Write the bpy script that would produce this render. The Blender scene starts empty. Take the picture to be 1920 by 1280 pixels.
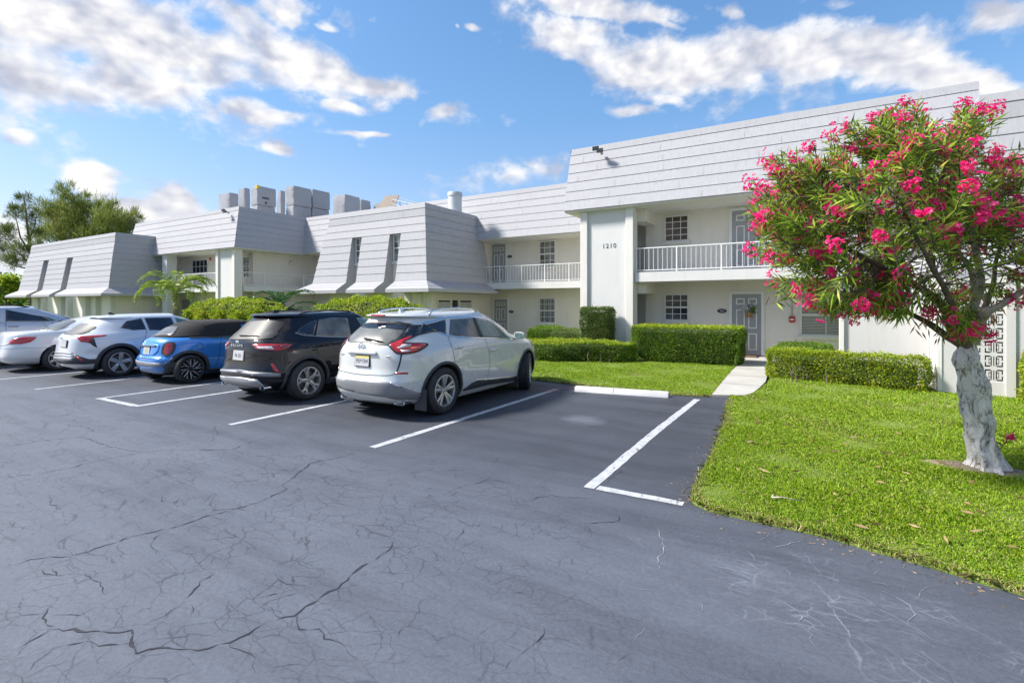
import bpy, bmesh, math, random
import numpy as np
from mathutils import Vector, Matrix, geometry
from mathutils.bvhtree import BVHTree
R = math.radians
rnd = random.Random(7)
SC = bpy.context.scene
COL = SC.collection

# ------------------------------------------------------------------ helpers
def tag(o, label=None, cat=None, group=None, kind=None):
    if label: o['label'] = label
    if cat: o['category'] = cat
    if group: o['group'] = group
    if kind: o['kind'] = kind
    return o

def empty(name, loc=(0, 0, 0), rz=0.0):
    o = bpy.data.objects.new(name, None)
    o.empty_display_size = 0.2
    o.location = loc
    o.rotation_euler = (0, 0, rz)
    COL.objects.link(o)
    return o

class MB:
    """collects vertices and faces, builds ONE mesh object"""
    def __init__(self):
        self.v = []; self.f = []; self.mi = []; self.cur = 0
    def add(self, vs, fs):
        b = len(self.v)
        self.v += [tuple(p) for p in vs]
        for f in fs:
            self.f.append(tuple(i + b for i in f)); self.mi.append(self.cur)
        return self
    def quad(self, a, b, c, d): return self.add([a, b, c, d], [(0, 1, 2, 3)])
    def box(self, x0, x1, y0, y1, z0, z1):
        v = [(x0, y0, z0), (x1, y0, z0), (x1, y1, z0), (x0, y1, z0), (x0, y0, z1), (x1, y0, z1), (x1, y1, z1), (x0, y1, z1)]
        return self.add(v, [(3, 2, 1, 0), (4, 5, 6, 7), (0, 1, 5, 4), (1, 2, 6, 5), (2, 3, 7, 6), (3, 0, 4, 7)])
    def bbox(self, x0, x1, y0, y1, z0, z1, b=0.01):
        """box with chamfered edges (top/bottom and vertical)"""
        pts = []
        for z, i in ((z0, b), (z0 + b, 0), (z1 - b, 0), (z1, b)):
            pts += [(x0 + i + b, y0 + i, z), (x1 - i - b, y0 + i, z), (x1 - i, y0 + i + b, z), (x1 - i, y1 - i - b, z),
                    (x1 - i - b, y1 - i, z), (x0 + i + b, y1 - i, z), (x0 + i, y1 - i - b, z), (x0 + i, y0 + i + b, z)]
        fs = [tuple(range(7, -1, -1)), tuple(range(24, 32))]
        for k in range(3):
            for i in range(8):
                j = (i + 1) % 8
                fs.append((k * 8 + i, k * 8 + j, k * 8 + 8 + j, k * 8 + 8 + i))
        return self.add(pts, fs)
    def prism(self, poly, z0, z1):
        n = len(poly)
        v = [(p[0], p[1], z0) for p in poly] + [(p[0], p[1], z1) for p in poly]
        f = [tuple(range(n - 1, -1, -1)), tuple(range(n, 2 * n))]
        f += [(i, (i + 1) % n, n + (i + 1) % n, n + i) for i in range(n)]
        return self.add(v, f)
    def loft(self, rings, closed=True, cap0=True, cap1=True):
        n = len(rings[0]); v = []; f = []
        for r in rings: v += list(r)
        for k in range(len(rings) - 1):
            for i in range(n if closed else n - 1):
                j = (i + 1) % n
                f.append((k * n + i, k * n + j, (k + 1) * n + j, (k + 1) * n + i))
        if cap0: f.append(tuple(range(n - 1, -1, -1)))
        if cap1: f.append(tuple((len(rings) - 1) * n + i for i in range(n)))
        return self.add(v, f)
    def tube(self, path, rad, n=6, caps=True):
        path = [Vector(p) for p in path]
        if not hasattr(rad, '__len__'): rad = [rad] * len(path)
        rings = []
        up = None
        for i, p in enumerate(path):
            d = (path[min(i + 1, len(path) - 1)] - path[max(i - 1, 0)])
            if d.length < 1e-9: d = Vector((0, 0, 1))
            d.normalize()
            if up is None:
                up = Vector((0, 0, 1)) if abs(d.z) < 0.9 else Vector((1, 0, 0))
            a = d.cross(up)
            if a.length < 1e-6: a = d.orthogonal()
            a.normalize(); b = a.cross(d).normalized(); up = b
            rings.append([p + (a * math.cos(2 * math.pi * k / n) + b * math.sin(2 * math.pi * k / n)) * rad[i] for k in range(n)])
        return self.loft(rings, True, caps, caps)
    def cyl(self, c, axis, r, h, n=24, r2=None):
        c = Vector(c); ax = Vector(axis).normalized(); a = ax.orthogonal().normalized(); b = ax.cross(a)
        r2 = r if r2 is None else r2
        ring = lambda q, rr: [q + (a * math.cos(2 * math.pi * k / n) + b * math.sin(2 * math.pi * k / n)) * rr for k in range(n)]
        return self.loft([ring(c, r), ring(c + ax * h, r2)])
    def lathe(self, prof, c, axis, n=32):
        """prof: (radius, along)"""
        c = Vector(c); ax = Vector(axis).normalized(); a = ax.orthogonal().normalized(); b = ax.cross(a)
        rings = [[c + ax * h + (a * math.cos(2 * math.pi * k / n) + b * math.sin(2 * math.pi * k / n)) * r for k in range(n)] for r, h in prof]
        return self.loft(rings, True, False, False)
    def build(self, name, mat=None, parent=None, smooth=False, angle=None):
        me = bpy.data.meshes.new(name)
        me.from_pydata(self.v, [], self.f)
        mats = mat if isinstance(mat, (list, tuple)) else [mat]
        for m in mats:
            if m: me.materials.append(m)
        if len(mats) > 1: me.polygons.foreach_set('material_index', self.mi)
        bm = bmesh.new(); bm.from_mesh(me); bmesh.ops.recalc_face_normals(bm, faces=bm.faces); bm.to_mesh(me); bm.free()
        if smooth:
            me.polygons.foreach_set('use_smooth', [True] * len(me.polygons))
            if angle is not None: me.set_sharp_from_angle(angle=R(angle))
        me.update()
        o = bpy.data.objects.new(name, me); COL.objects.link(o)
        if parent: o.parent = parent
        return o

def np_mesh(name, verts, loops, sizes, mat, parent=None, smooth=False):
    """fast mesh from numpy: verts (n,3), flat loop index array, polygon sizes"""
    me = bpy.data.meshes.new(name)
    me.vertices.add(len(verts)); me.vertices.foreach_set('co', np.asarray(verts, dtype=np.float32).ravel())
    me.loops.add(len(loops)); me.loops.foreach_set('vertex_index', np.asarray(loops, dtype=np.int32))
    sizes = np.asarray(sizes, dtype=np.int32)
    me.polygons.add(len(sizes))
    starts = np.concatenate([[0], np.cumsum(sizes)[:-1]]).astype(np.int32)
    me.polygons.foreach_set('loop_start', starts)
    me.polygons.foreach_set('loop_total', sizes)
    if smooth: me.polygons.foreach_set('use_smooth', np.ones(len(sizes), dtype=bool))
    me.update(calc_edges=True)
    for m in (mat if isinstance(mat, (list, tuple)) else [mat]): me.materials.append(m)
    o = bpy.data.objects.new(name, me); COL.objects.link(o)
    if parent: o.parent = parent
    return o

def text_mesh(name, body, size, mat, M, parent=None, depth=0.004, spacing=1.0, bold=0.0):
    cu = bpy.data.curves.new(name, 'FONT'); cu.body = body; cu.size = size; cu.extrude = depth
    cu.align_x = 'CENTER'; cu.align_y = 'CENTER'; cu.space_character = spacing; cu.offset = bold
    tmp = bpy.data.objects.new(name + '_tmp', cu); COL.objects.link(tmp)
    dg = bpy.context.evaluated_depsgraph_get()
    me = bpy.data.meshes.new_from_object(tmp.evaluated_get(dg))
    bpy.data.objects.remove(tmp); bpy.data.curves.remove(cu)
    me.transform(M); me.materials.clear(); me.materials.append(mat); me.name = name
    o = bpy.data.objects.new(name, me); COL.objects.link(o)
    if parent: o.parent = parent
    return o

# ------------------------------------------------------------------ materials
def new_mat(name):
    m = bpy.data.materials.new(name); m.use_nodes = True
    nt = m.node_tree; nt.nodes.clear()
    out = nt.nodes.new('ShaderNodeOutputMaterial')
    p = nt.nodes.new('ShaderNodeBsdfPrincipled')
    nt.links.new(p.outputs[0], out.inputs[0])
    return m, nt, p, out

def N(nt, typ, **kw):
    n = nt.nodes.new(typ)
    for k, v in kw.items():
        if k.startswith('_'): setattr(n, k[1:], v)
        else:
            key = int(k[1:]) if k[0] == 'i' and k[1:].isdigit() else k.replace('_', ' ')
            n.inputs[key].default_value = v
    return n

def mth(nt, op, a, b=None, c=None, clamp=False):
    n = nt.nodes.new('ShaderNodeMath'); n.operation = op; n.use_clamp = clamp
    for i, x in enumerate((a, b, c)):
        if x is None: continue
        if isinstance(x, (int, float)): n.inputs[i].default_value = x
        else: nt.links.new(x, n.inputs[i])
    return n.outputs[0]

def ramp(nt, fac, stops, interp='LINEAR'):
    n = nt.nodes.new('ShaderNodeValToRGB'); n.color_ramp.interpolation = interp
    e = n.color_ramp.elements
    while len(e) < len(stops): e.new(0.5)
    for el, (p, c) in zip(e, stops):
        el.position = p; el.color = c if len(c) == 4 else (*c, 1)
    nt.links.new(fac, n.inputs[0]); return n.outputs[0]

def mixc(nt, fac, a, b, typ='MIX'):
    n = nt.nodes.new('ShaderNodeMix'); n.data_type = 'RGBA'; n.blend_type = typ
    for i, x in ((0, fac), (6, a), (7, b)):
        if isinstance(x, (int, float)): n.inputs[i].default_value = x
        elif isinstance(x, tuple): n.inputs[i].default_value = (*x, 1) if len(x) == 3 else x
        else: nt.links.new(x, n.inputs[i])
    return n.outputs[2]

def coords(nt, scale=(1, 1, 1), kind='Object'):
    tc = nt.nodes.new('ShaderNodeTexCoord'); mp = nt.nodes.new('ShaderNodeMapping')
    mp.inputs['Scale'].default_value = scale
    nt.links.new(tc.outputs[kind], mp.inputs[0]); return mp.outputs[0]

def noise(nt, vec, scale, detail=4, rough=0.55, dist=0.0):
    n = nt.nodes.new('ShaderNodeTexNoise'); n.inputs['Scale'].default_value = scale
    n.inputs['Detail'].default_value = detail; n.inputs['Roughness'].default_value = rough
    n.inputs['Distortion'].default_value = dist
    nt.links.new(vec, n.inputs['Vector']); return n.outputs[0]

def bump(nt, p, h, strength=0.3, dist=0.01):
    b = nt.nodes.new('ShaderNodeBump'); b.inputs['Strength'].default_value = strength; b.inputs['Distance'].default_value = dist
    nt.links.new(h, b.inputs['Height']); nt.links.new(b.outputs[0], p.inputs['Normal'])

def sm(name, col, rough=0.6, metal=0.0, coat=0.0, var=0.12, nscale=6.0, bmp=0.0, bscale=60.0, spec=0.5, stretch=(1, 1, 1)):
    """plain surface with a noise-varied colour and optional bump"""
    m, nt, p, o = new_mat(name)
    v = coords(nt, stretch)
    if var > 0:
        f = noise(nt, v, nscale, 5, 0.6)
        lo = tuple(c * (1 - var) for c in col); hi = tuple(min(1, c * (1 + var)) for c in col)
        nt.links.new(ramp(nt, f, [(0.3, lo), (0.7, hi)]), p.inputs['Base Color'])
    else: p.inputs['Base Color'].default_value = (*col, 1)
    p.inputs['Roughness'].default_value = rough; p.inputs['Metallic'].default_value = metal
    p.inputs['Coat Weight'].default_value = coat; p.inputs['Coat Roughness'].default_value = 0.04
    p.inputs['Specular IOR Level'].default_value = spec
    if bmp > 0: bump(nt, p, noise(nt, v, bscale, 3, 0.6), bmp, 0.01)
    return m

def leaf_mat(name, stops, rough=0.45, trans=0.35, spec=0.35):
    """colour differs leaf by leaf (random per island)"""
    m, nt, p, out = new_mat(name)
    g = nt.nodes.new('ShaderNodeNewGeometry')
    c = ramp(nt, g.outputs['Random Per Island'], stops)
    nt.links.new(c, p.inputs['Base Color']); p.inputs['Roughness'].default_value = rough
    p.inputs['Specular IOR Level'].default_value = spec
    t = nt.nodes.new('ShaderNodeBsdfTranslucent'); nt.links.new(c, t.inputs[0])
    mx = nt.nodes.new('ShaderNodeMixShader'); mx.inputs[0].default_value = trans
    nt.links.new(p.outputs[0], mx.inputs[1]); nt.links.new(t.outputs[0], mx.inputs[2]); nt.links.new(mx.outputs[0], out.inputs[0])
    return m

M = {}
# stucco: cream, faint stains
def stucco(name, col):
    m, nt, p, o = new_mat(name)
    v = coords(nt)
    big = noise(nt, v, 0.7, 5, 0.6); st = noise(nt, coords(nt, (1.6, 1.6, 0.25)), 2.2, 4, 0.6)
    c = ramp(nt, big, [(0.3, tuple(x * 0.93 for x in col)), (0.7, col)])
    c2 = mixc(nt, mth(nt, 'MULTIPLY', ramp(nt, st, [(0.50, (0, 0, 0)), (0.75, (1, 1, 1))]), 0.42), c, tuple(x * 0.8 for x in (col[0], col[1] * .98, col[2] * .93)))
    nt.links.new(c2, p.inputs['Base Color']); p.inputs['Roughness'].default_value = 0.85
    bump(nt, p, noise(nt, v, 90, 4, 0.7), 0.35, 0.006)
    return m
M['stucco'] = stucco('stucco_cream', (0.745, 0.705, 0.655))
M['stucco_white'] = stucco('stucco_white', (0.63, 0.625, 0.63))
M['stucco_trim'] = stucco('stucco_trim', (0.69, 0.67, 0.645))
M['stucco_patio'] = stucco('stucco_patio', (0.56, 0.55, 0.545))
M['ceiling'] = stucco('ceiling_paint', (0.74, 0.715, 0.69))
def shingle(name, col):
    m, nt, p, o = new_mat(name)
    v = coords(nt, (1, 1, 1))
    stx = noise(nt, coords(nt, (5.0, 5.0, 0.35)), 3.0, 5, 0.65); big = noise(nt, v, 0.5, 4, 0.6)
    c = ramp(nt, stx, [(0.25, tuple(x * 0.86 for x in col)), (0.52, col), (0.8, tuple(x * 1.08 for x in col))])
    c = mixc(nt, ramp(nt, big, [(0.4, (0, 0, 0)), (0.75, (.35, .35, .35))]), c, tuple(x * 0.88 for x in col))
    nt.links.new(c, p.inputs['Base Color']); p.inputs['Roughness'].default_value = 0.75
    bump(nt, p, noise(nt, coords(nt, (30, 30, 6)), 4.0, 4, 0.7), 0.25, 0.006)
    return m
M['shingle'] = shingle('mansard_board', (0.355, 0.355, 0.382))
M['joint'] = sm('board_joint', (.24, .24, .26), .9)
M['trim_white'] = sm('trim_white', (0.70, 0.70, 0.69), 0.5, var=0.05)
M['rail_white'] = sm('railing_white', (0.72, 0.73, 0.74), 0.4, var=0.03)
M['door_grey'] = sm('door_grey', (0.29, 0.30, 0.325), 0.45, var=0.06, nscale=3)
M['roof_flat'] = sm('flat_roof', (0.45, 0.45, 0.45), 0.9)
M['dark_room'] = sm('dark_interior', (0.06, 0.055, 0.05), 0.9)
M['metal_grey'] = sm('grey_metal', (0.35, 0.36, 0.38), 0.4, 0.6, var=0.08)
M['dark_metal'] = sm('dark_metal', (0.05, 0.05, 0.055), 0.45, 0.3)
M['black'] = sm('black_plastic', (0.015, 0.015, 0.017), 0.5, var=0.1)
M['chrome'] = sm('chrome', (0.75, 0.76, 0.78), 0.12, 1.0, var=0.02)
M['concrete'] = sm('pale_concrete', (0.52, 0.50, 0.46), 0.9, var=0.1, nscale=2.0, bmp=0.2, bscale=80)
M['red'] = sm('red_paint', (0.42, 0.03, 0.03), 0.4)
def pane_mat(name, lo, hi, sc=1.3):
    m, nt, p, o = new_mat(name)
    f = noise(nt, coords(nt), sc, 3, 0.6)
    nt.links.new(ramp(nt, f, [(0.35, lo), (0.65, hi)]), p.inputs['Base Color'])
    p.inputs['Roughness'].default_value = 0.05; p.inputs['Specular IOR Level'].default_value = 0.35
    return m
M['pane_dark'] = pane_mat('window_glass_dark', (0.012, 0.016, 0.024), (0.05, 0.055, 0.06))
M['pane_mid'] = pane_mat('window_glass_curtained', (0.04, 0.05, 0.05), (0.32, 0.33, 0.33))
M['pane_brown'] = pane_mat('window_glass_brown', (0.05, 0.035, 0.03), (0.12, 0.085, 0.075))
M['pane_blue'] = pane_mat('window_glass_blue', (0.008, 0.012, 0.035), (0.03, 0.035, 0.07))
def blind_mat():
    m, nt, p, o = new_mat('window_blinds')
    w = nt.nodes.new('ShaderNodeTexWave'); w.bands_direction = 'Z'; w.inputs['Scale'].default_value = 6.5; w.inputs['Distortion'].default_value = 0.3
    nt.links.new(coords(nt), w.inputs[0])
    nt.links.new(ramp(nt, w.outputs[1], [(0.2, (.13, .125, .12)), (0.7, (.42, .41, .40))]), p.inputs['Base Color'])
    p.inputs['Roughness'].default_value = 0.15
    return m
M['pane_blinds'] = blind_mat()
def vert_blind():
    m, nt, p, o = new_mat('window_vertical_blinds')
    w = nt.nodes.new('ShaderNodeTexWave'); w.bands_direction = 'X'; w.inputs['Scale'].default_value = 3.2; w.inputs['Distortion'].default_value = 0.6
    nt.links.new(coords(nt), w.inputs[0])
    nt.links.new(ramp(nt, w.outputs[1], [(0.25, (.03, .03, .035)), (0.75, (.30, .32, .33))]), p.inputs['Base Color'])
    p.inputs['Roughness'].default_value = 0.1
    return m
M['pane_vblinds'] = vert_blind()
CLOUD_BANKS = [(-67.5, 22.9, 15.4, 3.4, 4.0, 1.05), (-53.5, 24.4, 8.8, 2.0, -13.0, 1.0), (-46.6, 23.1, 6.2, 1.2, -8.0, 1.0), (-73.2, 18.1, 7.1, 4.5, 14.0, 0.75), (-59.4, 19.4, 3.3, 1.3, 4.0, 0.9), (-56.3, 18.8, 3.8, 0.8, 5.0, 0.9), (-48.2, 20.7, 2.3, 0.7, -2.0, 0.85), (-38.9, 20.2, 2.5, 1.0, 20.0, 0.85), (-46.6, 18.2, 3.4, 0.4, -1.0, 0.75), (-55.6, 16.1, 1.5, 0.6, -20.0, 0.8), (-75.1, 16.0, 1.6, 1.9, 14.0, 0.8), (-75.3, 12.9, 1.4, 1.1, 12.0, 0.75), (-65.5, 19.4, 7.3, 2.4, -5.0, 0.9), (-58.0, 26.5, 5.6, 1.2, -13.0, 0.7), (-55.1, 27.9, 2.2, 1.3, -8.0, 0.9), (-50.9, 27.5, 1.3, 0.4, -9.0, 0.7), (-70.1, 10.7, 1.3, 1.3, 8.0, 1.5), (-67.7, 8.9, 2.2, 0.7, 6.0, 1.3), (-64.6, 9.1, 2.3, 1.6, 17.0, 1.5), (-63.8, 10.2, 1.3, 1.1, 6.0, 1.4), (-66.1, 8.4, 2.1, 1.1, 6.0, 1.4), (-23.4, 27.3, 7.0, 1.8, -16.0, 0.95), (-11.5, 24.4, 10.2, 2.8, -13.0, 1.15), (-1.0, 23.1, 9.4, 2.3, -15.0, 1.15), (6.9, 20.7, 6.5, 1.8, -27.0, 1.1), (12.5, 18.1, 3.6, 1.1, -22.0, 1.05), (-16.5, 23.5, 3.4, 1.0, -23.0, 0.7), (-21.1, 30.2, 9.7, 1.1, -11.0, 0.95), (-14.8, 28.5, 4.5, 0.5, -23.0, 0.8), (-7.7, 27.8, 1.7, 0.6, -18.0, 0.85), (2.1, 26.1, 3.8, 0.6, -15.0, 0.52), (13.2, 22.8, 2.4, 1.3, -19.0, 1.0), (-16.5, 20.6, 2.5, 0.5, -9.0, 0.8), (-2.4, 18.4, 4.9, 0.7, -2.0, 0.55), (-30.7, 14.8, 6.6, 1.7, 3.0, 0.5), (-13.4, 21.2, 2.2, 0.7, -6.0, 0.6), (-35.5, 28.8, 0.7, 0.4, 2.0, 0.8), (-37.0, 28.6, 0.4, 0.3, 3.0, 0.6), (-76.0, 4.3, 1.9, 2.5, 4.0, 0.9)]
SKY_GAIN = 1.18
EXPOSURE = 1.20
SUN_E = 3.7
CLOUD_GAIN = 4.7
SKY_TINT = [(0.0, (.80, .80, .88)), (0.12, (.80, .84, .95)), (0.34, (0.62, .86, 1.05)), (0.6, (.6, .88, 1.1))]
SKY_ROLL = (.10, .10, .08)
CRACKS_DARK = [(0.009,[(-4.74,1.18),(-4.71,1.32),(-4.54,1.49),(-4.52,1.67),(-4.52,1.84),(-4.4,2.01),(-4.36,2.18),(-4.33,2.44),(-4.32,2.67),(-4.31,2.87),(-4.37,3.1),(-4.49,3.14),(-4.58,3.26),(-4.74,3.54),(-4.85,3.79),(-4.74,4.12),(-4.75,4.28)]),(0.01,[(-3.6,1.11),(-3.45,1.18),(-3.3,1.27),(-3.21,1.34),(-3.13,1.34),(-3.06,1.26),(-2.97,1.25),(-2.92,1.33),(-2.73,1.42),(-2.65,1.54),(-2.62,1.67),(-2.62,1.78),(-2.57,1.86),(-2.59,2.02),(-2.57,2.17),(-2.59,2.32),(-2.63,2.54),(-2.69,2.7),(-2.74,2.85)]),(0.008,[(-3.6,1.11),(-3.76,1.13),(-3.86,1.15)]),(0.007,[(-2.64,1.54),(-2.47,1.53),(-2.4,1.55),(-2.31,1.48)]),(0.007,[(-2.56,1.86),(-2.42,1.8),(-2.33,1.84),(-2.24,1.78),(-2.08,1.81),(-1.95,1.8)]),(0.008,[(-7.17,1.79),(-7.01,2.16),(-6.98,2.63),(-6.98,2.95),(-6.57,3.29),(-6.13,3.59),(-6.22,3.89),(-6.29,4.23)]),(0.007,[(-6.98,2.95),(-7.7,2.9),(-8.47,2.89),(-8.69,2.54),(-8.63,2.15)]),(0.006,[(-8.47,2.89),(-8.72,3.12),(-9.21,3.2)]),(0.006,[(-3.24,1.61),(-3.28,1.64),(-3.37,1.78),(-3.42,1.93),(-3.45,2.01)]),(0.006,[(-3.24,1.61),(-3.18,1.48),(-3.17,1.37)]),(0.008,[(-3.52,0.88),(-3.55,0.99),(-3.6,1.11)]),(0.007,[(-3.27,0.94),(-3.38,1.04),(-3.3,1.15),(-3.12,1.23),(-3.06,1.26)]),(0.006,[(-3.07,1.1),(-3.16,1.21)]),(0.006,[(-11.64,3.48),(-10.5,3.51),(-10.29,3.17)]),(0.006,[(-12.27,4.0),(-11.82,3.95),(-11.37,3.78)]),(0.006,[(-10.09,2.94),(-9.79,2.95),(-9.5,2.84)]),(0.006,[(-4.5,1.39),(-4.37,1.3),(-4.28,1.33),(-4.47,1.36)]),(0.006,[(-4.16,1.46),(-3.97,1.42),(-3.75,1.4),(-3.71,1.51)]),(0.005,[(-4.01,1.63),(-4.09,1.71)]),(0.006,[(-4.29,1.62),(-4.2,1.63),(-4.15,1.59)]),(0.006,[(-3.92,0.98),(-3.9,1.06),(-3.82,1.15)]),(0.006,[(-3.22,0.86),(-3.21,0.97),(-3.19,1.04)]),(0.005,[(-3.54,1.76),(-3.6,1.82),(-3.54,1.91)]),(0.005,[(-4.49,1.12),(-4.44,1.22),(-4.45,1.31)]),(0.005,[(-2.9,1.79),(-2.93,1.83),(-2.86,1.98),(-2.77,2.05)]),(0.005,[(-2.97,3.78),(-2.92,3.97),(-2.85,4.18),(-2.91,4.42)]),(0.006,[(-2.58,3.39),(-2.48,3.33),(-2.38,3.3),(-2.26,3.43)]),(0.006,[(-2.38,3.3),(-2.29,3.09)]),(0.005,[(-3.25,2.87),(-3.13,2.88),(-2.98,2.83)]),(0.005,[(-1.91,2.01),(-1.93,2.1),(-1.9,2.15)]),(0.005,[(-2.33,2.44),(-2.44,2.45),(-2.38,2.54)]),(0.005,[(-2.67,3.33),(-2.59,3.41)]),(0.005,[(-5.27,2.49),(-5.07,2.31),(-4.85,2.34),(-4.99,2.47)]),(0.005,[(-6.11,1.84),(-5.61,1.78),(-5.57,1.74)]),(0.005,[(-5.13,2.1),(-5.29,2.25),(-5.25,2.39)]),(0.004,[(-2.63,1.95),(-2.62,2.09)]),(0.005,[(-3.07,1.57),(-3.17,1.63)]),(0.006,[(-3.6,1.33),(-3.61,1.23),(-3.72,1.12)]),(0.006,[(-1.3,2.0),(-1.3,2.07),(-1.3,2.19)]),(0.005,[(-6.66,3.62),(-7.14,3.98),(-7.58,4.16)]),(0.005,[(-6.13,3.59),(-5.75,3.56),(-5.43,3.63)]),(0.005,[(-3.06,4.75),(-3.11,5.0),(-3.13,5.24)]),(0.005,[(-3.99,1.82),(-4.33,1.9),(-4.37,2.09)]),(0.005,[(-2.79,1.68),(-2.8,1.79),(-2.8,1.88)]),(0.007,[(-1.29,2.18),(-1.28,2.32),(-1.28,2.49)]),(0.006,[(-2.22,3.98),(-2.11,4.29),(-1.89,4.3),(-1.7,4.42)]),(0.006,[(-1.64,3.84),(-1.49,3.92),(-1.39,4.03),(-1.45,4.21)]),(0.006,[(-0.83,2.44),(-0.79,2.53)]),(0.005,[(-0.8,2.93),(-0.77,2.98)]),(0.006,[(-1.77,4.74),(-1.79,5.28),(-1.6,5.15)]),(0.005,[(-1.59,4.68),(-1.42,4.82),(-1.36,4.98)]),(0.01,[(-1.01,4.86),(-1.0,5.03),(-1.0,5.46),(-1.02,6.18),(-1.05,6.95)]),(0.005,[(-1.6,2.69),(-1.48,2.75)])]
CRACKS_PALE = [(0.007,[(-1.27,4.29),(-1.19,4.18),(-1.11,4.2)]),(0.008,[(-1.06,4.08),(-0.93,3.82),(-0.92,3.62),(-0.87,3.42)]),(0.006,[(-1.01,3.15),(-0.91,3.15),(-0.82,3.16)]),(0.008,[(-0.45,4.05),(-0.38,3.98),(-0.33,3.88)]),(0.007,[(-0.32,4.08),(-0.21,4.13),(-0.07,4.32),(-0.03,4.42)]),(0.007,[(0.34,3.87),(0.41,3.84),(0.48,3.76),(0.5,3.68),(0.46,3.49)]),(0.006,[(0.06,4.22),(0.15,4.12),(0.19,4.08)]),(0.006,[(0.35,4.3),(0.4,4.21)]),(0.007,[(0.4,4.21),(0.31,4.0)]),(0.006,[(0.52,3.83),(0.62,4.01),(0.66,4.1)]),(0.005,[(0.7,4.04),(0.82,4.01)]),(0.006,[(0.8,4.19),(0.82,4.09)]),(0.007,[(-0.05,3.45),(-0.05,3.27),(0.0,3.17),(-0.0,3.04)]),(0.006,[(-0.54,3.01),(-0.56,3.15),(-0.6,3.19)]),(0.006,[(-0.71,3.04),(-0.57,3.03),(-0.47,3.05)]),(0.006,[(-0.96,2.49),(-0.89,2.45)]),(0.005,[(-1.09,2.48),(-1.02,2.49)]),(0.005,[(-0.81,2.59),(-0.82,2.68),(-0.82,2.82)]),(0.006,[(-0.09,2.83),(-0.02,2.8)]),(0.006,[(0.42,3.42),(0.52,3.38),(0.55,3.35)]),(0.006,[(0.25,3.98),(0.4,3.98),(0.45,3.94)]),(0.005,[(-0.38,4.24),(-0.24,4.47)]),(0.005,[(0.13,3.01),(0.26,3.02)]),(0.005,[(0.59,3.65),(0.67,3.73),(0.74,3.71)]),(0.006,[(-0.62,2.8),(-0.63,2.7)]),(0.005,[(-0.41,2.8),(-0.32,2.79)]),(0.006,[(0.7,3.44),(0.79,3.42)]),(0.006,[(0.69,3.86),(0.65,3.9)]),(0.006,[(-0.19,3.9),(-0.14,3.81),(-0.11,3.75)]),(0.006,[(0.01,4.19),(-0.1,4.08)]),(0.005,[(-0.46,3.74),(-0.37,3.71),(-0.32,3.82)]),(0.006,[(0.08,3.83),(0.15,3.98)]),(0.005,[(-1.22,3.79),(-1.16,3.73),(-1.1,3.74)])]
# ------------------------------------------------------------------ camera, sun, sky
F_PX, HOR, CAM_H = 948.0, 571.0, 1.78
CS, CC = 0.5099, 0.8602
cam = bpy.data.cameras.new('camera'); camo = bpy.data.objects.new('camera', cam); COL.objects.link(camo)
cam.sensor_width = 36.0; cam.lens = F_PX / 1920 * 36.0
cam.shift_y = -(640 - HOR) / 1920.0
cam.clip_start = 0.1; cam.clip_end = 3000
camo.location = (0, 0, CAM_H); camo.rotation_euler = (R(90), 0, math.asin(CS))
SC.camera = camo

SUN_EL, SUN_AZ = R(44), R(-121)     # azimuth measured from +Y towards +X
sd = bpy.data.lights.new('sun', 'SUN'); sd.energy = SUN_E if 'SUN_E' in globals() else 2.2; sd.angle = R(9.0); sd.color = (1.0, 0.95, 0.87)
so = bpy.data.objects.new('sun', sd); COL.objects.link(so)
dirv = Vector((math.sin(SUN_AZ) * math.cos(SUN_EL), math.cos(SUN_AZ) * math.cos(SUN_EL), math.sin(SUN_EL)))
so.rotation_euler = dirv.to_track_quat('Z', 'Y').to_euler(); so.location = dirv * 60

world = bpy.data.worlds.new('World'); SC.world = world; world.use_nodes = True
nt = world.node_tree; nt.nodes.clear()
wout = nt.nodes.new('ShaderNodeOutputWorld'); bg = nt.nodes.new('ShaderNodeBackground')
nt.links.new(bg.outputs[0], wout.inputs[0]); bg.inputs[1].default_value = 0.1
sky = nt.nodes.new('ShaderNodeTexSky'); sky.sky_type = 'NISHITA'; sky.sun_disc = False
sky.sun_elevation = SUN_EL; sky.sun_rotation = SUN_AZ; sky.air_density = 1.0; sky.dust_density = 0.6; sky.ozone_density = 2.0
tc = nt.nodes.new('ShaderNodeTexCoord')
sep = nt.nodes.new('ShaderNodeSeparateXYZ'); nt.links.new(tc.outputs['Generated'], sep.inputs[0])
dx, dy, dz = sep.outputs
azn = mth(nt, 'ARCTAN2', dx, dy); eln = mth(nt, 'ARCSINE', dz)
cmb = nt.nodes.new('ShaderNodeCombineXYZ'); nt.links.new(azn, cmb.inputs[0]); nt.links.new(eln, cmb.inputs[1])
def scl(vec, s, off=(0, 0, 0), rz=0):
    mp = nt.nodes.new('ShaderNodeMapping'); mp.inputs['Scale'].default_value = s; mp.inputs['Location'].default_value = off
    mp.inputs['Rotation'].default_value = (0, 0, rz)
    nt.links.new(vec, mp.inputs[0]); return mp.outputs[0]
# clouds: banks placed by azimuth / elevation in degrees (az, el, half width, half height, tilt, weight)
BANKS = CLOUD_BANKS
acc = None
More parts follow.
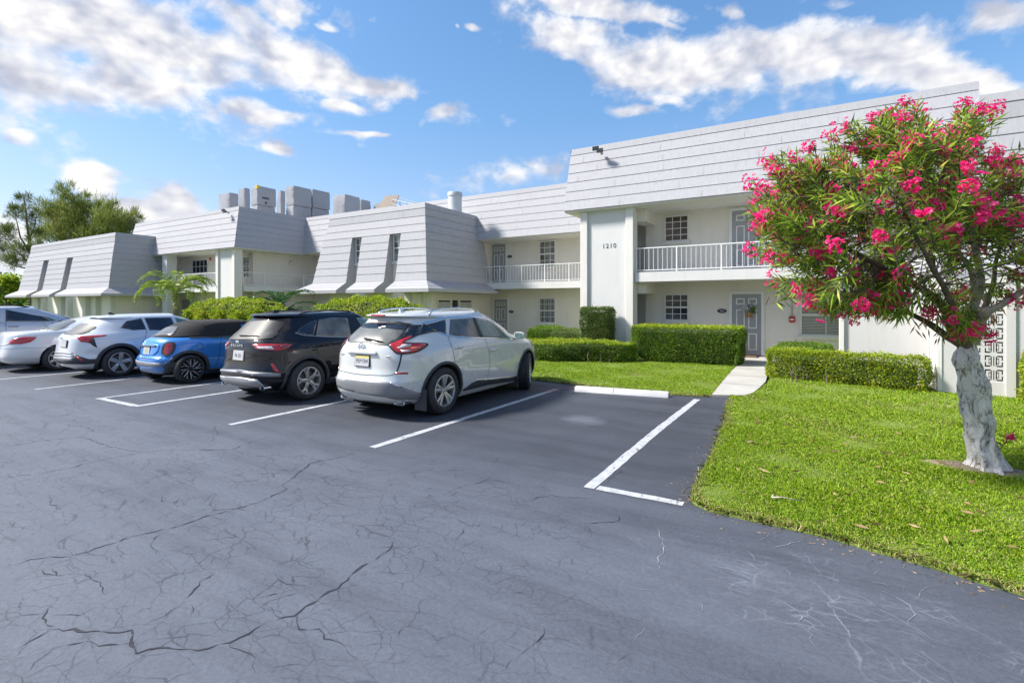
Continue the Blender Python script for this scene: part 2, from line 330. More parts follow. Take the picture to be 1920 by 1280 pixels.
# warp the coordinates so that the banks' outlines billow
wn = nt.nodes.new('ShaderNodeTexNoise'); wn.inputs['Scale'].default_value = 5.0; wn.inputs['Detail'].default_value = 3.0
nt.links.new(scl(cmb.outputs[0], (1, 1.8, 1)), wn.inputs['Vector'])
wsp = nt.nodes.new('ShaderNodeSeparateXYZ'); nt.links.new(wn.outputs['Color'], wsp.inputs[0])
azw = mth(nt, 'ADD', azn, mth(nt, 'MULTIPLY', mth(nt, 'SUBTRACT', wsp.outputs[0], 0.5), 0.10))
elw = mth(nt, 'ADD', eln, mth(nt, 'MULTIPLY', mth(nt, 'SUBTRACT', wsp.outputs[1], 0.5), 0.06))
for a0, e0, sa, se, tl, wgt in BANKS:
    ca, sa_ = math.cos(R(tl)), math.sin(R(tl))
    da = mth(nt, 'SUBTRACT', azw, R(a0)); de = mth(nt, 'SUBTRACT', elw, R(e0))
    u = mth(nt, 'MULTIPLY', mth(nt, 'ADD', mth(nt, 'MULTIPLY', da, ca), mth(nt, 'MULTIPLY', de, sa_)), 1 / R(sa))
    v = mth(nt, 'MULTIPLY', mth(nt, 'SUBTRACT', mth(nt, 'MULTIPLY', de, ca), mth(nt, 'MULTIPLY', da, sa_)), 1 / R(se))
    q = mth(nt, 'ADD', mth(nt, 'MULTIPLY', u, u), mth(nt, 'MULTIPLY', v, v))
    g = mth(nt, 'MULTIPLY', mth(nt, 'POWER', 2.718, mth(nt, 'MULTIPLY', q, -0.9)), wgt)
    acc = g if acc is None else mth(nt, 'MAXIMUM', acc, g)
# thin scattered cloud elsewhere (behind the viewer too)
gen = nt.nodes.new('ShaderNodeTexNoise'); gen.inputs['Scale'].default_value = 1.6; gen.inputs['Detail'].default_value = 2
nt.links.new(scl(tc.outputs['Generated'], (1, 1, 3.0), (4.1, 2.3, 0)), gen.inputs['Vector'])
back = mth(nt, 'MULTIPLY', mth(nt, 'SUBTRACT', 0.25, mth(nt, 'ADD', mth(nt, 'MULTIPLY', dx, -CS), mth(nt, 'MULTIPLY', dy, CC))), 2.0, clamp=True)
acc = mth(nt, 'MAXIMUM', acc, mth(nt, 'MULTIPLY', mth(nt, 'MULTIPLY', ramp(nt, gen.outputs[0], [(0.42, (0, 0, 0)), (0.62, (1, 1, 1))]), 0.9), back))
def fbm(off=0.0, sx=4.2, sy=9.0, det=9.0):
    n = nt.nodes.new('ShaderNodeTexNoise'); n.inputs['Scale'].default_value = 1.6; n.inputs['Detail'].default_value = det
    n.inputs['Roughness'].default_value = 0.57; n.inputs['Distortion'].default_value = 0.15
    nt.links.new(scl(cmb.outputs[0], (sx, sy, 1), (off, off * 0.6, 3.0)), n.inputs['Vector']); return n.outputs[0]
n1 = fbm(0.0, 9.5, 13.0); n2 = fbm(0.14, 9.5, 13.0)
lo = fbm(2.7, 3.2, 6.5, 4.0)
dens = mth(nt, 'ADD', acc, mth(nt, 'ADD', mth(nt, 'MULTIPLY', mth(nt, 'SUBTRACT', n1, 0.5), 1.45), mth(nt, 'MULTIPLY', mth(nt, 'SUBTRACT', lo, 0.5), 1.1)))
cov = ramp(nt, dens, [(0.26, (0, 0, 0)), (0.40, (.22, .22, .22)), (0.60, (.76, .76, .76)), (0.88, (1, 1, 1))])
# self-shading of the cloud: thicker parts and undersides are greyer
lo2 = fbm(2.7, 5.0, 8.0, 3.0); lo3 = fbm(2.85, 5.0, 8.0, 3.0)
shade = mth(nt, 'ADD', mth(nt, 'ADD', mth(nt, 'MULTIPLY', mth(nt, 'SUBTRACT', n1, n2), 0.8), mth(nt, 'MULTIPLY', mth(nt, 'SUBTRACT', lo2, lo3), 2.2)), 0.52)
ccol = mixc(nt, 1.0, ramp(nt, shade, [(0.2, (.52, .55, .66)), (0.5, (.76, .77, .83)), (0.78, (1.0, .985, .97))]), (CLOUD_GAIN, CLOUD_GAIN, CLOUD_GAIN), 'MULTIPLY')
# clear sky: nishita, tinted deeper overhead and pale lavender low down
tint = ramp(nt, dz, SKY_TINT)
skyc = mixc(nt, 1.0, sky.outputs[0], tint, 'MULTIPLY')
# haze-softened: bright parts of the sky roll off instead of burning out
ssep = nt.nodes.new('ShaderNodeSeparateColor'); nt.links.new(skyc, ssep.inputs[0]); scmb = nt.nodes.new('ShaderNodeCombineColor')
for i, kk in enumerate(SKY_ROLL):
    c_ = ssep.outputs[i]
    nt.links.new(mth(nt, 'DIVIDE', mth(nt, 'MULTIPLY', c_, SKY_GAIN), mth(nt, 'ADD', 1.0, mth(nt, 'MULTIPLY', c_, kk))), scmb.inputs[i])
skyc = scmb.outputs[0]
fin = mixc(nt, mth(nt, 'MULTIPLY', cov, mth(nt, 'MULTIPLY', mth(nt, 'ADD', dz, 0.02), 30.0, clamp=True)), skyc, ccol)
nt.links.new(fin, bg.inputs[0])
SC.view_settings.view_transform = 'Standard'; SC.view_settings.look = 'None'; SC.view_settings.gamma = 1.0
SC.view_settings.exposure = EXPOSURE
SC.render.engine = 'CYCLES'
try:
    SC.cycles.use_denoising = True; SC.cycles.max_bounces = 6; SC.cycles.transparent_max_bounces = 6
    SC.cycles.sample_clamp_indirect = 6.0; SC.cycles.use_adaptive_sampling = True; SC.cycles.adaptive_threshold = 0.02
except Exception: pass
# ------------------------------------------------------------------ ground, asphalt, paint
def asphalt_mat():
    m, nt, p, o = new_mat('asphalt')
    v = coords(nt)
    wp = nt.nodes.new('ShaderNodeTexNoise'); wp.inputs['Scale'].default_value = 1.1; wp.inputs['Detail'].default_value = 5; wp.inputs['Roughness'].default_value = .6
    nt.links.new(v, wp.inputs['Vector'])
    add = nt.nodes.new('ShaderNodeVectorMath'); add.operation = 'MULTIPLY_ADD'
    nt.links.new(wp.outputs['Color'], add.inputs[0]); add.inputs[1].default_value = (0.42, 0.42, 0); nt.links.new(v, add.inputs[2])
    def cells(scale, w0, w1, sx=1.0):
        mp = nt.nodes.new('ShaderNodeMapping'); mp.inputs['Scale'].default_value = (sx, 1, 1); mp.inputs['Rotation'].default_value = (0, 0, R(-25))
        nt.links.new(add.outputs[0], mp.inputs[0])
        vo = nt.nodes.new('ShaderNodeTexVoronoi'); vo.feature = 'DISTANCE_TO_EDGE'; vo.inputs['Scale'].default_value = scale
        nt.links.new(mp.outputs[0], vo.inputs['Vector'])
        return ramp(nt, vo.outputs['Distance'], [(w0, (1, 1, 1)), (w1, (0, 0, 0))])
    big = noise(nt, v, 0.22, 5, 0.6); med = noise(nt, v, 1.3, 5, 0.65); fine = noise(nt, v, 34, 5, 0.8); grit = noise(nt, v, 95, 3, 0.7)
    pt = noise(nt, coords(nt, (0.35, 1.0, 1)), 0.9, 6, 0.7)
    base = ramp(nt, big, [(0.3, (.104, .113, .140)), (0.5, (.118, .128, .157)), (0.7, (.132, .143, .173))])
    base = mixc(nt, ramp(nt, med, [(0.38, (.4, .4, .4)), (0.66, (0, 0, 0))]), base, (.090, .097, .120))
    base = mixc(nt, mth(nt, 'MULTIPLY', ramp(nt, fine, [(0.38, (1, 1, 1)), (0.62, (0, 0, 0))]), 0.55), base, (.062, .063, .078))
    base = mixc(nt, mth(nt, 'MULTIPLY', ramp(nt, grit, [(0.60, (0, 0, 0)), (0.70, (1, 1, 1))]), 0.5), base, (.25, .26, .29))
    # crazing: dark in the older pavement, pale (crack filler and dust) by the lawn
    sp = nt.nodes.new('ShaderNodeSeparateXYZ'); nt.links.new(v, sp.inputs[0])
    near_lawn = mth(nt, 'SUBTRACT', 1.0, mth(nt, 'MULTIPLY', mth(nt, 'ABSOLUTE', mth(nt, 'SUBTRACT', mth(nt, 'SUBTRACT', sp.outputs[1], mth(nt, 'MULTIPLY', sp.outputs[0], -0.16)), 3.55)), 1.15), clamp=True)
    near_lawn = mth(nt, 'MULTIPLY', near_lawn, mth(nt, 'MULTIPLY', mth(nt, 'ADD', sp.outputs[0], 1.5), 0.9, clamp=True))
    near_lawn = mth(nt, 'MULTIPLY', near_lawn, ramp(nt, noise(nt, v, 1.9, 5, .7), [(0.38, (0, 0, 0)), (0.6, (1, 1, 1))]))
    c1 = cells(1.9, 0.003, 0.010, 1.0); c2 = cells(3.6, 0.004, 0.014, 0.7); c3 = cells(7.5, 0.008, 0.026, 0.6)
    mask = ramp(nt, noise(nt, v, 0.55, 3, 0.6), [(0.36, (0, 0, 0)), (0.5, (1, 1, 1))]); mask2 = ramp(nt, noise(nt, v, 2.3, 3, 0.6), [(0.40, (0, 0, 0)), (0.54, (1, 1, 1))])
    left = mth(nt, 'MULTIPLY', mth(nt, 'ADD', mth(nt, 'MULTIPLY', sp.outputs[0], -0.35), 0.15), 1.0, clamp=True)
    older = mth(nt, 'MULTIPLY', left, mth(nt, 'MULTIPLY', mth(nt, 'SUBTRACT', 5.2, sp.outputs[1]), 0.6, clamp=True))
    ck = mth(nt, 'MAXIMUM', mth(nt, 'MULTIPLY', c2, mth(nt, 'MULTIPLY', mask, mask2)), mth(nt, 'MULTIPLY', c3, mth(nt, 'MULTIPLY', mask2, 0.8)))
    ck = mth(nt, 'MULTIPLY', ck, older)
    base = mixc(nt, mth(nt, 'MULTIPLY', ck, mth(nt, 'MULTIPLY_ADD', noise(nt, v, 5.0, 3, .6), 1.3, .02)), base, (.016, .016, .022))
    wh = mth(nt, 'MAXIMUM', c2, mth(nt, 'MULTIPLY', c3, 0.6))
    wh = mth(nt, 'MULTIPLY', mth(nt, 'MULTIPLY', wh, mask2), near_lawn)
    dust = mth(nt, 'MULTIPLY', near_lawn, ramp(nt, noise(nt, coords(nt, (1, 2.2, 1)), 7.0, 6, .75), [(0.45, (0, 0, 0)), (0.75, (1, 1, 1))]))
    base = mixc(nt, mth(nt, 'MULTIPLY', dust, 0.5), base, (.27, .28, .32))
    base = mixc(nt, mth(nt, 'MULTIPLY', wh, 0.7), base, (.40, .41, .46))
    # darker oil patches where cars stand
    st = mth(nt, 'MULTIPLY', mth(nt, 'SUBTRACT', sp.outputs[1], 4.2), 1.2, clamp=True)
    oil = ramp(nt, noise(nt, coords(nt, (1.0, .5, 1)), 1.0, 4, .6), [(0.45, (0, 0, 0)), (0.65, (1, 1, 1))])
    base = mixc(nt, mth(nt, 'MULTIPLY', mth(nt, 'MULTIPLY', oil, st), 0.4), base, (.066, .066, .078))
    # one dried pale splash in the empty stall
    ds = nt.nodes.new('ShaderNodeVectorMath'); ds.operation = 'DISTANCE'; nt.links.new(v, ds.inputs[0]); ds.inputs[1].default_value = (-3.05, 7.30, 0)
    spl = mth(nt, 'MULTIPLY', mth(nt, 'SUBTRACT', 0.38, mth(nt, 'ADD', ds.outputs['Value'], mth(nt, 'MULTIPLY', mth(nt, 'SUBTRACT', med, 0.5), 0.5))), 4.0, clamp=True)
    base = mixc(nt, mth(nt, 'MULTIPLY', spl, 0.55), base, (.32, .33, .37))
    # sky reflection painted into the tone: lane brighter, stalls and lawn side darker
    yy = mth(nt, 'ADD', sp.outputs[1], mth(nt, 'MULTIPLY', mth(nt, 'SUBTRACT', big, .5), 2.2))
    sheen_falloff = mth(nt, 'MAXIMUM', mth(nt, 'MULTIPLY', mth(nt, 'SUBTRACT', yy, 3.6), .55, clamp=True), mth(nt, 'MULTIPLY', mth(nt, 'ADD', sp.outputs[0], mth(nt, 'MULTIPLY', sp.outputs[1], .25)), .30, clamp=True))
    base = mixc(nt, mth(nt, 'MULTIPLY', sheen_falloff, .82), base, mixc(nt, 1.0, base, (.42, .42, .44), 'MULTIPLY'))
    base = mixc(nt, 1.0, base, (.84, .885, .93), 'MULTIPLY')
    tyre = noise(nt, coords(nt, (.28, 1.9, 1)), 1.1, 6, .7)
    base = mixc(nt, 1.0, base, ramp(nt, tyre, [(.34, (.74, .74, .75)), (.5, (1, 1, 1)), (.68, (1.16, 1.16, 1.15))]), 'MULTIPLY')
    nt.links.new(base, p.inputs['Base Color'])
    nt.links.new(ramp(nt, med, [(0.3, (.60, .60, .60)), (0.7, (.78, .78, .78))]), p.inputs['Roughness'])
    p.inputs['Specular IOR Level'].default_value = 0.5
    h = mth(nt, 'ADD', mth(nt, 'MULTIPLY', fine, 0.5), mth(nt, 'MULTIPLY', grit, 0.35))
    bump(nt, p, h, 0.35, 0.003)
    return m
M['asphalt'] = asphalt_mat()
M['soil_far'] = sm('far_ground', (0.10, 0.13, 0.04), 0.95, var=0.3, nscale=0.2)
def paint_mat():
    m, nt, p, o = new_mat('road_paint')
    v = coords(nt)
    f = noise(nt, v, 9, 6, 0.75); f2 = noise(nt, coords(nt, (1, .35, 1)), 16, 3, .6)
    c = ramp(nt, f, [(0.30, (.30, .31, .335)), (0.6, (.47, .48, .505))])
    worn = mth(nt, 'MAXIMUM', ramp(nt, f2, [(0.60, (0, 0, 0)), (0.66, (1, 1, 1))]), 0.0)
    nt.links.new(mixc(nt, mth(nt, 'MULTIPLY', worn, 0.8), c, (.07, .07, .08)), p.inputs['Base Color'])
    p.inputs['Roughness'].default_value = 0.6; bump(nt, p, noise(nt, v, 90, 3, .6), 0.3, 0.004)
    return m
M['paint'] = paint_mat()
M['crack'] = sm('crack_fill', (0.032, 0.033, 0.042), 0.95, var=0.2)
M['dust'] = sm('pale_crack_dust', (0.25, 0.255, 0.28), 0.95, var=0.25, nscale=30)

# land to the horizon, the parking lot on it
b = MB(); b.quad((-900, -600, -0.03), (900, -600, -0.03), (900, 1200, -0.03), (-900, 1200, -0.03))
tag(b.build('ground', M['soil_far']), kind='structure')
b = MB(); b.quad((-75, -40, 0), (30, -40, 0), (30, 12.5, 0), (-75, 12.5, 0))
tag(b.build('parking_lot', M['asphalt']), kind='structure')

ZL = 0.004
def stripe(name, pts, w, closed=False):
    """painted stripe with slightly uneven edges along a polyline"""
    b = MB()
    P = [Vector((x, y, ZL)) for x, y in pts]
    L, Rr = [], []
    for i in range(len(P) - 1):
        d = (P[i + 1] - P[i]); n = max(2, int(d.length / 0.12)); t = d.normalized(); s = Vector((-t.y, t.x, 0))
        for k in range(n + 1):
            q = P[i] + d * (k / n)
            L.append(q + s * (w / 2 + rnd.uniform(-.006, .006))); Rr.append(q - s * (w / 2 + rnd.uniform(-.006, .006)))
    for k in range(len(L) - 1): b.quad(L[k], L[k + 1], Rr[k + 1], Rr[k])
    return tag(b.build(name, M['paint']), kind='structure')
stripe('parking_line', [(-1.86, 4.60), (-1.88, 7.2), (-1.855, 9.95)], .115)
stripe('parking_line', [(-1.79, 4.655), (-0.985, 4.665)], .105)
stripe('parking_line', [(-4.71, 4.53), (-4.62, 9.64)], .115)
stripe('parking_line', [(-7.42, 4.31), (-7.45, 9.6)], .115)
stripe('parking_line', [(-10.18, 4.24), (-10.25, 9.6)], .11)
stripe('parking_line', [(-11.62, 4.20), (-11.68, 9.6)], .10)
stripe('parking_line', [(-11.56, 4.27), (-10.24, 4.27)], .12)
stripe('parking_line', [(-14.02, 4.02), (-14.3, 9.6)], .10)
stripe('parking_line', [(-16.62, 4.1), (-16.7, 9.6)], .10)
stripe('parking_line', [(-19.07, 4.1), (-19.12, 9.6)], .10)
stripe('parking_line', [(-21.9, 4.1), (-21.95, 9.6)], .10)
M['pinkline'] = sm('survey_pink', (0.55, 0.12, 0.13), 0.8, var=0.4, nscale=25)
b = MB()
for (a, c) in [((-4.62, 9.66), (-4.1, 10.33)), ((-5.0, 9.45), (-4.42, 9.42)), ((-4.66, 9.2), (-4.6, 9.66))]:
    a = Vector((*a, .0075)); c = Vector((*c, .0075)); t = (c - a).normalized(); s = Vector((-t.y, t.x, 0)) * .014
    b.quad(a + s, c + s, c - s, a - s)
tag(b.build('survey_mark', M['pinkline']), kind='structure')

# long cracks
def crack_ribbon(b, pts, w, jit=0.035, z=0.003, taper=True):
    P = [Vector((x, y, z)) for x, y in pts]
    Q = []
    for i in range(len(P) - 1):
        n = max(2, int((P[i + 1] - P[i]).length / 0.04))
        for k in range(n): Q.append(P[i].lerp(P[i + 1], k / n))
    Q.append(P[-1])
    off = 0; L = []; Rr = []
    for i, q in enumerate(Q):
        t = (Q[min(i + 1, len(Q) - 1)] - Q[max(i - 1, 0)]).normalized(); s = Vector((-t.y, t.x, 0))
        off = off * 0.80 + rnd.uniform(-jit, jit) * .62
        ww = w * .60 * rnd.choice((.08, .3, .5, .6, .8, 1.0, 1.0, 1.7))
        if taper: ww *= min(1, (min(i, len(Q) - 1 - i) + .4) / 4)
        L.append(q + s * (off + ww)); Rr.append(q + s * (off - ww))
    for k in range(len(L) - 1): b.quad(L[k], L[k + 1], Rr[k + 1], Rr[k])
b = MB()
for w, pts in CRACKS_DARK: crack_ribbon(b, pts, w)
tag(b.build('pavement_cracks', M['crack']), kind='stuff')
b = MB()
for w, pts in CRACKS_PALE: crack_ribbon(b, pts, w * .62, 0.035, 0.0035)
tag(b.build('pale_pavement_cracks', M['dust']), kind='stuff')
# ------------------------------------------------------------------ lawns, path, wheel stop
def grass_base():
    m, nt, p, o = new_mat('lawn_soil')
    v = coords(nt); f = noise(nt, v, 3, 6, .7); g = noise(nt, v, 40, 4, .7)
    c = ramp(nt, f, [(0.3, (.13, .21, .022)), (0.6, (.19, .27, .03)), (0.8, (.23, .25, .07))])
    c = mixc(nt, mth(nt, 'MULTIPLY', g, .6), c, (.10, .09, .04))
    nt.links.new(c, p.inputs['Base Color']); p.inputs['Roughness'].default_value = .95
    bump(nt, p, g, .8, .02); return m
M['lawn'] = grass_base()
LAWN_L = [(-75, 10.5), (-30, 10.5), (-12, 10.5), (-5.43, 10.5), (-4.43, 10.36), (-3.1, 10.14), (-2.38, 10.15), (-1.68, 10.36), (-1.86, 16.0), (-2.0, 23), (-75, 26)]
LAWN_R = [(-1.12, 10.55), (-1.32, 10.45), (-1.27, 9.4), (-1.13, 8.3), (-1.08, 7.5), (-1.02, 6.7), (-0.98, 5.6), (-0.97, 5.05), (-0.93, 4.72), (-0.76, 4.60), (-0.46, 4.58), (-0.08, 4.55), (0.13, 4.53), (0.39, 4.45), (0.57, 4.41), (0.78, 4.35), (0.95, 4.29), (1.11, 4.25), (1.8, 4.0), (3.0, 3.5), (6.0, 2.4), (14, 0), (30, -5), (30, 24), (-1.1, 24), (-1.05, 18.0), (-0.85, 14.2), (-0.86, 12.6), (-0.92, 11.6), (-1.0, 10.9)]
def lawn_height(x, y): return 0.035 + 0.018 * math.sin(x * 1.3 + y * .7) + 0.012 * math.sin(x * 2.9 - y * 1.7)
def subdiv_poly(poly, step):
    out = []
    for i, a in enumerate(poly):
        c = poly[(i + 1) % len(poly)]; d = math.hypot(c[0] - a[0], c[1] - a[1]); n = max(1, min(60, int(d / step)))
        for k in range(n): out.append((a[0] + (c[0] - a[0]) * k / n, a[1] + (c[1] - a[1]) * k / n))
    return out
def lawn(name, poly):
    P = subdiv_poly(poly, 0.25); P = [(x + rnd.uniform(-.012, .012), y + rnd.uniform(-.012, .012)) for x, y in P]
    inner = []
    for i, (x, y) in enumerate(P):
        a = P[i - 1]; c = P[(i + 1) % len(P)]; tx, ty = c[0] - a[0], c[1] - a[1]; l = math.hypot(tx, ty) or 1
        inner.append((x - ty / l * .05, y + tx / l * .05))
    # orientation
    area = sum(P[i][0] * P[(i + 1) % len(P)][1] - P[(i + 1) % len(P)][0] * P[i][1] for i in range(len(P)))
    if area < 0: inner = [(2 * x - u, 2 * y - v) for (x, y), (u, v) in zip(P, inner)]
    b = MB(); n = len(P)
    b.loft([[(x, y, -.02) for x, y in P], [(x, y, .012) for x, y in P], [(x, y, .034) for x, y in inner]], True, False, True)
    return tag(b.build(name, M['lawn']), kind='structure')
lawn('lawn', LAWN_L); lawn('lawn', LAWN_R)
def path_mat():
    m, nt, p, o = new_mat('path_concrete')
    v = coords(nt); f = noise(nt, v, 1.2, 5, .65); g = noise(nt, v, 60, 4, .7)
    c = ramp(nt, f, [(0.3, (.36, .345, .315)), (0.7, (.47, .455, .42))]); c = mixc(nt, mth(nt, 'MULTIPLY', g, .35), c, (.33, .31, .28))
    nt.links.new(c, p.inputs['Base Color']); p.inputs['Roughness'].default_value = .9; bump(nt, p, g, .3, .006); return m
M['path'] = path_mat()
b = MB()
PW = [(-1.66, 10.36), (-1.08, 10.62), (-1.00, 11.0), (-0.94, 11.8), (-0.90, 12.8), (-1.0, 15.5), (-1.12, 17.3), (-1.86, 17.3), (-1.80, 14.0)]
b.prism(PW, -.02, .045)
tag(b.build('path', M['path']), kind='structure')
b = MB(); b.prism([(-7.2, 17.302), (-.2, 17.302), (-.2, 18.88), (-7.2, 18.88)], -.02, .05)
tag(b.build('walkway', M['path']), kind='structure')
# expansion joints of the path
b = MB()
for y in (12.0, 13.5, 15.0, 16.5): b.box(-1.81, -0.93, y, y + .012, .0455, .0475)
tag(b.build('path_joint', M['crack']), kind='structure')

# wheel stop
t = empty('wheel_stop', (-3.28, 9.77, 0), math.atan2(.25, 1.7))
tag(t, 'long white painted concrete wheel stop at the head of the empty parking stall', 'wheel stop')
M['stop_paint'] = sm('wheel_stop_paint', (0.58, 0.58, 0.59), 0.7, var=0.08, nscale=8, bmp=.3, bscale=60)
b = MB()
def stop_ring(x, s=1.0): return [(x, -.085 * s, 0), (x, -.08 * s, .035), (x, -.045 * s, .105 * s), (x, .045 * s, .105 * s), (x, .08 * s, .035), (x, .085 * s, 0)]
for x0, x1 in ((-.92, .92),):
    L = [stop_ring(x0, .93), stop_ring(x0 + .02), stop_ring(x1 - .02), stop_ring(x1, .93)]
    b.loft(L)
b.build('block', M['stop_paint'], t, smooth=True, angle=25)
for x in (-.6, .6):
    b = MB(); b.cyl((x, 0, .1), (0, 0, 1), .014, .009, 10); b.build('anchor_pin', M['dark_metal'], t)
b = MB(); b.quad((-.134, -.0822, .036), (-.126, -.0822, .036), (-.126, -.0472, .1062), (-.134, -.0472, .1062)); b.quad((-.134, -.0472, .1062), (-.126, -.0472, .1062), (-.126, .0472, .1062), (-.134, .0472, .1062)); b.build('joint', M['crack'], t)
# ------------------------------------------------------------------ the apartment building
B_ = empty('apartment_building', (-20, 18, 0))
tag(B_, 'long white two storey apartment building with grey boarded mansard roofs and open balconies', 'building')
def bpart(mb, name, mat, parent=None, **k):
    o = mb.build(name, mat, None, **k); p = parent or B_
    o.parent = p
    # geometry is modelled in world metres: cancel the parents' placement
    base = Vector(B_.location)
    o.matrix_parent_inverse = Matrix.Identity(4)
    if p is B_: o.location = -base
    return o
def miter(path, o):
    """offset an open 2D polyline to its right-hand side by o"""
    n = len(path); out = []
    for i, p in enumerate(path):
        p = Vector(p)
        if 0 < i < n - 1:
            d0 = (p - Vector(path[i - 1])).normalized(); d1 = (Vector(path[i + 1]) - p).normalized()
            n0 = Vector((d0.y, -d0.x)); n1 = Vector((d1.y, -d1.x)); m = (n0 + n1).normalized()
            out.append(p + m * (o / max(.2, m.dot(n0))))
        else:
            d = (Vector(path[1]) - Vector(path[0]) if i == 0 else Vector(path[-1]) - Vector(path[-2])).normalized()
            out.append(p + Vector((d.y, -d.x)) * o)
    return out
LIP = 0.018
def courses(mb, path, prof, close=True):
    """overlapping boards along a path; prof = [(offset, z)...] top to bottom"""
    for (o0, z0), (o1, z1) in zip(prof[:-1], prof[1:]):
        A = miter(path, o0); Bm = miter(path, o1 + LIP); Cc = miter(path, o1)
        for i in range(len(path) - 1):
            mb.quad((*A[i], z0), (*A[i + 1], z0), (*Bm[i + 1], z1), (*Bm[i], z1))
            mb.quad((*Bm[i], z1), (*Bm[i + 1], z1), (*Cc[i + 1], z1 + .004), (*Cc[i], z1 + .004))
        if close:
            for i in (0, -1):
                mb.quad((*A[i], z0), (*Bm[i], z1), (*path[i], z1), (*path[i], z0))
def prof_line(o0, z0, o1, z1, n): return [(o0 + (o1 - o0) * k / n, z0 + (z1 - z0) * k / n) for k in range(n + 1)]

# ---- walls
def wallbox(x0, x1, y0, y1, z0, z1, mat='stucco', name='wall'):
    b = MB(); b.box(x0, x1, y0, y1, z0, z1); return bpart(b, name, M[mat])
ZS0, ZS1 = 2.57, 2.90         # balcony slab
# right hand block (house number 1210)
wallbox(-5.36, 3.4, 18.9, 19.1, 0, 5.75)
wallbox(-7.1, -5.36, 19.25, 19.45, 0, 5.75)
# middle block
wallbox(-30.0, -7.3, 23.3, 23.5, 0, 5.75)
wallbox(-7.3, -7.12, 17.75, 23.3, 0, 5.75)
# left block
wallbox(-42.0, -30.2, 18.9, 19.1, 0, 5.75)
wallbox(-30.2, -30.0, 18.9, 23.3, 0, 5.75)
# bay walls (flush with the roof edge; the mansard hangs in front)
wallbox(-21.55, -15.16, 17.8, 18.0, 0, 6.2, 'stucco')
wallbox(-15.36, -15.16, 18.0, 23.3, 0, 6.2, 'stucco')
wallbox(-21.55, -21.35, 18.0, 23.3, 0, 6.2, 'stucco')
wallbox(-53.0, -38.6, 15.0, 15.2, 0, 6.2, 'stucco')
wallbox(-38.8, -38.6, 15.2, 18.9, 0, 6.2, 'stucco')
wallbox(-53.0, -52.8, 15.2, 24.0, 0, 6.2, 'stucco')
wallbox(3.2, 3.4, 15.2, 18.9, 0, 6.2, 'stucco')
wallbox(3.2, 18.0, 15.0, 15.2, 0, 6.2, 'stucco')
# balcony slabs, their undersides and the ceilings under the roof
def slab(poly, z0, z1, name='balcony', mat='stucco_white'):
    b = MB(); b.prism(poly, z0, z1); return bpart(b, name, M[mat])
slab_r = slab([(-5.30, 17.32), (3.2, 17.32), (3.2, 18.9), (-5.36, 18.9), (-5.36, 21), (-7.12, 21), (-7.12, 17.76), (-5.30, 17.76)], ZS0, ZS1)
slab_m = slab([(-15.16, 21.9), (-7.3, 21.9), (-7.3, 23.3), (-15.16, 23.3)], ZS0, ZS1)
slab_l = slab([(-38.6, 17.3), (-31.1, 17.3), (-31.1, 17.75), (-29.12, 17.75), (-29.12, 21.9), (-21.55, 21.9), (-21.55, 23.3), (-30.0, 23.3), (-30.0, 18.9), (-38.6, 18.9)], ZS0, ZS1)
slab([(-7.84, 17.02), (3.6, 17.02), (3.6, 20.9), (-7.84, 20.9)], 5.16, 5.22, 'soffit', 'ceiling')
slab([(-28.8, 21.66), (-7.86, 21.66), (-7.86, 23.3), (-28.8, 23.3)], 5.10, 5.15, 'soffit', 'ceiling')
slab([(-42.0, 17.04), (-28.78, 17.04), (-28.78, 21.7), (-30.0, 21.7), (-30.0, 18.9), (-42.0, 18.9)], 5.07, 5.12, 'soffit', 'ceiling')
# dropped beams running back from the wing wall and across
for z0, z1 in ((4.72, 5.155), (2.18, 2.565)):
    wallbox(-5.52, -5.02, 17.7, 18.9, z0, z1, 'stucco', 'beam')
    wallbox(-30.9, -30.4, 17.7, 18.9, z0, z1, 'stucco', 'beam')
# ---- wing walls with raised edge pilasters
def wing(x0, x1, y0, pw=.27):
    b = MB(); b.box(x0 + pw, x1 - pw, y0 + .09, y0 + .45, 0, 5.16)
    o = bpart(b, 'wing_wall', M['stucco_white'])
    for a in (x0, x1 - pw):
        c = MB(); c.bbox(a, a + pw, y0, y0 + .5, 0, 5.16, .012); p = c.build('pilaster', M['stucco_trim'], o)
    return o
wing(-7.29, -5.32, 17.2); wing(-31.1, -29.12, 17.2)
def post(x, y, w=.42, z1=5.08, mat='stucco_white'):
    b = MB(); b.bbox(x - w / 2, x + w / 2, y, y + w, 0, z1, .012); return bpart(b, 'column', M[mat])
post(-37.1, 17.18, .62)
# ---- railings
def rail(pts, z0=2.955, z1=3.75, post_d=1.37, pick=.153, parent=None):
    b = MB()
    for (xa, ya), (xb, yb) in zip(pts[:-1], pts[1:]):
        L = math.hypot(xb - xa, yb - ya); ux, uy = (xb - xa) / L, (yb - ya) / L
        def bar(s0, s1, zz0, zz1, w):
            px, py = -uy * w / 2, ux * w / 2
            A = (xa + ux * s0, ya + uy * s0); Bq = (xa + ux * s1, ya + uy * s1)
            b.prism([(A[0] + px, A[1] + py), (Bq[0] + px, Bq[1] + py), (Bq[0] - px, Bq[1] - py), (A[0] - px, A[1] - py)], zz0, zz1)
        bar(0, L, z1 - .035, z1, .042); bar(0, L, z0, z0 + .028, .03)
        k = max(1, round(L / post_d)); step = L / k
        for i in range(k + 1):
            s = min(max(i * step, .02), L - .02); bar(s - .019, s + .019, 2.9, z1 - .036, .038)
            if i < k:
                m = max(1, round(step / pick)); q = step / m
                for j in range(1, m):
                    bar(i * step + j * q - .007, i * step + j * q + .007, z0 + .029, z1 - .036, .014)
    return bpart(b, 'railing', M['rail_white'], None)
rail([(-5.30, 17.42), (3.1, 17.42)]); rail([(-15.05, 21.98), (-7.31, 21.98)])
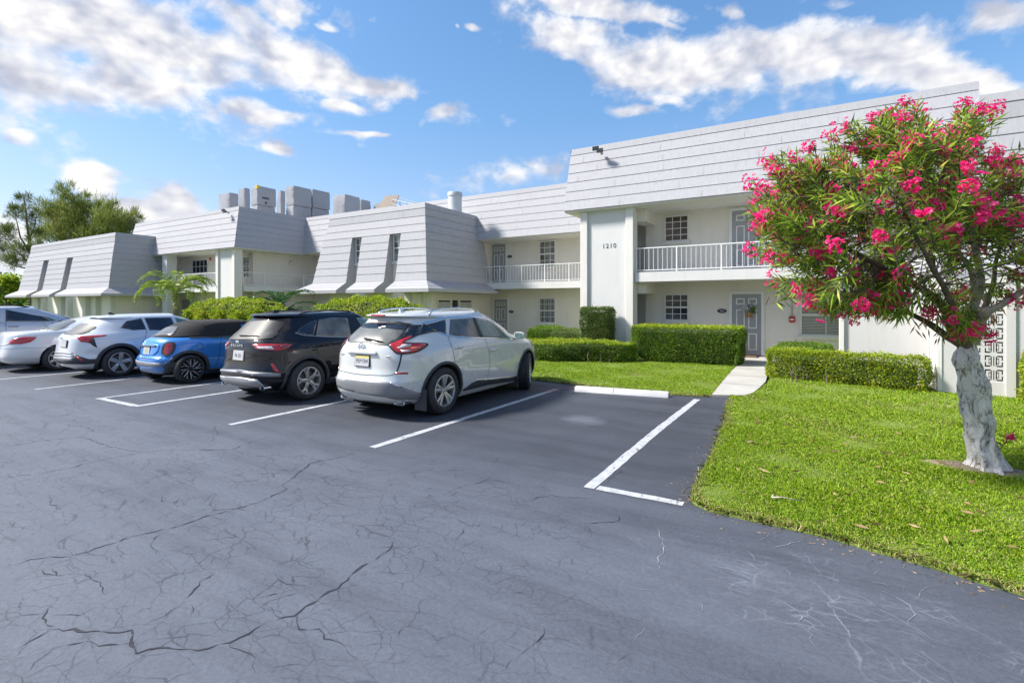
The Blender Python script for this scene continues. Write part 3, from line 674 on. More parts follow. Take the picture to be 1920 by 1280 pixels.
rail([(-29.2, 17.78), (-29.2, 21.98), (-21.6, 21.98)]); rail([(-38.5, 17.4), (-31.12, 17.4)])

# ---- mansard roofs
def mroof(path, prof, zdeck=None, extra=None, caps=True):
    b = MB(); top = prof[0][1]
    # metal cap at the top edge
    courses(b, path, [(-.02, top + .02), (0.02, top - .22)], True)
    courses(b, path, [(0.02, top - .22)] + prof[1:], True)
    # inner face of the parapet
    I = miter(path, -.14)
    A = miter(path, -.02)
    for i in range(len(path) - 1):
        b.quad((*A[i], top + .02), (*A[i + 1], top + .02), (*I[i + 1], top + .02), (*I[i], top + .02))
        b.quad((*I[i], top + .02), (*I[i + 1], top + .02), (*I[i + 1], top - .6), (*I[i], top - .6))
    # butt joints between the boards, staggered course by course
    b.cur = 1; PP = [(0.02, top - .22)] + prof[1:]
    for (o0, z0), (o1, z1) in zip(PP[:-1], PP[1:]):
        A = miter(path, o0 + .0035); Bm = miter(path, o1 + LIP + .0035)
        for i in range(len(path) - 1):
            Ln = (A[i + 1] - A[i]).length; s = rnd.uniform(.4, 2.4)
            while s < Ln - .3:
                u = s / Ln; w = .004 / Ln; b.quad((*A[i].lerp(A[i + 1], u - w), z0 - .02), (*A[i].lerp(A[i + 1], u + w), z0 - .02), (*Bm[i].lerp(Bm[i + 1], u + w), z1 + .02), (*Bm[i].lerp(Bm[i + 1], u - w), z1 + .02)); s += rnd.uniform(2.2, 3.6)
    b.cur = 0
    return bpart(b, 'mansard_roof', [M['shingle'], M['joint']])
def mprof(top, bot, o1, n): return [(0, top)] + [(o1 * (k) / n * 1.0 + .02, top - .22 + (bot - top + .22) * k / n) for k in range(0, n + 1)][1:]
P_R = mprof(7.63, 5.22, .65, 6)
mroof([(-7.86, 17.65), (3.77, 17.65)], P_R)
wallbox(-7.855, -7.80, 17.70, 21.5, 5.23, 7.4, 'shingle', 'roof_end')
wallbox(3.70, 3.765, 17.7, 21.5, 5.23, 7.4, 'shingle', 'roof_end')
mroof([(-29.4, 22.28), (-7.0, 22.28)], mprof(7.62, 5.14, .65, 6))
mroof([(-42.3, 17.65), (-29.42, 17.65), (-29.42, 22.26)], mprof(7.63, 5.12, .65, 6))
wallbox(-42.29, -42.22, 17.7, 21.5, 5.13, 7.4, 'shingle', 'roof_end')
for x0, x1, y0, y1, z in ((-7.8, 3.7, 17.8, 24, 7.1), (-29.3, -7.2, 22.45, 30, 7.1), (-42.2, -29.6, 17.8, 30, 7.1), (-52.9, -38.8, 15.2, 24, 6.15), (-21.4, -15.3, 18.0, 23.2, 6.15), (3.4, 18, 15.2, 24, 6.15)):
    b = MB(); b.box(x0, x1, y0, y1, z - .15, z); bpart(b, 'roof_deck', M['roof_flat'])
# bays: straight boards at the top, separate flared fins below with window slots between
ZT, ZSL, ZBR, ZE = 6.42, 5.10, 2.86, 2.48
def bay_prof(z0, z1, o0, o1, n): return prof_line(o0, z0, o1, z1, n)
OS = 0.60 * (ZT - .22 - ZSL) / (ZT - ZBR) + .03
def fin(path):
    b = MB()
    courses(b, path, prof_line(OS, ZSL, .60, ZBR, 6), True)
    courses(b, path, [(.60, ZBR), (.78, ZBR - .115), (.98, ZBR - .235), (1.20, ZE)], True)
    F0 = miter(path, 1.225); F1 = miter(path, 1.20); W = path
    for i in range(len(path) - 1):
        b.quad((*F0[i], ZE), (*F0[i + 1], ZE), (*F0[i + 1], ZE - .15), (*F0[i], ZE - .15))
        b.quad((*F0[i], ZE - .15), (*F0[i + 1], ZE - .15), (*W[i + 1], ZE - .15), (*W[i], ZE - .15))
        b.quad((*F0[i], ZE), (*F0[i + 1], ZE), (*F1[i + 1], ZE), (*F1[i], ZE))
    for i in (0, -1):  # cheeks of the slot
        b.quad((*F0[i], ZE), (*F0[i], ZE - .15), (*W[i], ZE - .15), (*W[i], ZE))
    return bpart(b, 'mansard_fin', M['shingle'])
def bay(xl, xr, yw, yb_l, yb_r, slots, left=True, right=True):
    path = ([(xl, yb_l)] if left else []) + [(xl, yw), (xr, yw)] + ([(xr, yb_r)] if right else [])
    mroof(path, [(0, ZT), (.05, ZT - .22 - (ZT - .22 - ZSL) / 3), (.05 + (OS - .05) / 2, ZT - .22 - 2 * (ZT - .22 - ZSL) / 3), (OS, ZSL)])
    xs = [xl] + [v for s in slots for v in s] + [xr]
    for k in range(0, len(xs), 2):
        p = [(xs[k], yw), (xs[k + 1], yw)]
        if k == 0 and left: p = [(xl, yb_l)] + p
        if k == len(xs) - 2 and right: p = p + [(xr, yb_r)]
        fin(p)
    # closing board above each slot
    for a, c in slots:
        b = MB(); b.box(a, c, yw - OS + .02, yw - .001, ZSL + .0, ZSL + .05); bpart(b, 'slot_head', M['shingle'])
bay(-21.55, -15.16, 17.8, 22.3, 22.3, [(-19.66, -18.98), (-17.12, -16.42)])
bay(-53.0, -38.6, 15.0, 20.0, 17.7, [(-49.75, -48.75), (-45.45, -44.45)])
bay(3.2, 18.0, 15.0, 17.7, 20.0, [(8.8, 9.6)], True, False)
# ---- pilasters under the bays
for x, w in ((-16.35, .36), (-15.6, .3), (-15.0, .3)):
    wallbox(x - .0, x + w, 17.72, 17.82, 0, 2.3, 'stucco_trim', 'pilaster')
for x, w in ((-51.3, .5), (-50.2, .35), (-47.0, .6), (-45.6, .35), (-42.8, .5), (-41.1, .35), (-38.9, .32)):
    wallbox(x, x + w, 14.72, 15.02, 0, 2.32, 'stucco_white', 'pilaster')
wallbox(-40.2, -38.95, 14.86, 15.02, 0, 2.32, 'stucco_trim', 'pilaster')
# ---- windows and doors
def window(x0, x1, z0, z1, y, cols, rows, pane='pane_dark', axis='y', sill=True, split=True, depth=.10, bars=True):
    """frame and panes in the wall plane y (axis 'x': wall plane x facing +X)"""
    w = x1 - x0; h = z1 - z0
    def bx(mb, a0, a1, d0, d1, c0, c1):
        if axis == 'y': mb.box(a0, a1, y + d0, y + d1, c0, c1)
        else: mb.box(y - d1, y - d0, a0, a1, c0, c1)
    p = MB(); bx(p, x0 + .03, x1 - .03, -.012, -.004, z0 + .03, z1 - .03)
    f = MB(); t = .045
    for a0, a1, c0, c1 in ((x0, x0 + t, z0, z1), (x1 - t, x1, z0, z1), (x0 + t, x1 - t, z0, z0 + t), (x0 + t, x1 - t, z1 - t, z1)): bx(f, a0, a1, -.055, -.002, c0, c1)
    if split: bx(f, x0 + t, x1 - t, -.045, -.002, z0 + h * .5 - .03, z0 + h * .5 + .03)
    for c in range(1, cols): bx(f, x0 + w * c / cols - .011, x0 + w * c / cols + .011, -.03, -.003, z0 + t, z1 - t)
    for r in range(1, rows):
        if split and abs(r / rows - .5) < .02: continue
        bx(f, x0 + t, x1 - t, -.028, -.003, z0 + h * r / rows - .011, z0 + h * r / rows + .011)
    win = bpart(p, 'window', M[pane])
    f.build('frame', M['trim_white'], win)
    if sill:
        s = MB(); bx(s, x0 - .06, x1 + .06, -.10, -.001, z0 - .11, z0 - .002); s.build('sill', M['stucco_trim'], win)
    return win
def door(x0, x1, z0, z1, y, pw=.035, handle_left=True):
    b = MB(); b.box(x0, x1, y - .03, y - .002, z0, z1)
    d = bpart(b, 'door', M['door_grey']); w = x1 - x0; h = z1 - z0
    t = MB()
    for a0, a1 in ((.14, .44), (.56, .86)):
        for c0, c1 in ((.83, .93), (.44, .75), (.09, .36)):
            X0, X1, Z0, Z1 = x0 + a0 * w, x0 + a1 * w, z0 + c0 * h, z0 + c1 * h
            for q in ((X0, X1, Z0, Z0 + pw), (X0, X1, Z1 - pw, Z1), (X0, X0 + pw, Z0 + pw, Z1 - pw), (X1 - pw, X1, Z0 + pw, Z1 - pw)):
                t.box(q[0], q[1], y - .042, y - .031, q[2], q[3])
    t.build('panel_trim', M['trim_white'], d)
    f = MB(); f.box(x0 - .10, x0 - .002, y - .05, y - .001, z0, z1 + .09); f.box(x1 + .002, x1 + .10, y - .05, y - .001, z0, z1 + .09); f.box(x0 - .002, x1 + .002, y - .05, y - .001, z1 + .002, z1 + .09)
    f.build('frame', M['trim_white'], d)
    k = MB(); hx = x0 + .07 if handle_left else x1 - .07
    k.cyl((hx, y - .03, z0 + .98), (0, -1, 0), .028, .02, 12); k.cyl((hx, y - .05, z0 + .98), (1 if handle_left else -1, 0, 0), .011, .11, 8)
    k.build('handle', M['metal_grey'], d)
    k = MB(); k.cyl((hx, y - .03, z0 + 1.12), (0, -1, 0), .024, .018, 12); k.build('deadbolt', M['metal_grey'], d)
    s = MB(); s.box(x0 - .05, x1 + .05, y - .12, y - .051, z0 - .03, z0 + .015); s.build('threshold', M['dark_metal'], d)
    return d
door(-2.36, -1.46, .06, 2.14, 18.9); door(-2.36, -1.46, 2.91, 5.0, 18.9, handle_left=False)
window(-4.66, -3.80, 4.08, 5.02, 18.9, 3, 4, 'pane_brown', split=False)
window(-4.66, -3.80, 1.20, 2.17, 18.9, 3, 4, 'pane_dark')
window(-0.32, 1.1, .78, 2.12, 18.9, 2, 2, 'pane_blinds')
door(-15.05, -14.2, 2.91, 5.05, 23.3, handle_left=False); door(-14.92, -14.1, .06, 2.06, 23.3, handle_left=False)
window(-12.14, -11.22, 3.72, 5.05, 23.3, 3, 4, 'pane_mid'); window(-12.14, -11.22, .83, 2.12, 23.3, 3, 4, 'pane_vblinds')
window(-19.62, -19.02, 3.82, 5.08, 17.8, 2, 4, 'pane_mid'); window(-17.08, -16.46, 3.82, 5.08, 17.8, 2, 4, 'pane_mid')
for a in (-49.7, -45.4): window(a, a + .9, 3.9, 5.08, 15.0, 2, 4, 'pane_dark')
# louvred windows and opening on the side of the middle bay
def louvre(y0, y1, z0, z1, xw):
    p = MB(); p.box(xw + .004, xw + .010, y0 + .03, y1 - .03, z0 + .03, z1 - .03)
    w = bpart(p, 'window', M['pane_dark'])
    f = MB()
    for q in ((y0, y0 + .05, z0, z1), (y1 - .05, y1, z0, z1), (y0 + .05, y1 - .05, z0, z0 + .05), (y0 + .05, y1 - .05, z1 - .05, z1)): f.box(xw + .002, xw + .06, *q)
    f.build('frame', M['trim_white'], w)
    s = MB(); n = int((z1 - z0 - .1) / .085)
    for k in range(n):
        z = z0 + .06 + k * .085
        s.add([(xw + .015, y0 + .05, z + .07), (xw + .015, y1 - .05, z + .07), (xw + .055, y1 - .05, z + .01), (xw + .055, y0 + .05, z + .01), (xw + .02, y0 + .05, z + .075), (xw + .02, y1 - .05, z + .075), (xw + .06, y1 - .05, z + .015), (xw + .06, y0 + .05, z + .015)], [(0, 1, 2, 3), (7, 6, 5, 4), (0, 4, 5, 1), (2, 6, 7, 3)])
    s.build('louvres', M['trim_white'], w)
louvre(18.65, 19.68, 1.0, 2.03, -15.16); louvre(20.35, 21.45, 1.0, 2.03, -15.16)
window(19.72, 20.3, .8, 2.05, -15.16, 1, 1, 'pane_dark', axis='x', sill=False, split=False)
# left block
window(-37.0, -35.05, 3.05, 4.84, 18.9, 4, 4, 'pane_blue'); window(-37.0, -35.05, .35, 1.97, 18.9, 4, 4, 'pane_blue')
window(-30.98, -30.3, 3.5, 4.88, 18.9, 2, 5, 'pane_blue', sill=False)
door(-39.6, -38.75, 2.91, 4.9, 18.9); 
b = MB(); b.box(-38.3, -37.2, 18.84, 18.895, .05, 2.1); bpart(b, 'closet_door', M['door_grey'])
# ---- breeze-block patio wall and privacy wall on the right
PWALL = empty('patio_wall', (2.2, 13.05, 0))
tag(PWALL, 'white patio wall with panel of patterned breeze blocks behind the pink flowering tree', 'wall')
def wpart(b, name, mat, par=None):
    o = b.build(name, mat, None); o.parent = par or PWALL
    if par is None: o.location = -Vector(PWALL.location)
    return o
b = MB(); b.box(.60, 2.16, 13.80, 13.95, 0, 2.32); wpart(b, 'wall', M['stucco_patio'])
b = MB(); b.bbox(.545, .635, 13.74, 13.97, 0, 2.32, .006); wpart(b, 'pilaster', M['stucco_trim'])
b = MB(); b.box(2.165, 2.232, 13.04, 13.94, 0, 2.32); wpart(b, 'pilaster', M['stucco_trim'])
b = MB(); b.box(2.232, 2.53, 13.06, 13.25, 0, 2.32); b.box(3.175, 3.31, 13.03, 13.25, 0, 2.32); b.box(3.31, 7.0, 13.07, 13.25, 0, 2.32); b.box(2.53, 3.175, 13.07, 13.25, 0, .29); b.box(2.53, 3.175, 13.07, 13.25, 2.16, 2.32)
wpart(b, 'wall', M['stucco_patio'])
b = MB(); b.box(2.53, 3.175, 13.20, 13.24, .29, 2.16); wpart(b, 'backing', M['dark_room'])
b = MB(); bw = .3225; bh = .2671
for i in range(2):
    for j in range(7):
        x0 = 2.53 + i * bw; z0 = .29 + j * bh; y0, y1 = 13.085, 13.19
        W, H = bw, bh; t = .022
        def q(a0, a1, c0, c1): b.box(x0 + a0 * W, x0 + a1 * W, y0, y1, z0 + c0 * H, z0 + c1 * H)
        q(0, 1, 0, .09); q(0, 1, .91, 1); q(0, .09, .09, .91); q(.91, 1, .09, .91)       # outer frame
        q(.16, .26, .20, .80) ; q(.74, .84, .20, .80)                                     # C backs
        q(.26, .36, .20, .29); q(.26, .36, .71, .80); q(.64, .74, .20, .29); q(.64, .74, .71, .80)
        q(.30, .35, .36, .64); q(.65, .70, .36, .64)
        q(.42, .47, .16, .84); q(.53, .58, .16, .84)                                       # the two bars
        q(.09, .16, .44, .56); q(.84, .91, .44, .56)
        q(.36, .64, .09, .16); q(.36, .64, .84, .91)
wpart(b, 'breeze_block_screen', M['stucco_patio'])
# ---- house number
M['num'] = sm('number_dark', (0.035, 0.04, 0.06), 0.4, var=0.05)
n_ = text_mesh('house_number', '1210', .232, M['num'], Matrix.Translation((-6.215, 17.286, 3.865)) @ Matrix.Rotation(R(90), 4, 'X'), None, .004, 1.18, .0)
n_.parent = B_; n_.location = -Vector(B_.location)
# ------------------------------------------------------------------ car building kit
def pchip(xs, ys):
    xs = np.array(xs, float); ys = np.array(ys, float); h = np.diff(xs); d = np.diff(ys) / h
    m = np.zeros_like(ys); m[0], m[-1] = d[0], d[-1]
    for i in range(1, len(xs) - 1):
        if d[i - 1] * d[i] > 0:
            w1, w2 = 2 * h[i] + h[i - 1], h[i] + 2 * h[i - 1]; m[i] = (w1 + w2) / (w1 / d[i - 1] + w2 / d[i])
    def f(x):
        i = int(np.clip(np.searchsorted(xs, x) - 1, 0, len(h) - 1)); t = (x - xs[i]) / h[i]
        return ((1 + 2 * t) * (1 - t) ** 2 * ys[i] + t * (1 - t) ** 2 * h[i] * m[i] + t * t * (3 - 2 * t) * ys[i + 1] + t * t * (t - 1) * h[i] * m[i + 1])
    return f
def quarter(hy, w, n, M_):
    th = np.linspace(0, math.pi / 2, 700)
    th = np.concatenate([np.linspace(0, .02, 80), np.linspace(.02, math.pi / 2 - .02, 700)[1:-1], np.linspace(math.pi / 2 - .02, math.pi / 2, 80)])
    y = hy * np.abs(np.cos(th)) ** (2 / n); x = w * np.abs(np.sin(th)) ** (2 / n)
    s = np.concatenate([[0], np.cumsum(np.hypot(np.diff(x), np.diff(y)))])
    q = np.linspace(0, s[-1], M_ + 1)
    return np.interp(q, s, x), np.interp(q, s, y)      # from (0,hy) to (w,0)
class Car:
    def __init__(self, name, label, cat, loc, prof, yc, wheels, paint, group=None, bulge=None, rz=0.0):
        self.root = empty(name, (loc[0], loc[1], 0), rz); tag(self.root, label, cat, group); self.loc = loc; self.rz = rz
        self.yc = yc; self.wheels = wheels; self.paint = paint
        zs = [p[0] for p in prof]; fr = [pchip(zs, [p[k] for p in prof]) for k in range(1, 6)]
        Z = list(np.arange(zs[0], zs[-1] - .10, .022)) + list(np.arange(zs[-1] - .10, zs[-1], .006)) + [zs[-1]]
        Mq = 44; rings = []
        for z in Z:
            r, f, w, nr, nf = [g(z) for g in fr]
            xr, yr = quarter(max(yc - r, .01), max(w, .01), nr, Mq); xf, yf = quarter(max(f - yc, .01), max(w, .01), nf, Mq)
            pts = [(xr[i], yc - yr[i]) for i in range(Mq + 1)] + [(xf[i], yc + yf[i]) for i in range(Mq - 1, -1, -1)]
            pts = pts + [(-x, y) for x, y in pts[-2:0:-1]]
            if bulge: pts = [(x + math.copysign(bulge(y, z), x) * min(1, abs(x) / .5), y) for x, y in pts]
            rings.append([(x, y, z) for x, y in pts])
        b = MB(); b.loft(rings)
        self.body0 = b.build('body', None, None)
        bm = bmesh.new(); bm.from_mesh(self.body0.data); self.bvh = BVHTree.FromBMesh(bm); bm.free()
    def cut_wells(self, ra, depth=.30):
        o = self.body0; cut = MB()
        self.ra = ra
        for wy, wz in self.wheels:
            for s in (1, -1):
                hit = self.bvh.ray_cast(Vector((s * 3, wy, wz + ra * .8)), Vector((-s, 0, 0)))[0]; w = abs(hit.x)
                cut.cyl((s * (w - depth), wy, wz), (s, 0, 0), ra, depth + .5, 40)
        c = cut.build('cutter'); md = o.modifiers.new('b', 'BOOLEAN'); md.object = c; md.operation = 'DIFFERENCE'; md.solver = 'EXACT'
        dg = bpy.context.evaluated_depsgraph_get(); dg.update()
        me = bpy.data.meshes.new_from_object(o.evaluated_get(dg)); o.modifiers.clear(); old = o.data; o.data = me; bpy.data.meshes.remove(old)
        cm = c.data; bpy.data.objects.remove(c); bpy.data.meshes.remove(cm)
        me.materials.clear(); me.materials.append(self.paint); me.materials.append(M['well'])
        zmin = min(v.co.z for v in me.vertices)
        for p in me.polygons:
            c_ = p.center
            inw = any(math.hypot(c_.y - wy, c_.z - wz) < ra + .004 and (abs(p.normal.x) < .5 or math.hypot(c_.y - wy, c_.z - wz) < ra * .97) for wy, wz in self.wheels)
            bottom = p.normal.z < -.8 and c_.z < zmin + .03
            p.material_index = 1 if (inw or bottom) else 0
        me.polygons.foreach_set('use_smooth', [True] * len(me.polygons)); me.set_sharp_from_angle(angle=R(38)); me.name = 'body'
        o.parent = self.root
        return o
    # ---- photo pixel -> point on this body (car space)
    def px(self, x, y):
        u = (x - 960) / F_PX; v = (HOR - y) / F_PX
        d = Vector((u * CC - CS, u * CS + CC, v)).normalized(); o = Vector((-self.loc[0], -self.loc[1], CAM_H))
        if self.rz:
            rot = Matrix.Rotation(-self.rz, 3, 'Z'); d = rot @ d; o = rot @ o
        h = self.bvh.ray_cast(o, d)
        if h[0] is not None: return h[0]
        best = None
        for k in range(60):
            t = 3 + k * .3; n = self.bvh.find_nearest(o + d * t)
            if best is None or n[3] < best[1]: best = (n[0], n[3])
        return best[0]
    def to2(self, p, plane):
        if plane == 'side': return (p.y, p.z)
        if plane == 'rear': return (p.x, p.z)
        if plane == 'top': return (p.x, p.y)
        return (math.atan2(p.x, self.yc - p.y) * 1.0, p.z)     # wrap: angle from the tail, round to +x
    def cast(self, q, plane, flip=1):
        a, c = q
        if plane == 'side': o, d = Vector((3, a, c)), Vector((-1, 0, 0))
        elif plane == 'rear': o, d = Vector((a, -3, c)), Vector((0, 1, 0))
        elif plane == 'front': o, d = Vector((a, 9, c)), Vector((0, -1, 0))
        elif plane == 'top': o, d = Vector((a, c, 3)), Vector((0, 0, -1))
        else:
            dr = Vector((math.sin(a), -math.cos(a), 0)); o = Vector((0, self.yc, c)) + dr * 5; d = -dr
        h = self.bvh.ray_cast(o, d)
        if h[0] is None:
            h = self.bvh.find_nearest(o + d * (3 if plane != 'wrap' else 4))
        p, n = h[0], h[1]
        if n.dot(d) > 0: n = -n
        return p, n
    def patch(self, name, poly, plane, mat, off=.004, parent=None, mirror=False, grid=.035, smooth_n=0, pixels=True, rim=True, dome=0.0):
        P = [self.to2(self.px(*q), plane) for q in poly] if pixels else list(poly)
        if smooth_n: P = catmull(P, smooth_n)
        # resample the outline
        Q = []
        for i, a in enumerate(P):
            c = P[(i + 1) % len(P)]; L = math.hypot(c[0] - a[0], c[1] - a[1]); n = max(1, int(L / grid))
            for k in range(n): Q.append((a[0] + (c[0] - a[0]) * k / n, a[1] + (c[1] - a[1]) * k / n))
        xs = [q[0] for q in Q]; ys = [q[1] for q in Q]
        pts = [Vector(q) for q in Q]; nb = len(pts)
        gx = np.arange(min(xs), max(xs), grid); gy = np.arange(min(ys), max(ys), grid)
        for x in gx:
            for y in gy:
                if inside((x, y), Q) and min((x - q[0]) ** 2 + (y - q[1]) ** 2 for q in Q) > (grid * .45) ** 2: pts.append(Vector((x, y)))
        res = geometry.delaunay_2d_cdt(pts, [], [list(range(nb))], 1, 1e-6)
        vs, fs = res[0], res[2]
        V = []; Ns = []
        edge_d = lambda q: min(math.hypot(q[0] - e[0], q[1] - e[1]) for e in Q)
        for q in vs:
            p, n = self.cast((q[0], q[1]), plane)
            d_ = off + (dome * min(1, edge_d(q) / .05) if dome else 0)
            V.append(p + n * d_); Ns.append(n)
        F = [tuple(f) for f in fs]
        # outline edges for the skirt
        cnt = {}
        for f in F:
            for i in range(len(f)):
                e = (f[i], f[(i + 1) % len(f)]); k = tuple(sorted(e)); cnt.setdefault(k, []).append(e)
        b = MB(); b.add(V, F)
        if rim:
            for k, es in cnt.items():
                if len(es) == 1:
                    i, j = es[0]; dp = off + .008
                    b.quad(V[i], V[j], V[j] - Ns[j] * dp, V[i] - Ns[i] * dp)
        def mk(bb, nm):
            o = bb.build(nm, mat, parent or self.root, smooth=True, angle=45)
            bm = bmesh.new(); bm.from_mesh(o.data); bmesh.ops.remove_doubles(bm, verts=bm.verts, dist=1e-5); bmesh.ops.recalc_face_normals(bm, faces=bm.faces)
            c_ = sum((f.normal for f in bm.faces), Vector()); n0 = sum(Ns, Vector())
            bm.to_mesh(o.data); bm.free(); return o
        o = mk(b, name); out = [o]
        if mirror:
            b2 = MB(); b2.v = [(-x, y, z) for x, y, z in b.v]; b2.f = [tuple(reversed(f)) for f in b.f]; b2.mi = list(b.mi)
            out.append(mk(b2, name))
        return out
    def line(self, name, pts, plane, w, mat, off=.002, pixels=True, mirror=False, parent=None, smooth_n=4):
        P = [self.to2(self.px(*q), plane) for q in pts] if pixels else list(pts)
        if smooth_n: P = catmull(P, smooth_n, False)
        L, Rr = [], []
        for i, p in enumerate(P):
            a = P[max(i - 1, 0)]; c = P[min(i + 1, len(P) - 1)]; tx, ty = c[0] - a[0], c[1] - a[1]; l = math.hypot(tx, ty) or 1
            L.append((p[0] - ty / l * w / 2, p[1] + tx / l * w / 2)); Rr.append((p[0] + ty / l * w / 2, p[1] - tx / l * w / 2))
        return self.patch(name, L + Rr[::-1], plane, mat, off + .001, parent, mirror, grid=max(.03, w), pixels=False, rim=False)
def catmull(P, n, closed=True):
    out = []; m = len(P)
    for i in range(m if closed else m - 1):
        p0 = P[(i - 1) % m] if closed or i > 0 else P[i]; p1 = P[i]; p2 = P[(i + 1) % m]; p3 = P[(i + 2) % m] if closed or i + 2 < m else P[i + 1]
        for k in range(n):
            t = k / n
            out.append(tuple(.5 * (2 * b + (c - a) * t + (2 * a - 5 * b + 4 * c - d) * t * t + (3 * b - a - 3 * c + d) * t ** 3) for a, b, c, d in zip(p0, p1, p2, p3)))
    if not closed: out.append(tuple(P[-1]))
    return out
def inside(p, Q):
    x, y = p; r = False; j = len(Q) - 1
    for i in range(len(Q)):
        if (Q[i][1] > y) != (Q[j][1] > y) and x < (Q[j][0] - Q[i][0]) * (y - Q[i][1]) / (Q[j][1] - Q[i][1]) + Q[i][0]: r = not r
        j = i
    return r

# ---- materials of the cars
def paint_car(name, col, metal=0.0, rough=0.32, coat=1.0, flake=0.0):
    m, nt, p, o = new_mat(name)
    v = coords(nt); f = noise(nt, v, 1.6, 3, .5)
    nt.links.new(ramp(nt, f, [(0.3, tuple(c * .97 for c in col)), (0.7, tuple(min(1, c * 1.02) for c in col))]), p.inputs['Base Color'])
    p.inputs['Metallic'].default_value = metal; p.inputs['Roughness'].default_value = rough
    p.inputs['Coat Weight'].default_value = coat; p.inputs['Coat Roughness'].default_value = .02; p.inputs['Coat IOR'].default_value = 1.65
    if max(col) < .02: p.inputs['Specular IOR Level'].default_value = .08; p.inputs['Coat IOR'].default_value = 1.45
    dn = noise(nt, v, 3.0, 4, .6)
    nt.links.new(ramp(nt, dn, [(0.35, (rough, rough, rough)), (0.8, (rough + .12,) * 3)]), p.inputs['Roughness'])
    return m
M['well'] = sm('wheel_well', (0.012, 0.012, 0.014), .9, var=.2)
M['cladding'] = sm('grey_cladding', (0.035, 0.04, 0.05), .55, var=.08, nscale=20)
M['clad_light'] = sm('satin_grey_trim', (0.22, 0.225, 0.24), .42, .2, var=.05)
M['glass'] = pane_mat('car_glass_dark', (.008, .012, .024), (.02, .028, .045), 2.0)
M['glass_clear'] = pane_mat('car_glass_clear', (.05, .11, .105), (.13, .2, .19), 3.0)
def _refl(m, ior):
    p = [n for n in m.node_tree.nodes if n.type == 'BSDF_PRINCIPLED'][0]; p.inputs['IOR'].default_value = ior; p.inputs['Roughness'].default_value = .02
M['glass_rear'] = pane_mat('car_glass_tailgate', (.07, .07, .07), (.16, .16, .15), 2.5)
M['glass_warm'] = pane_mat('car_glass_rear', (.07, .07, .068), (.17, .165, .15), 2.5)
for k_ in ('glass', 'glass_clear', 'glass_warm', 'glass_rear'): _refl(M[k_], 1.8)
[n for n in M['glass_rear'].node_tree.nodes if n.type == 'BSDF_PRINCIPLED'][0].inputs['Roughness'].default_value = .24
def lens(name, col, rough=.08):
    m, nt, p, o = new_mat(name)
    w = noise(nt, coords(nt, (1, 1, 1)), 40, 2, .5)
    nt.links.new(ramp(nt, w, [(0.35, tuple(c * .7 for c in col)), (0.65, col)]), p.inputs['Base Color'])
    p.inputs['Roughness'].default_value = rough; p.inputs['Coat Weight'].default_value = 1.0
    return m
M['lens_red'] = lens('lens_red', (.52, .012, .02)); M['lens_dark'] = lens('lens_smoked', (.10, .008, .015)); M['lens_white'] = lens('lens_clear', (.62, .6, .62)); M['lens_orange'] = lens('lens_orange', (.55, .12, .05))
def tyre_mat():
    m, nt, p, o = new_mat('tyre_rubber')
    nt.links.new(ramp(nt, noise(nt, coords(nt), 9, 4, .6), [(0.3, (.017, .018, .021)), (0.7, (.030, .032, .037))]), p.inputs['Base Color'])
    p.inputs['Roughness'].default_value = .75; return m
M['tyre'] = tyre_mat()
M['rim_silver'] = sm('rim_silver', (.50, .51, .53), .28, .75, var=.06); M['rim_dark'] = sm('rim_dark', (.018, .018, .02), .35, .3, var=.1)
M['disc'] = sm('brake_disc', (.16, .15, .145), .45, .7, var=.2)
M['plate'] = sm('plate_white', (.46, .46, .48), .4, var=.05); M['plate_ink'] = sm('plate_ink', (.03, .03, .05), .5, var=0)
M['plate_yellow'] = sm('plate_yellow', (.62, .55, .16), .4, var=.1); M['plate_green'] = sm('plate_green', (.35, .42, .25), .4, var=.3, nscale=30)

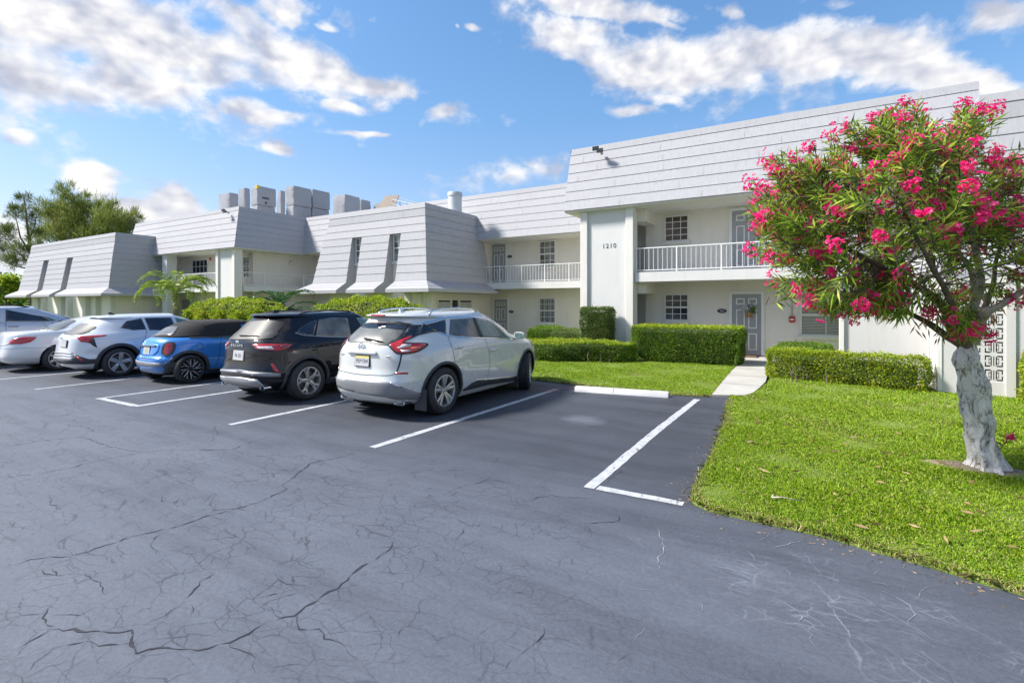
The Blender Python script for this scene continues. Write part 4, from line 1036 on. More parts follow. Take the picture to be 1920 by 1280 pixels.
def wheel(car, x, y, r, rr, tw, style, steer=0.0, side=1):
    """side = +1: outer face towards +x"""
    root = bpy.data.objects.new('wheel', None); COL.objects.link(root); root.parent = car.root; root.empty_display_size = .1
    root.location = (x, y, r); root.rotation_euler = (0, 0, steer + (0 if side > 0 else math.pi))
    # tyre
    b = MB(); h = tw / 2
    prof = [(rr - .012, -h * .86), (rr + .01, -h * .95), (rr + (r - rr) * .45, -h * 1.02), (r - .028, -h * .97), (r - .008, -h * .83)]
    g = [-.55, -.2, .2, .55]
    for k in g:
        prof += [(r, h * (k - .07)), (r - .009, h * (k - .055)), (r - .009, h * (k + .055)), (r, h * (k + .07))]
    prof += [(r - .008, h * .83), (r - .028, h * .97), (rr + (r - rr) * .62, h * 1.015), (rr + (r - rr) * .45, h * 1.02), (rr + (r - rr) * .42, h * 1.035), (rr + (r - rr) * .22, h * 1.02), (rr + .01, h * .95), (rr - .012, h * .86)]
    b.lathe(prof, (0, 0, 0), (1, 0, 0), 56); b.build('tyre', M['tyre'], root, smooth=True, angle=35)
    # rim barrel, disc, spokes
    rm = M['rim_silver']; dark = style in ('mini',)
    b = MB(); b.lathe([(rr + .004, h * .90), (rr - .003, h * .965), (rr - .02, h * .965), (rr - .026, h * .85), (rr - .035, h * .1), (rr - .035, -h * .8)], (0, 0, 0), (1, 0, 0), 56)
    b.build('rim', M['rim_dark'] if dark else rm, root, smooth=True, angle=30)
    b = MB(); b.cyl((h * .05, 0, 0), (1, 0, 0), rr * .66, .02, 40); b.cyl((-h * .5, 0, 0), (1, 0, 0), rr - .036, .01, 40); b.build('brake_disc', M['disc'] if not dark else M['rim_dark'], root, smooth=True, angle=30)
    sp = MB()
    def spoke(a0, a1, w0, w1, x0, x1, t=.03, r0=.03, r1=None):
        r1 = r1 or rr - .012
        A = [];
        for rad, ang, w, xx in ((r0, a0, w0, x0), ((r0 + r1) / 2, (a0 + a1) / 2, (w0 + w1) / 2, (x0 + x1) / 2 + .006), (r1, a1, w1, x1)):
            c, s = math.cos(ang), math.sin(ang); cy, cz = rad * c, rad * s; ty, tz = -s, c
            A.append([(xx - t, cy + ty * w / 2, cz + tz * w / 2), (xx - .004, cy + ty * w / 2, cz + tz * w / 2), (xx, cy + ty * w * .32, cz + tz * w * .32), (xx, cy - ty * w * .32, cz - tz * w * .32), (xx - .004, cy - ty * w / 2, cz - tz * w / 2), (xx - t, cy - ty * w / 2, cz - tz * w / 2)])
        sp.loft(A)
    xi, xo = h * .72, h * .93
    T = 2 * math.pi
    if style == 'twin10':
        for k in range(5):
            a = T * k / 5 + .3
            spoke(a - .14, a - .20, .045, .062, xi, xo); spoke(a + .14, a + .20, .045, .062, xi, xo)
            
    elif style == 'five_y':
        for k in range(5):
            a = T * k / 5 + .55
            spoke(a, a, .075, .06, xi, xo - .01, r1=rr * .62); spoke(a - .03, a - .26, .05, .042, xi + .004, xo, r0=rr * .52); spoke(a + .03, a + .26, .05, .042, xi + .004, xo, r0=rr * .52)
    elif style == 'five_twin':
        for k in range(5):
            a = T * k / 5 + .2
            spoke(a - .22, a - .10, .05, .045, xi, xo); spoke(a + .22, a + .10, .05, .045, xi, xo); spoke(a - .16, a + .16, .04, .03, xi, xo - .01, r0=rr * .55)
    elif style == 'seven':
        for k in range(7): spoke(T * k / 7, T * k / 7, .07, .05, xi, xo)
    elif style == 'mini':
        for k in range(8):
            a = T * k / 8
            spoke(a, a + .05, .02, .022, xi + .004, xo, r0=.06); spoke(a + .16, a + .42, .014, .016, xi + .004, xo, r0=rr * .45); spoke(a + .30, a + .60, .012, .014, xi + .004, xo, r0=rr * .72)
    sp.build('spoke', rm, root, smooth=True, angle=25)
    b = MB(); b.lathe([(0.0001, xi + .012), (.03, xi + .010), (.036, xi), (.06, xi - .006), (.066, xi - .03)], (0, 0, 0), (1, 0, 0), 24)
    b.build('hub_cap', M['rim_dark'] if dark else rm, root, smooth=True, angle=30)
    b = MB()
    for k in range(5):
        a = T * k / 5 + .9; b.cyl((xi - .02, .05 * math.cos(a), .05 * math.sin(a)), (1, 0, 0), .0085, .018, 8)
    b.build('lug_nuts', M['chrome'], root)
    return root
def wheels4(car, r, rr, tw, style, track, steer=0.0):
    for (wy, wz) in car.wheels:
        fr = wy > car.yc
        for s in (1, -1): wheel(car, s * (track - tw / 2), wy, r, rr, tw, style, steer if fr else 0, s)
def arch_trim(car, ra, w, mat, off=.012, a0=-8, a1=188, name='arch_trim', flat=0):
    for wy, wz in car.wheels:
        outer = [(wy + (ra + w) * math.cos(R(a)), wz + (ra + w) * math.sin(R(a))) for a in np.linspace(a0, a1, 26)]
        inner = [(wy + (ra - .004) * math.cos(R(a)), wz + (ra - .004) * math.sin(R(a))) for a in np.linspace(a1, a0, 26)]
        car.patch(name, outer + inner, 'side', mat, off, mirror=True, pixels=False, grid=.04)
def plate(car, x, y_px, label_txt, wpx=None, style='white', size=(.305, .155)):
    """licence plate on the tail at the photo's pixel (x, y)"""
    p = car.px(x, y_px); q, n = car.cast((p.x, p.z), 'rear')
    root = bpy.data.objects.new('licence_plate', None); COL.objects.link(root); root.parent = car.root; root.empty_display_size = .1
    w, h = size; root.location = (q.x, q.y - .012, q.z); root.rotation_euler = (R(-6), 0, 0)
    b = MB(); b.bbox(-w / 2 - .012, w / 2 + .012, -.004, .02, -h / 2 - .012, h / 2 + .012, .003); b.build('plate_frame', M['black'] if style != 'silver' else M['chrome'], root)
    b = MB(); b.box(-w / 2, w / 2, -.008, -.0045, -h / 2, h / 2); b.build('plate', M['plate'], root)
    if style == 'yellow':
        b = MB(); b.box(-w / 2 + .001, w / 2 - .001, -.0095, -.0085, h / 2 - .036, h / 2 - .002); b.build('plate_band', M['plate_yellow'], root)
    if style == 'green':
        b = MB(); b.box(-.05, .06, -.0095, -.0085, -.05, .05); b.build('plate_band', M['plate_green'], root)
    if label_txt:
        text_mesh('plate_number', label_txt, .085, M['plate_ink'], Matrix.Translation((0, -.0088, -.008)) @ Matrix.Rotation(R(90), 4, 'X') @ Matrix.Scale(.78, 4, (1, 0, 0)), root, .0006, 1.0, .001)
    return root
def handle(car, x, y, mat, L=.19, parent=None, mirror=True):
    p = car.px(x, y); out = []
    for s in ((1, -1) if mirror else (1,)):
        q, n = car.cast((p.y, p.z), 'side'); q = Vector((q.x * s, q.y, q.z)); n = Vector((n.x * s, n.y, n.z))
        b = MB(); path = [q + Vector((0, -L / 2, 0)) + n * .002, q + Vector((0, -L * .4, .002)) + n * .03, q + Vector((0, 0, .004)) + n * .038, q + Vector((0, L * .4, .002)) + n * .03, q + Vector((0, L / 2, 0)) + n * .002]
        b.tube(path, [.012, .016, .017, .016, .012], 8); out.append(b.build('door_handle', mat, parent or car.root, smooth=True))
    return out
def mirror_pair(car, y, z, x, cap, glass, size=1.0):
    for s in (1, -1):
        root = bpy.data.objects.new('wing_mirror', None); COL.objects.link(root); root.parent = car.root; root.empty_display_size = .1
        root.location = (s * x, y, z)
        b = MB(); rg = []
        for t, k in ((-.06, .82), (-.055, .96), (-.02, 1.0), (.04, .9), (.09, .6), (.105, .25)):
            rg.append([(s * .105 * size * k * math.copysign(abs(math.cos(a)) ** .6, math.cos(a)), t * size, .075 * size * k * math.copysign(abs(math.sin(a)) ** .6, math.sin(a))) for a in np.linspace(0, 2 * math.pi, 20, endpoint=False)])
        b.loft(rg); b.build('mirror_shell', cap, root, smooth=True, angle=50)
        b = MB(); b.loft([[(s * .085 * size * math.copysign(abs(math.cos(a)) ** .6, math.cos(a)), -.0625 * size - e, .06 * size * math.copysign(abs(math.sin(a)) ** .6, math.sin(a))) for a in np.linspace(0, 2 * math.pi, 20, endpoint=False)] for e in (0, .003)]); b.build('mirror_glass', glass, root)
        b = MB(); b.tube([(-s * .17 * size, .02, -.07 * size), (-s * .06 * size, .01, -.05 * size)], .022, 6); b.build('mirror_arm', M['black'], root)
def fin_antenna(car, x, y, z, mat):
    b = MB(); b.loft([[(x - .035, y - .07, z), (x + .035, y - .07, z), (x + .03, y + .09, z), (x - .03, y + .09, z)], [(x - .012, y - .065, z + .03), (x + .012, y - .065, z + .03), (x + .01, y + .03, z + .03), (x - .01, y + .03, z + .03)], [(x - .004, y - .06, z + .055), (x + .004, y - .06, z + .055), (x + .003, y - .01, z + .055), (x - .003, y - .01, z + .055)]])
    b.build('roof_antenna', mat, car.root, smooth=True, angle=40)
def wiper(car, pts, mat=None):
    P = [car.px(*q) for q in pts]; b = MB(); Q = []
    for p in P:
        q, n = car.cast((p.x, p.z), 'rear'); Q.append(q + n * .022)
    b.tube(Q, [.016, .012, .008][:len(Q)] if len(Q) <= 3 else .01, 6); b.build('rear_wiper', mat or M['black'], car.root, smooth=True)

def spoiler(car, z, amax, ext, thick, mat):
    """lip over the rear window that follows the tail's curve"""
    b = MB(); rings = []
    for a in np.linspace(-amax, amax, 17):
        k = 1 - (abs(a) / amax) ** 4; p, n = car.cast((R(a), z), 'wrap'); d = Vector((math.sin(R(a)), -math.cos(R(a)), 0)); e = ext * (.15 + .85 * k)
        q, _ = car.cast((R(a), z + thick * .45), 'wrap'); zz = z - .05 * (abs(a) / amax) ** 2
        rings.append([p - d * .06 + Vector((0, 0, -.004)), p + d * (e - .03) + Vector((0, 0, zz - z + .004)), p + d * e + Vector((0, 0, zz - z + .016)), p + d * (e - .02) + Vector((0, 0, zz - z + .034)), q - d * .02 + Vector((0, 0, .026 * k)), q - d * .16 + Vector((0, 0, .03))])
    b.loft(rings); return b.build('spoiler', mat, car.root, smooth=True, angle=50)
# ------------------------------------------------------------------ the parked cars
def Z4(*p): return [(600 + x / 4.174, 560 + y / 4.174) for x, y in p]
def Z3(*p): return [(400 + x / 5.819, 560 + y / 5.819) for x, y in p]
def Z2(*p): return [(220 + x / 7.1125, 570 + y / 7.1125) for x, y in p]
def Z1(*p): return [(x / 7.1125, 560 + y / 7.1125) for x, y in p]
GRP = 'cars parked nose-in along the stalls'
# ======== pearl white crossover, nearest the viewer
P = paint_car('pearl_white', (.60, .62, .62), .12, .26)
prof = [(.20, .34, 4.70, .84, 4, 3), (.28, .13, 4.86, .90, 4, 3), (.42, .02, 4.95, .938, 4.2, 3), (.58, .0, 4.98, .95, 4.2, 2.9), (.66, .035, 4.975, .957, 4.2, 2.8), (.80, .065, 4.95, .962, 4.2, 2.7), (.95, .07, 4.86, .958, 4.2, 2.6),
        (1.04, .075, 4.55, .948, 4.0, 2.6), (1.10, .085, 4.22, .925, 3.9, 2.7), (1.15, .10, 3.88, .90, 3.8, 2.9), (1.19, .125, 3.68, .875, 3.7, 3.0), (1.30, .22, 3.50, .81, 3.5, 3.0), (1.40, .335, 3.28, .755, 3.4, 3.0), (1.50, .46, 3.0, .70, 3.4, 3.0),
        (1.56, .50, 2.80, .665, 3.4, 3.0), (1.60, .56, 2.62, .63, 3.4, 3.0), (1.635, .74, 2.42, .58, 3.4, 2.9), (1.66, 1.02, 2.22, .49, 3.2, 2.8), (1.676, 1.35, 2.02, .33, 3, 2.6), (1.682, 1.62, 1.78, .08, 2.5, 2.5)]
def bul(y, z):
    d = 0
    for wy in (.98, 3.83):
        d += .022 * math.exp(-((y - wy) / .48) ** 2) * math.exp(-((z - .72) / .22) ** 2)
    d -= .020 * math.exp(-((y - 2.4) / .8) ** 2) * math.exp(-((z - .62) / .16) ** 2)
    return d
c = Car('parked_crossover', 'pearl white crossover with silver roof rails, its front wheels turned, nearest parked car', 'car', (-6.07, 5.55), prof, 2.45, [(.98, .38), (3.83, .38)], P, GRP, bul)
body = c.cut_wells(.435)
wheels4(c, .382, .262, .235, 'twin10', .945, R(24))
arch_trim(c, .435, .045, M['cladding'], .012, -30, 205)
# side glass
g1 = c.patch('window', Z4((1010, 285), (1018, 160), (1188, 150), (1250, 303), (1100, 299)), 'side', M['glass_warm'], .004, mirror=True)
g2 = c.patch('window', Z4((1215, 152), (1300, 165), (1400, 225), (1490, 310), (1400, 309), (1283, 305)), 'side', M['glass_clear'], .004, mirror=True)
g3 = c.patch('window', Z4((835, 203), (983, 162), (990, 280), (930, 262)), 'side', M['glass'], .004, mirror=True)
c.patch('pillar_trim', Z4((1192, 150), (1212, 151), (1280, 305), (1254, 304)), 'side', M['black'], .006, mirror=True)
c.patch('pillar_trim', Z4((770, 287), (808, 200), (835, 203), (928, 262), (880, 262)), 'side', M['glass'], .0045, mirror=True)
c.line('window_trim', Z4((800, 196), (985, 150), (1190, 143), (1310, 163), (1420, 232), (1505, 312)), 'side', .022, M['chrome'], .008, mirror=True)
c.line('window_trim', Z4((930, 263), (1005, 288), (1100, 302), (1300, 309), (1505, 315)), 'side', .018, M['chrome'], .008, mirror=True)
# rear glass, spoiler, tailgate
c.patch('rear_window', Z4((226, 334), (262, 268), (335, 205), (520, 185), (706, 204), (640, 300), (530, 358), (380, 340)), 'rear', M['glass_rear'], .004)
c.line('window_seal', Z4((226, 334), (262, 268), (335, 205), (520, 185), (706, 204), (640, 300), (530, 358), (380, 340), (232, 335)), 'rear', .022, M['black'], .012, smooth_n=2)
c.patch('rear_window_header', Z4((318, 200), (345, 188), (520, 180), (708, 206), (668, 245), (520, 232), (380, 232)), 'rear', M['glass'], .007)
c.patch('tailgate_pillar', Z4((712, 205), (800, 205), (770, 288), (640, 345), (540, 357), (660, 290)), 'wrap', M['glass'], .005, mirror=True)
spoiler(c, 1.585, 33, .11, .06, P)
q, n = c.cast((0, 1.575), 'rear'); b = MB(); b.box(-.14, .14, q.y - .118, q.y - .08, 1.596, 1.618); b.build('brake_light', M['lens_red'], c.root)
seam = M['black']
c.line('tailgate_seam', Z4((640, 428), (625, 500), (600, 570), (565, 595), (480, 600), (300, 590), (190, 570), (140, 545)), 'wrap', .009, seam, .0025)
c.line('door_seam', Z4((1000, 292), (1025, 360), (1050, 450), (1056, 500)), 'side', .008, seam, .0025, mirror=True)
c.line('door_seam', Z4((1285, 308), (1318, 400), (1330, 460), (1320, 560), (1308, 640)), 'side', .008, seam, .0025, mirror=True)
c.line('door_seam', Z4((1570, 300), (1590, 380), (1592, 480), (1585, 590)), 'side', .006, seam, .0025, mirror=True)
for hp in ((1085, 385), (1352, 400)): handle(c, *Z4(hp)[0], M['chrome'], .20)
# tail lamps: red boomerang with a clear lower band
tl = c.patch('tail_light', Z4((535, 358), (600, 335), (712, 290), (720, 296), (650, 352), (760, 352), (836, 358), (800, 390), (735, 420), (640, 430), (595, 420)), 'wrap', M['lens_red'], .012, mirror=True, grid=.025)
for t, s in zip(tl, (1, -1)):
    for nm, poly, mt in (('lens', Z4((600, 385), (650, 358), (720, 360), (700, 375), (640, 392)), M['lens_white']), ('lens', Z4((712, 382), (800, 372), (770, 392), (715, 398)), M['lens_orange']), ('lens', Z4((632, 402), (720, 404), (690, 416), (640, 420)), M['lens_white'])):
        Q = [c.to2(c.px(*q), 'wrap') for q in poly]
        if s < 0: Q = [(-a, z) for a, z in Q]
        c.patch(nm, Q, 'wrap', mt, .015, t, pixels=False, grid=.03)
c.line('lamp_outline', Z4((535, 358), (595, 422), (640, 432), (740, 421), (805, 390), (838, 357), (760, 351), (652, 350)), 'wrap', .014, M['black'], .014, mirror=True, smooth_n=3)
# bumper, reflectors, exhausts
c.patch('bumper_trim', Z4((116, 612), (250, 622), (520, 652), (560, 652), (640, 690), (760, 730), (800, 735), (810, 790), (700, 785), (640, 790), (500, 765), (300, 735), (150, 690), (115, 650)), 'wrap', M['clad_light'], .010, smooth_n=0)
c.patch('bumper_trim', [(-a, z) for a, z in [c.to2(c.px(*q), 'wrap') for q in Z4((560, 652), (640, 690), (760, 730), (800, 735), (810, 790), (700, 785), (640, 790), (560, 775))]], 'wrap', M['clad_light'], .0095, pixels=False)
c.patch('bumper_strip', Z4((540, 652), (560, 652), (650, 690), (640, 694), (600, 684)), 'wrap', M['chrome'], .016, mirror=True)
c.patch('reflector', Z4((590, 576), (690, 574), (688, 590), (585, 590)), 'wrap', M['lens_red'], .008, mirror=True)
for s in (1, -1):
    b = MB(); ring = lambda k, y: [(s * .60 + .105 * k * math.copysign(abs(math.cos(a)) ** .5, math.cos(a)), y, .265 + .036 * k * math.copysign(abs(math.sin(a)) ** .5, math.sin(a))) for a in np.linspace(0, 2 * math.pi, 20, endpoint=False)]
    b.loft([ring(1.0, .45), ring(1.06, .265), ring(1.0, .26), ring(.8, .27), ring(.74, .40)], True, False, True); b.build('exhaust_pipe', M['chrome'], c.root, smooth=True, angle=40)
# sills and mudguards
c.patch('sill_trim', Z4((1110, 715), (1190, 655), (1250, 635), (1585, 600), (1592, 625), (1300, 675), (1120, 720)), 'side', M['cladding'], .012, mirror=True)
c.patch('sill_strip', Z4((1225, 630), (1310, 624), (1545, 603), (1550, 609), (1310, 636), (1222, 638)), 'side', M['chrome'], .018, mirror=True)
for wy in (.98, 3.83):
    for s in (1, -1):
        b = MB(); xx = s * .80
        b.box(xx - .10, xx + .125, wy - .47, wy - .445, .13, .46); b.build('mudguard', M['cladding'], c.root)
# tailgate trim: chrome handle bar, plate recess, badge
c.patch('tailgate_handle', Z4((232, 408), (290, 402), (440, 412), (452, 440), (400, 440), (230, 428)), 'rear', P, .03)
plate(c, 680.3, 676, 'YKP·73W', style='yellow', size=(.30, .16))
q, n = c.cast((c.px(*Z4((327, 375))[0]).x, c.px(*Z4((327, 375))[0]).z), 'rear')
b = MB(); b.lathe([(.062, 0), (.066, .010), (.056, .014), (.050, .010), (.050, 0)], q, (0, -1, 0), 28); b.build('badge', M['chrome'], c.root, smooth=True, angle=40)
b = MB(); b.bbox(q.x - .085, q.x + .085, q.y - .018, q.y - .002, q.z - .013, q.z + .013, .003); b.build('badge_bar', M['chrome'], c.root)
for px_ in ((522, 452), (190, 432)):
    p = c.px(*Z4(px_)[0]); q, n = c.cast((p.x, p.z), 'rear'); b = MB(); b.bbox(q.x - .075, q.x + .075, q.y - .006, q.y + .004, q.z - .010, q.z + .010, .002); b.build('name_badge', M['metal_grey'], c.root)
wiper(c, Z4((352, 316), (430, 328), (500, 346)))
# roof rails, antenna, mirrors
for s in (1, -1):
    b = MB(); b.tube([(s * .575, .98, 1.60), (s * .575, 1.08, 1.672), (s * .565, 1.35, 1.705), (s * .555, 1.85, 1.718), (s * .55, 2.25, 1.695), (s * .55, 2.45, 1.655), (s * .55, 2.52, 1.61)], [.02, .022, .017, .016, .017, .022, .02], 8); b.build('roof_rail', M['chrome'], c.root, smooth=True)
fin_antenna(c, 0, .98, 1.655, P)
c.patch('windscreen', [(-.74, 1.20), (.74, 1.20), (.52, 1.58), (-.52, 1.58)], 'front', M['glass'], .004, pixels=False, grid=.05); mirror_pair(c, 3.28, 1.16, 1.02, P, M['glass_clear'])
c.patch('headlight', [(4.05, 1.02), (4.35, .98), (4.70, .86), (4.66, .80), (4.3, .90), (4.05, .97)], 'side', M['lens_white'], .006, mirror=True, pixels=False)

# ======== black crossover
P = paint_car('black_paint', (.004, .005, .010), 0.0, .35)
prof = [(.20, .32, 4.36, .82, 4, 3), (.30, .08, 4.50, .88, 4.2, 3), (.42, .0, 4.57, .92, 4.6, 3), (.55, .0, 4.60, .93, 4.6, 3), (.60, .03, 4.60, .935, 4.4, 2.9), (.80, .06, 4.58, .94, 4.2, 2.8), (.95, .07, 4.48, .938, 4.2, 2.7), (1.02, .08, 4.22, .93, 4.0, 2.7),
        (1.08, .095, 3.85, .915, 3.9, 2.8), (1.13, .12, 3.50, .89, 3.8, 2.9), (1.18, .155, 3.36, .865, 3.6, 3), (1.30, .27, 3.15, .80, 3.4, 3), (1.40, .37, 2.94, .75, 3.4, 3), (1.50, .46, 2.66, .69, 3.4, 3), (1.55, .50, 2.48, .655, 3.4, 3), (1.59, .56, 2.28, .61, 3.4, 3), (1.62, .72, 2.05, .55, 3.3, 2.9), (1.642, 1.0, 1.85, .44, 3.2, 2.8), (1.655, 1.28, 1.62, .25, 3, 2.6), (1.66, 1.42, 1.5, .05, 2.5, 2.5)]
def bul2(y, z):
    d = 0
    for wy in (.86, 3.57): d += .022 * math.exp(-((y - wy) / .46) ** 2) * math.exp(-((z - .72) / .2) ** 2)
    return d - .02 * math.exp(-((y - 2.2) / .8) ** 2) * math.exp(-((z - .6) / .16) ** 2)
c = Car('parked_crossover', 'glossy black crossover with red tail lights and five spoke silver wheels', 'car', (-8.99, 5.33), prof, 2.25, [(.86, .365), (3.57, .365)], P, GRP, bul2)
c.cut_wells(.415); wheels4(c, .366, .256, .225, 'five_y', .93)
arch_trim(c, .415, .05, M['cladding'], .012, -15, 195)
c.patch('window', Z3((905, 368), (960, 300), (1040, 255), (1128, 232), (1098, 400), (1000, 390)), 'side', M['glass'], .004, mirror=True)
c.patch('window', Z3((1150, 228), (1300, 205), (1460, 212), (1505, 412), (1300, 410), (1122, 405)), 'side', M['glass_warm'], .004, mirror=True)
c.patch('window', [(2.30, 1.13), (2.20, 1.50), (2.45, 1.49), (2.80, 1.36), (3.10, 1.16), (3.12, 1.10)], 'side', M['glass_clear'], .004, mirror=True, pixels=False)
c.line('window_trim', Z3((890, 372), (980, 398), (1100, 408), (1300, 418), (1500, 420)), 'side', .014, M['metal_grey'], .007, mirror=True)
c.patch('rear_window', Z3((158, 425), (250, 330), (345, 255), (560, 250), (755, 262), (690, 360), (640, 428), (400, 436)), 'rear', M['glass_rear'], .004)
c.line('window_seal', Z3((158, 425), (250, 330), (345, 255), (560, 250), (755, 262), (690, 360), (640, 428), (400, 436), (165, 426)), 'rear', .022, M['black'], .012, smooth_n=2)
c.line('window_trim', Z3((758, 262), (700, 350), (640, 430)), 'wrap', .014, M['metal_grey'], .008, mirror=True)
spoiler(c, 1.56, 33, .08, .05, P)
tl = c.patch('tail_light', Z3((425, 495), (560, 492), (740, 496), (862, 500), (820, 535), (720, 568), (600, 562), (480, 552), (445, 520)), 'wrap', M['lens_red'], .012, mirror=True, grid=.025)
for t, s in zip(tl, (1, -1)):
    for poly, mt in ((Z3((470, 520), (640, 520), (668, 556), (500, 548)), M['lens_white']), (Z3((730, 510), (845, 506), (800, 530), (735, 545)), M['lens_dark'])):
        Q = [c.to2(c.px(*q), 'wrap') for q in poly]
        if s < 0: Q = [(-a, z) for a, z in Q]
        c.patch('lens', Q, 'wrap', mt, .015, t, pixels=False, grid=.03)
plate(c, 400 + 280 / 5.819, 560 + 615 / 5.819, 'P6 1E3', style='silver', size=(.30, .155))
p = c.px(*Z3((262, 508))[0]); q, n = c.cast((p.x, p.z), 'rear')
t_ = text_mesh('model_lettering', 'ESCAPE', .052, M['chrome'], Matrix.Translation((q.x - .0, q.y - .010, q.z)) @ Matrix.Rotation(R(90), 4, 'X') @ Matrix.Scale(1.5, 4, (1, 0, 0)), c.root, .003, 1.5, .002)
p = c.px(*Z3((265, 466))[0]); q, n = c.cast((p.x, p.z), 'rear')
b = MB(); b.loft([[(q.x + .06 * k * math.cos(a), q.y - e, q.z + .024 * k * math.sin(a)) for a in np.linspace(0, 2 * math.pi, 24, endpoint=False)] for e, k in ((-.004, 1), (.008, 1), (.011, .85))]); b.build('badge', M['chrome'], c.root, smooth=True, angle=40)
c.patch('bumper_trim', Z3((62, 755), (300, 772), (560, 805), (735, 812), (735, 850), (560, 850), (300, 812), (60, 790)), 'wrap', M['clad_light'], .010)
c.patch('bumper_trim', Z3((58, 835), (300, 855), (480, 880), (540, 930), (570, 962), (440, 960), (300, 940), (110, 915), (60, 880)), 'wrap', M['metal_grey'], .014)
c.patch('reflector', Z3((628, 708), (665, 712), (718, 800), (690, 805), (655, 780)), 'wrap', M['lens_red'], .008, mirror=True)
for s in (1, -1):
    b = MB(); ring = lambda k, y: [(s * .60 + .065 * k * math.cos(a), y, .30 + .038 * k * math.sin(a)) for a in np.linspace(0, 2 * math.pi, 20, endpoint=False)]
    b.loft([ring(1.0, .40), ring(1.05, .125), ring(1.0, .12), ring(.82, .13), ring(.78, .3)], True, False, True); b.build('exhaust_pipe', M['chrome'], c.root, smooth=True, angle=40)
c.patch('sill_trim', [(1.32, .23), (1.35, .36), (3.1, .36), (3.14, .23)], 'side', M['cladding'], .012, mirror=True, pixels=False)
c.line('door_seam', Z3((1105, 410), (1130, 520), (1140, 610)), 'side', .008, M['well'], .0025, mirror=True)
c.line('tailgate_seam', Z3((80, 660), (300, 680), (560, 680), (640, 640)), 'wrap', .009, M['well'], .0025)
handle(c, *Z3((1230, 515))[0], P, .20)
wiper(c, Z3((300, 408), (390, 410), (500, 416)))
for s in (1, -1):
    b = MB(); b.tube([(s * .56, .9, 1.60), (s * .555, 1.1, 1.64), (s * .55, 1.6, 1.665), (s * .545, 2.1, 1.64), (s * .54, 2.3, 1.58)], .016, 6); b.build('roof_rail', M['black'], c.root, smooth=True)
fin_antenna(c, -.05, .85, 1.62, P); c.patch('windscreen', [(-.74, 1.16), (.74, 1.16), (.52, 1.56), (-.52, 1.56)], 'front', M['glass'], .004, pixels=False, grid=.05); mirror_pair(c, 3.0, 1.12, 1.0, P, M['glass'])

# ======== blue convertible with black soft top
P = paint_car('blue_paint', (.025, .21, .62), .3, .28)
prof = [(.17, .30, 3.66, .76, 3.6, 3), (.26, .06, 3.78, .82, 3.8, 3), (.40, .0, 3.84, .855, 4, 3), (.55, .0, 3.85, .868, 4, 3), (.62, .05, 3.85, .872, 3.8, 2.9), (.75, .08, 3.82, .872, 3.6, 2.8), (.86, .10, 3.68, .868, 3.5, 2.8), (.93, .125, 3.35, .858, 3.4, 2.9), (.98, .16, 2.98, .84, 3.3, 3.0), (1.015, .22, 2.84, .805, 3.2, 3.2),
        (1.03, .29, 2.80, .775, 3.2, 3.4), (1.10, .39, 2.70, .735, 3.2, 3.4), (1.20, .54, 2.55, .685, 3.2, 3.4), (1.28, .68, 2.42, .64, 3.2, 3.4), (1.33, .80, 2.30, .60, 3.2, 3.2), (1.365, .95, 2.12, .54, 3.1, 3), (1.385, 1.15, 1.95, .44, 3, 2.8), (1.395, 1.35, 1.75, .28, 2.8, 2.6), (1.40, 1.5, 1.6, .06, 2.5, 2.5)]
c = Car('parked_convertible', 'small blue convertible with black soft top raised and dark patterned wheels', 'car', (-13.0, 5.60), prof, 1.9, [(.57, .315), (3.065, .315)], P, GRP,
        lambda y, z: sum(.02 * math.exp(-((y - w) / .42) ** 2) * math.exp(-((z - .6) / .22) ** 2) for w in (.57, 3.065)))
c.cut_wells(.365); wheels4(c, .316, .246, .21, 'mini', .872)
arch_trim(c, .365, .062, M['cladding'], .012, -20, 200)
M['softtop'] = sm('soft_top_fabric', (.018, .017, .018), .95, var=.15, nscale=40, bmp=.4, bscale=200)
# soft top: shell over the cabin
top_poly = [(-.80, .20)]
c.patch('soft_top', [(a * R(1), z) for a, z in [(-100, 1.03), (-60, 1.025), (-20, 1.025), (20, 1.025), (60, 1.025), (86, 1.02), (86, 1.29), (128, 1.285), (130, 1.345), (92, 1.36), (60, 1.385), (20, 1.385), (-20, 1.385), (-60, 1.385), (-92, 1.36), (-130, 1.345), (-128, 1.285), (-100, 1.29)]], 'wrap', M['softtop'], .012, pixels=False, grid=.05)
c.patch('soft_top', [(x, y) for x, y in [(-.60, 1.0), (-.3, .88), (0, .86), (.3, .88), (.60, 1.0), (.62, 1.6), (.60, 2.3), (0, 2.42), (-.60, 2.3), (-.62, 1.6)]], 'top', M['softtop'], .013, pixels=False, grid=.06)
c.patch('rear_window', Z2((432, 412), (480, 350), (545, 302), (660, 300), (805, 306), (800, 335), (740, 415), (590, 422)), 'rear', M['glass_rear'], .020, smooth_n=3)
c.patch('window', Z2((1205, 455), (1225, 380), (1260, 320), (1335, 290), (1392, 460)), 'side', M['glass_clear'], .006, mirror=True)
c.patch('window', Z2((1350, 288), (1500, 282), (1600, 285), (1560, 400), (1500, 470), (1412, 462)), 'side', M['glass_clear'], .006, mirror=True)
c.line('belt_trim', [(.62, 1.015), (1.2, 1.012), (2.0, 1.0), (2.8, .985)], 'side', .022, M['black'], .010, mirror=True, pixels=False)
tl = c.patch('tail_light', Z2((600, 662), (610, 590), (640, 530), (690, 512), (755, 520), (765, 570), (740, 640), (690, 685), (640, 688)), 'wrap', M['lens_red'], .016, mirror=True, grid=.025, smooth_n=2)
c.line('lamp_ring', Z2((600, 662), (610, 590), (640, 530), (690, 512), (755, 520), (765, 570), (740, 640), (690, 685), (640, 688), (600, 662)), 'wrap', .02, M['cladding'], .018, mirror=True)
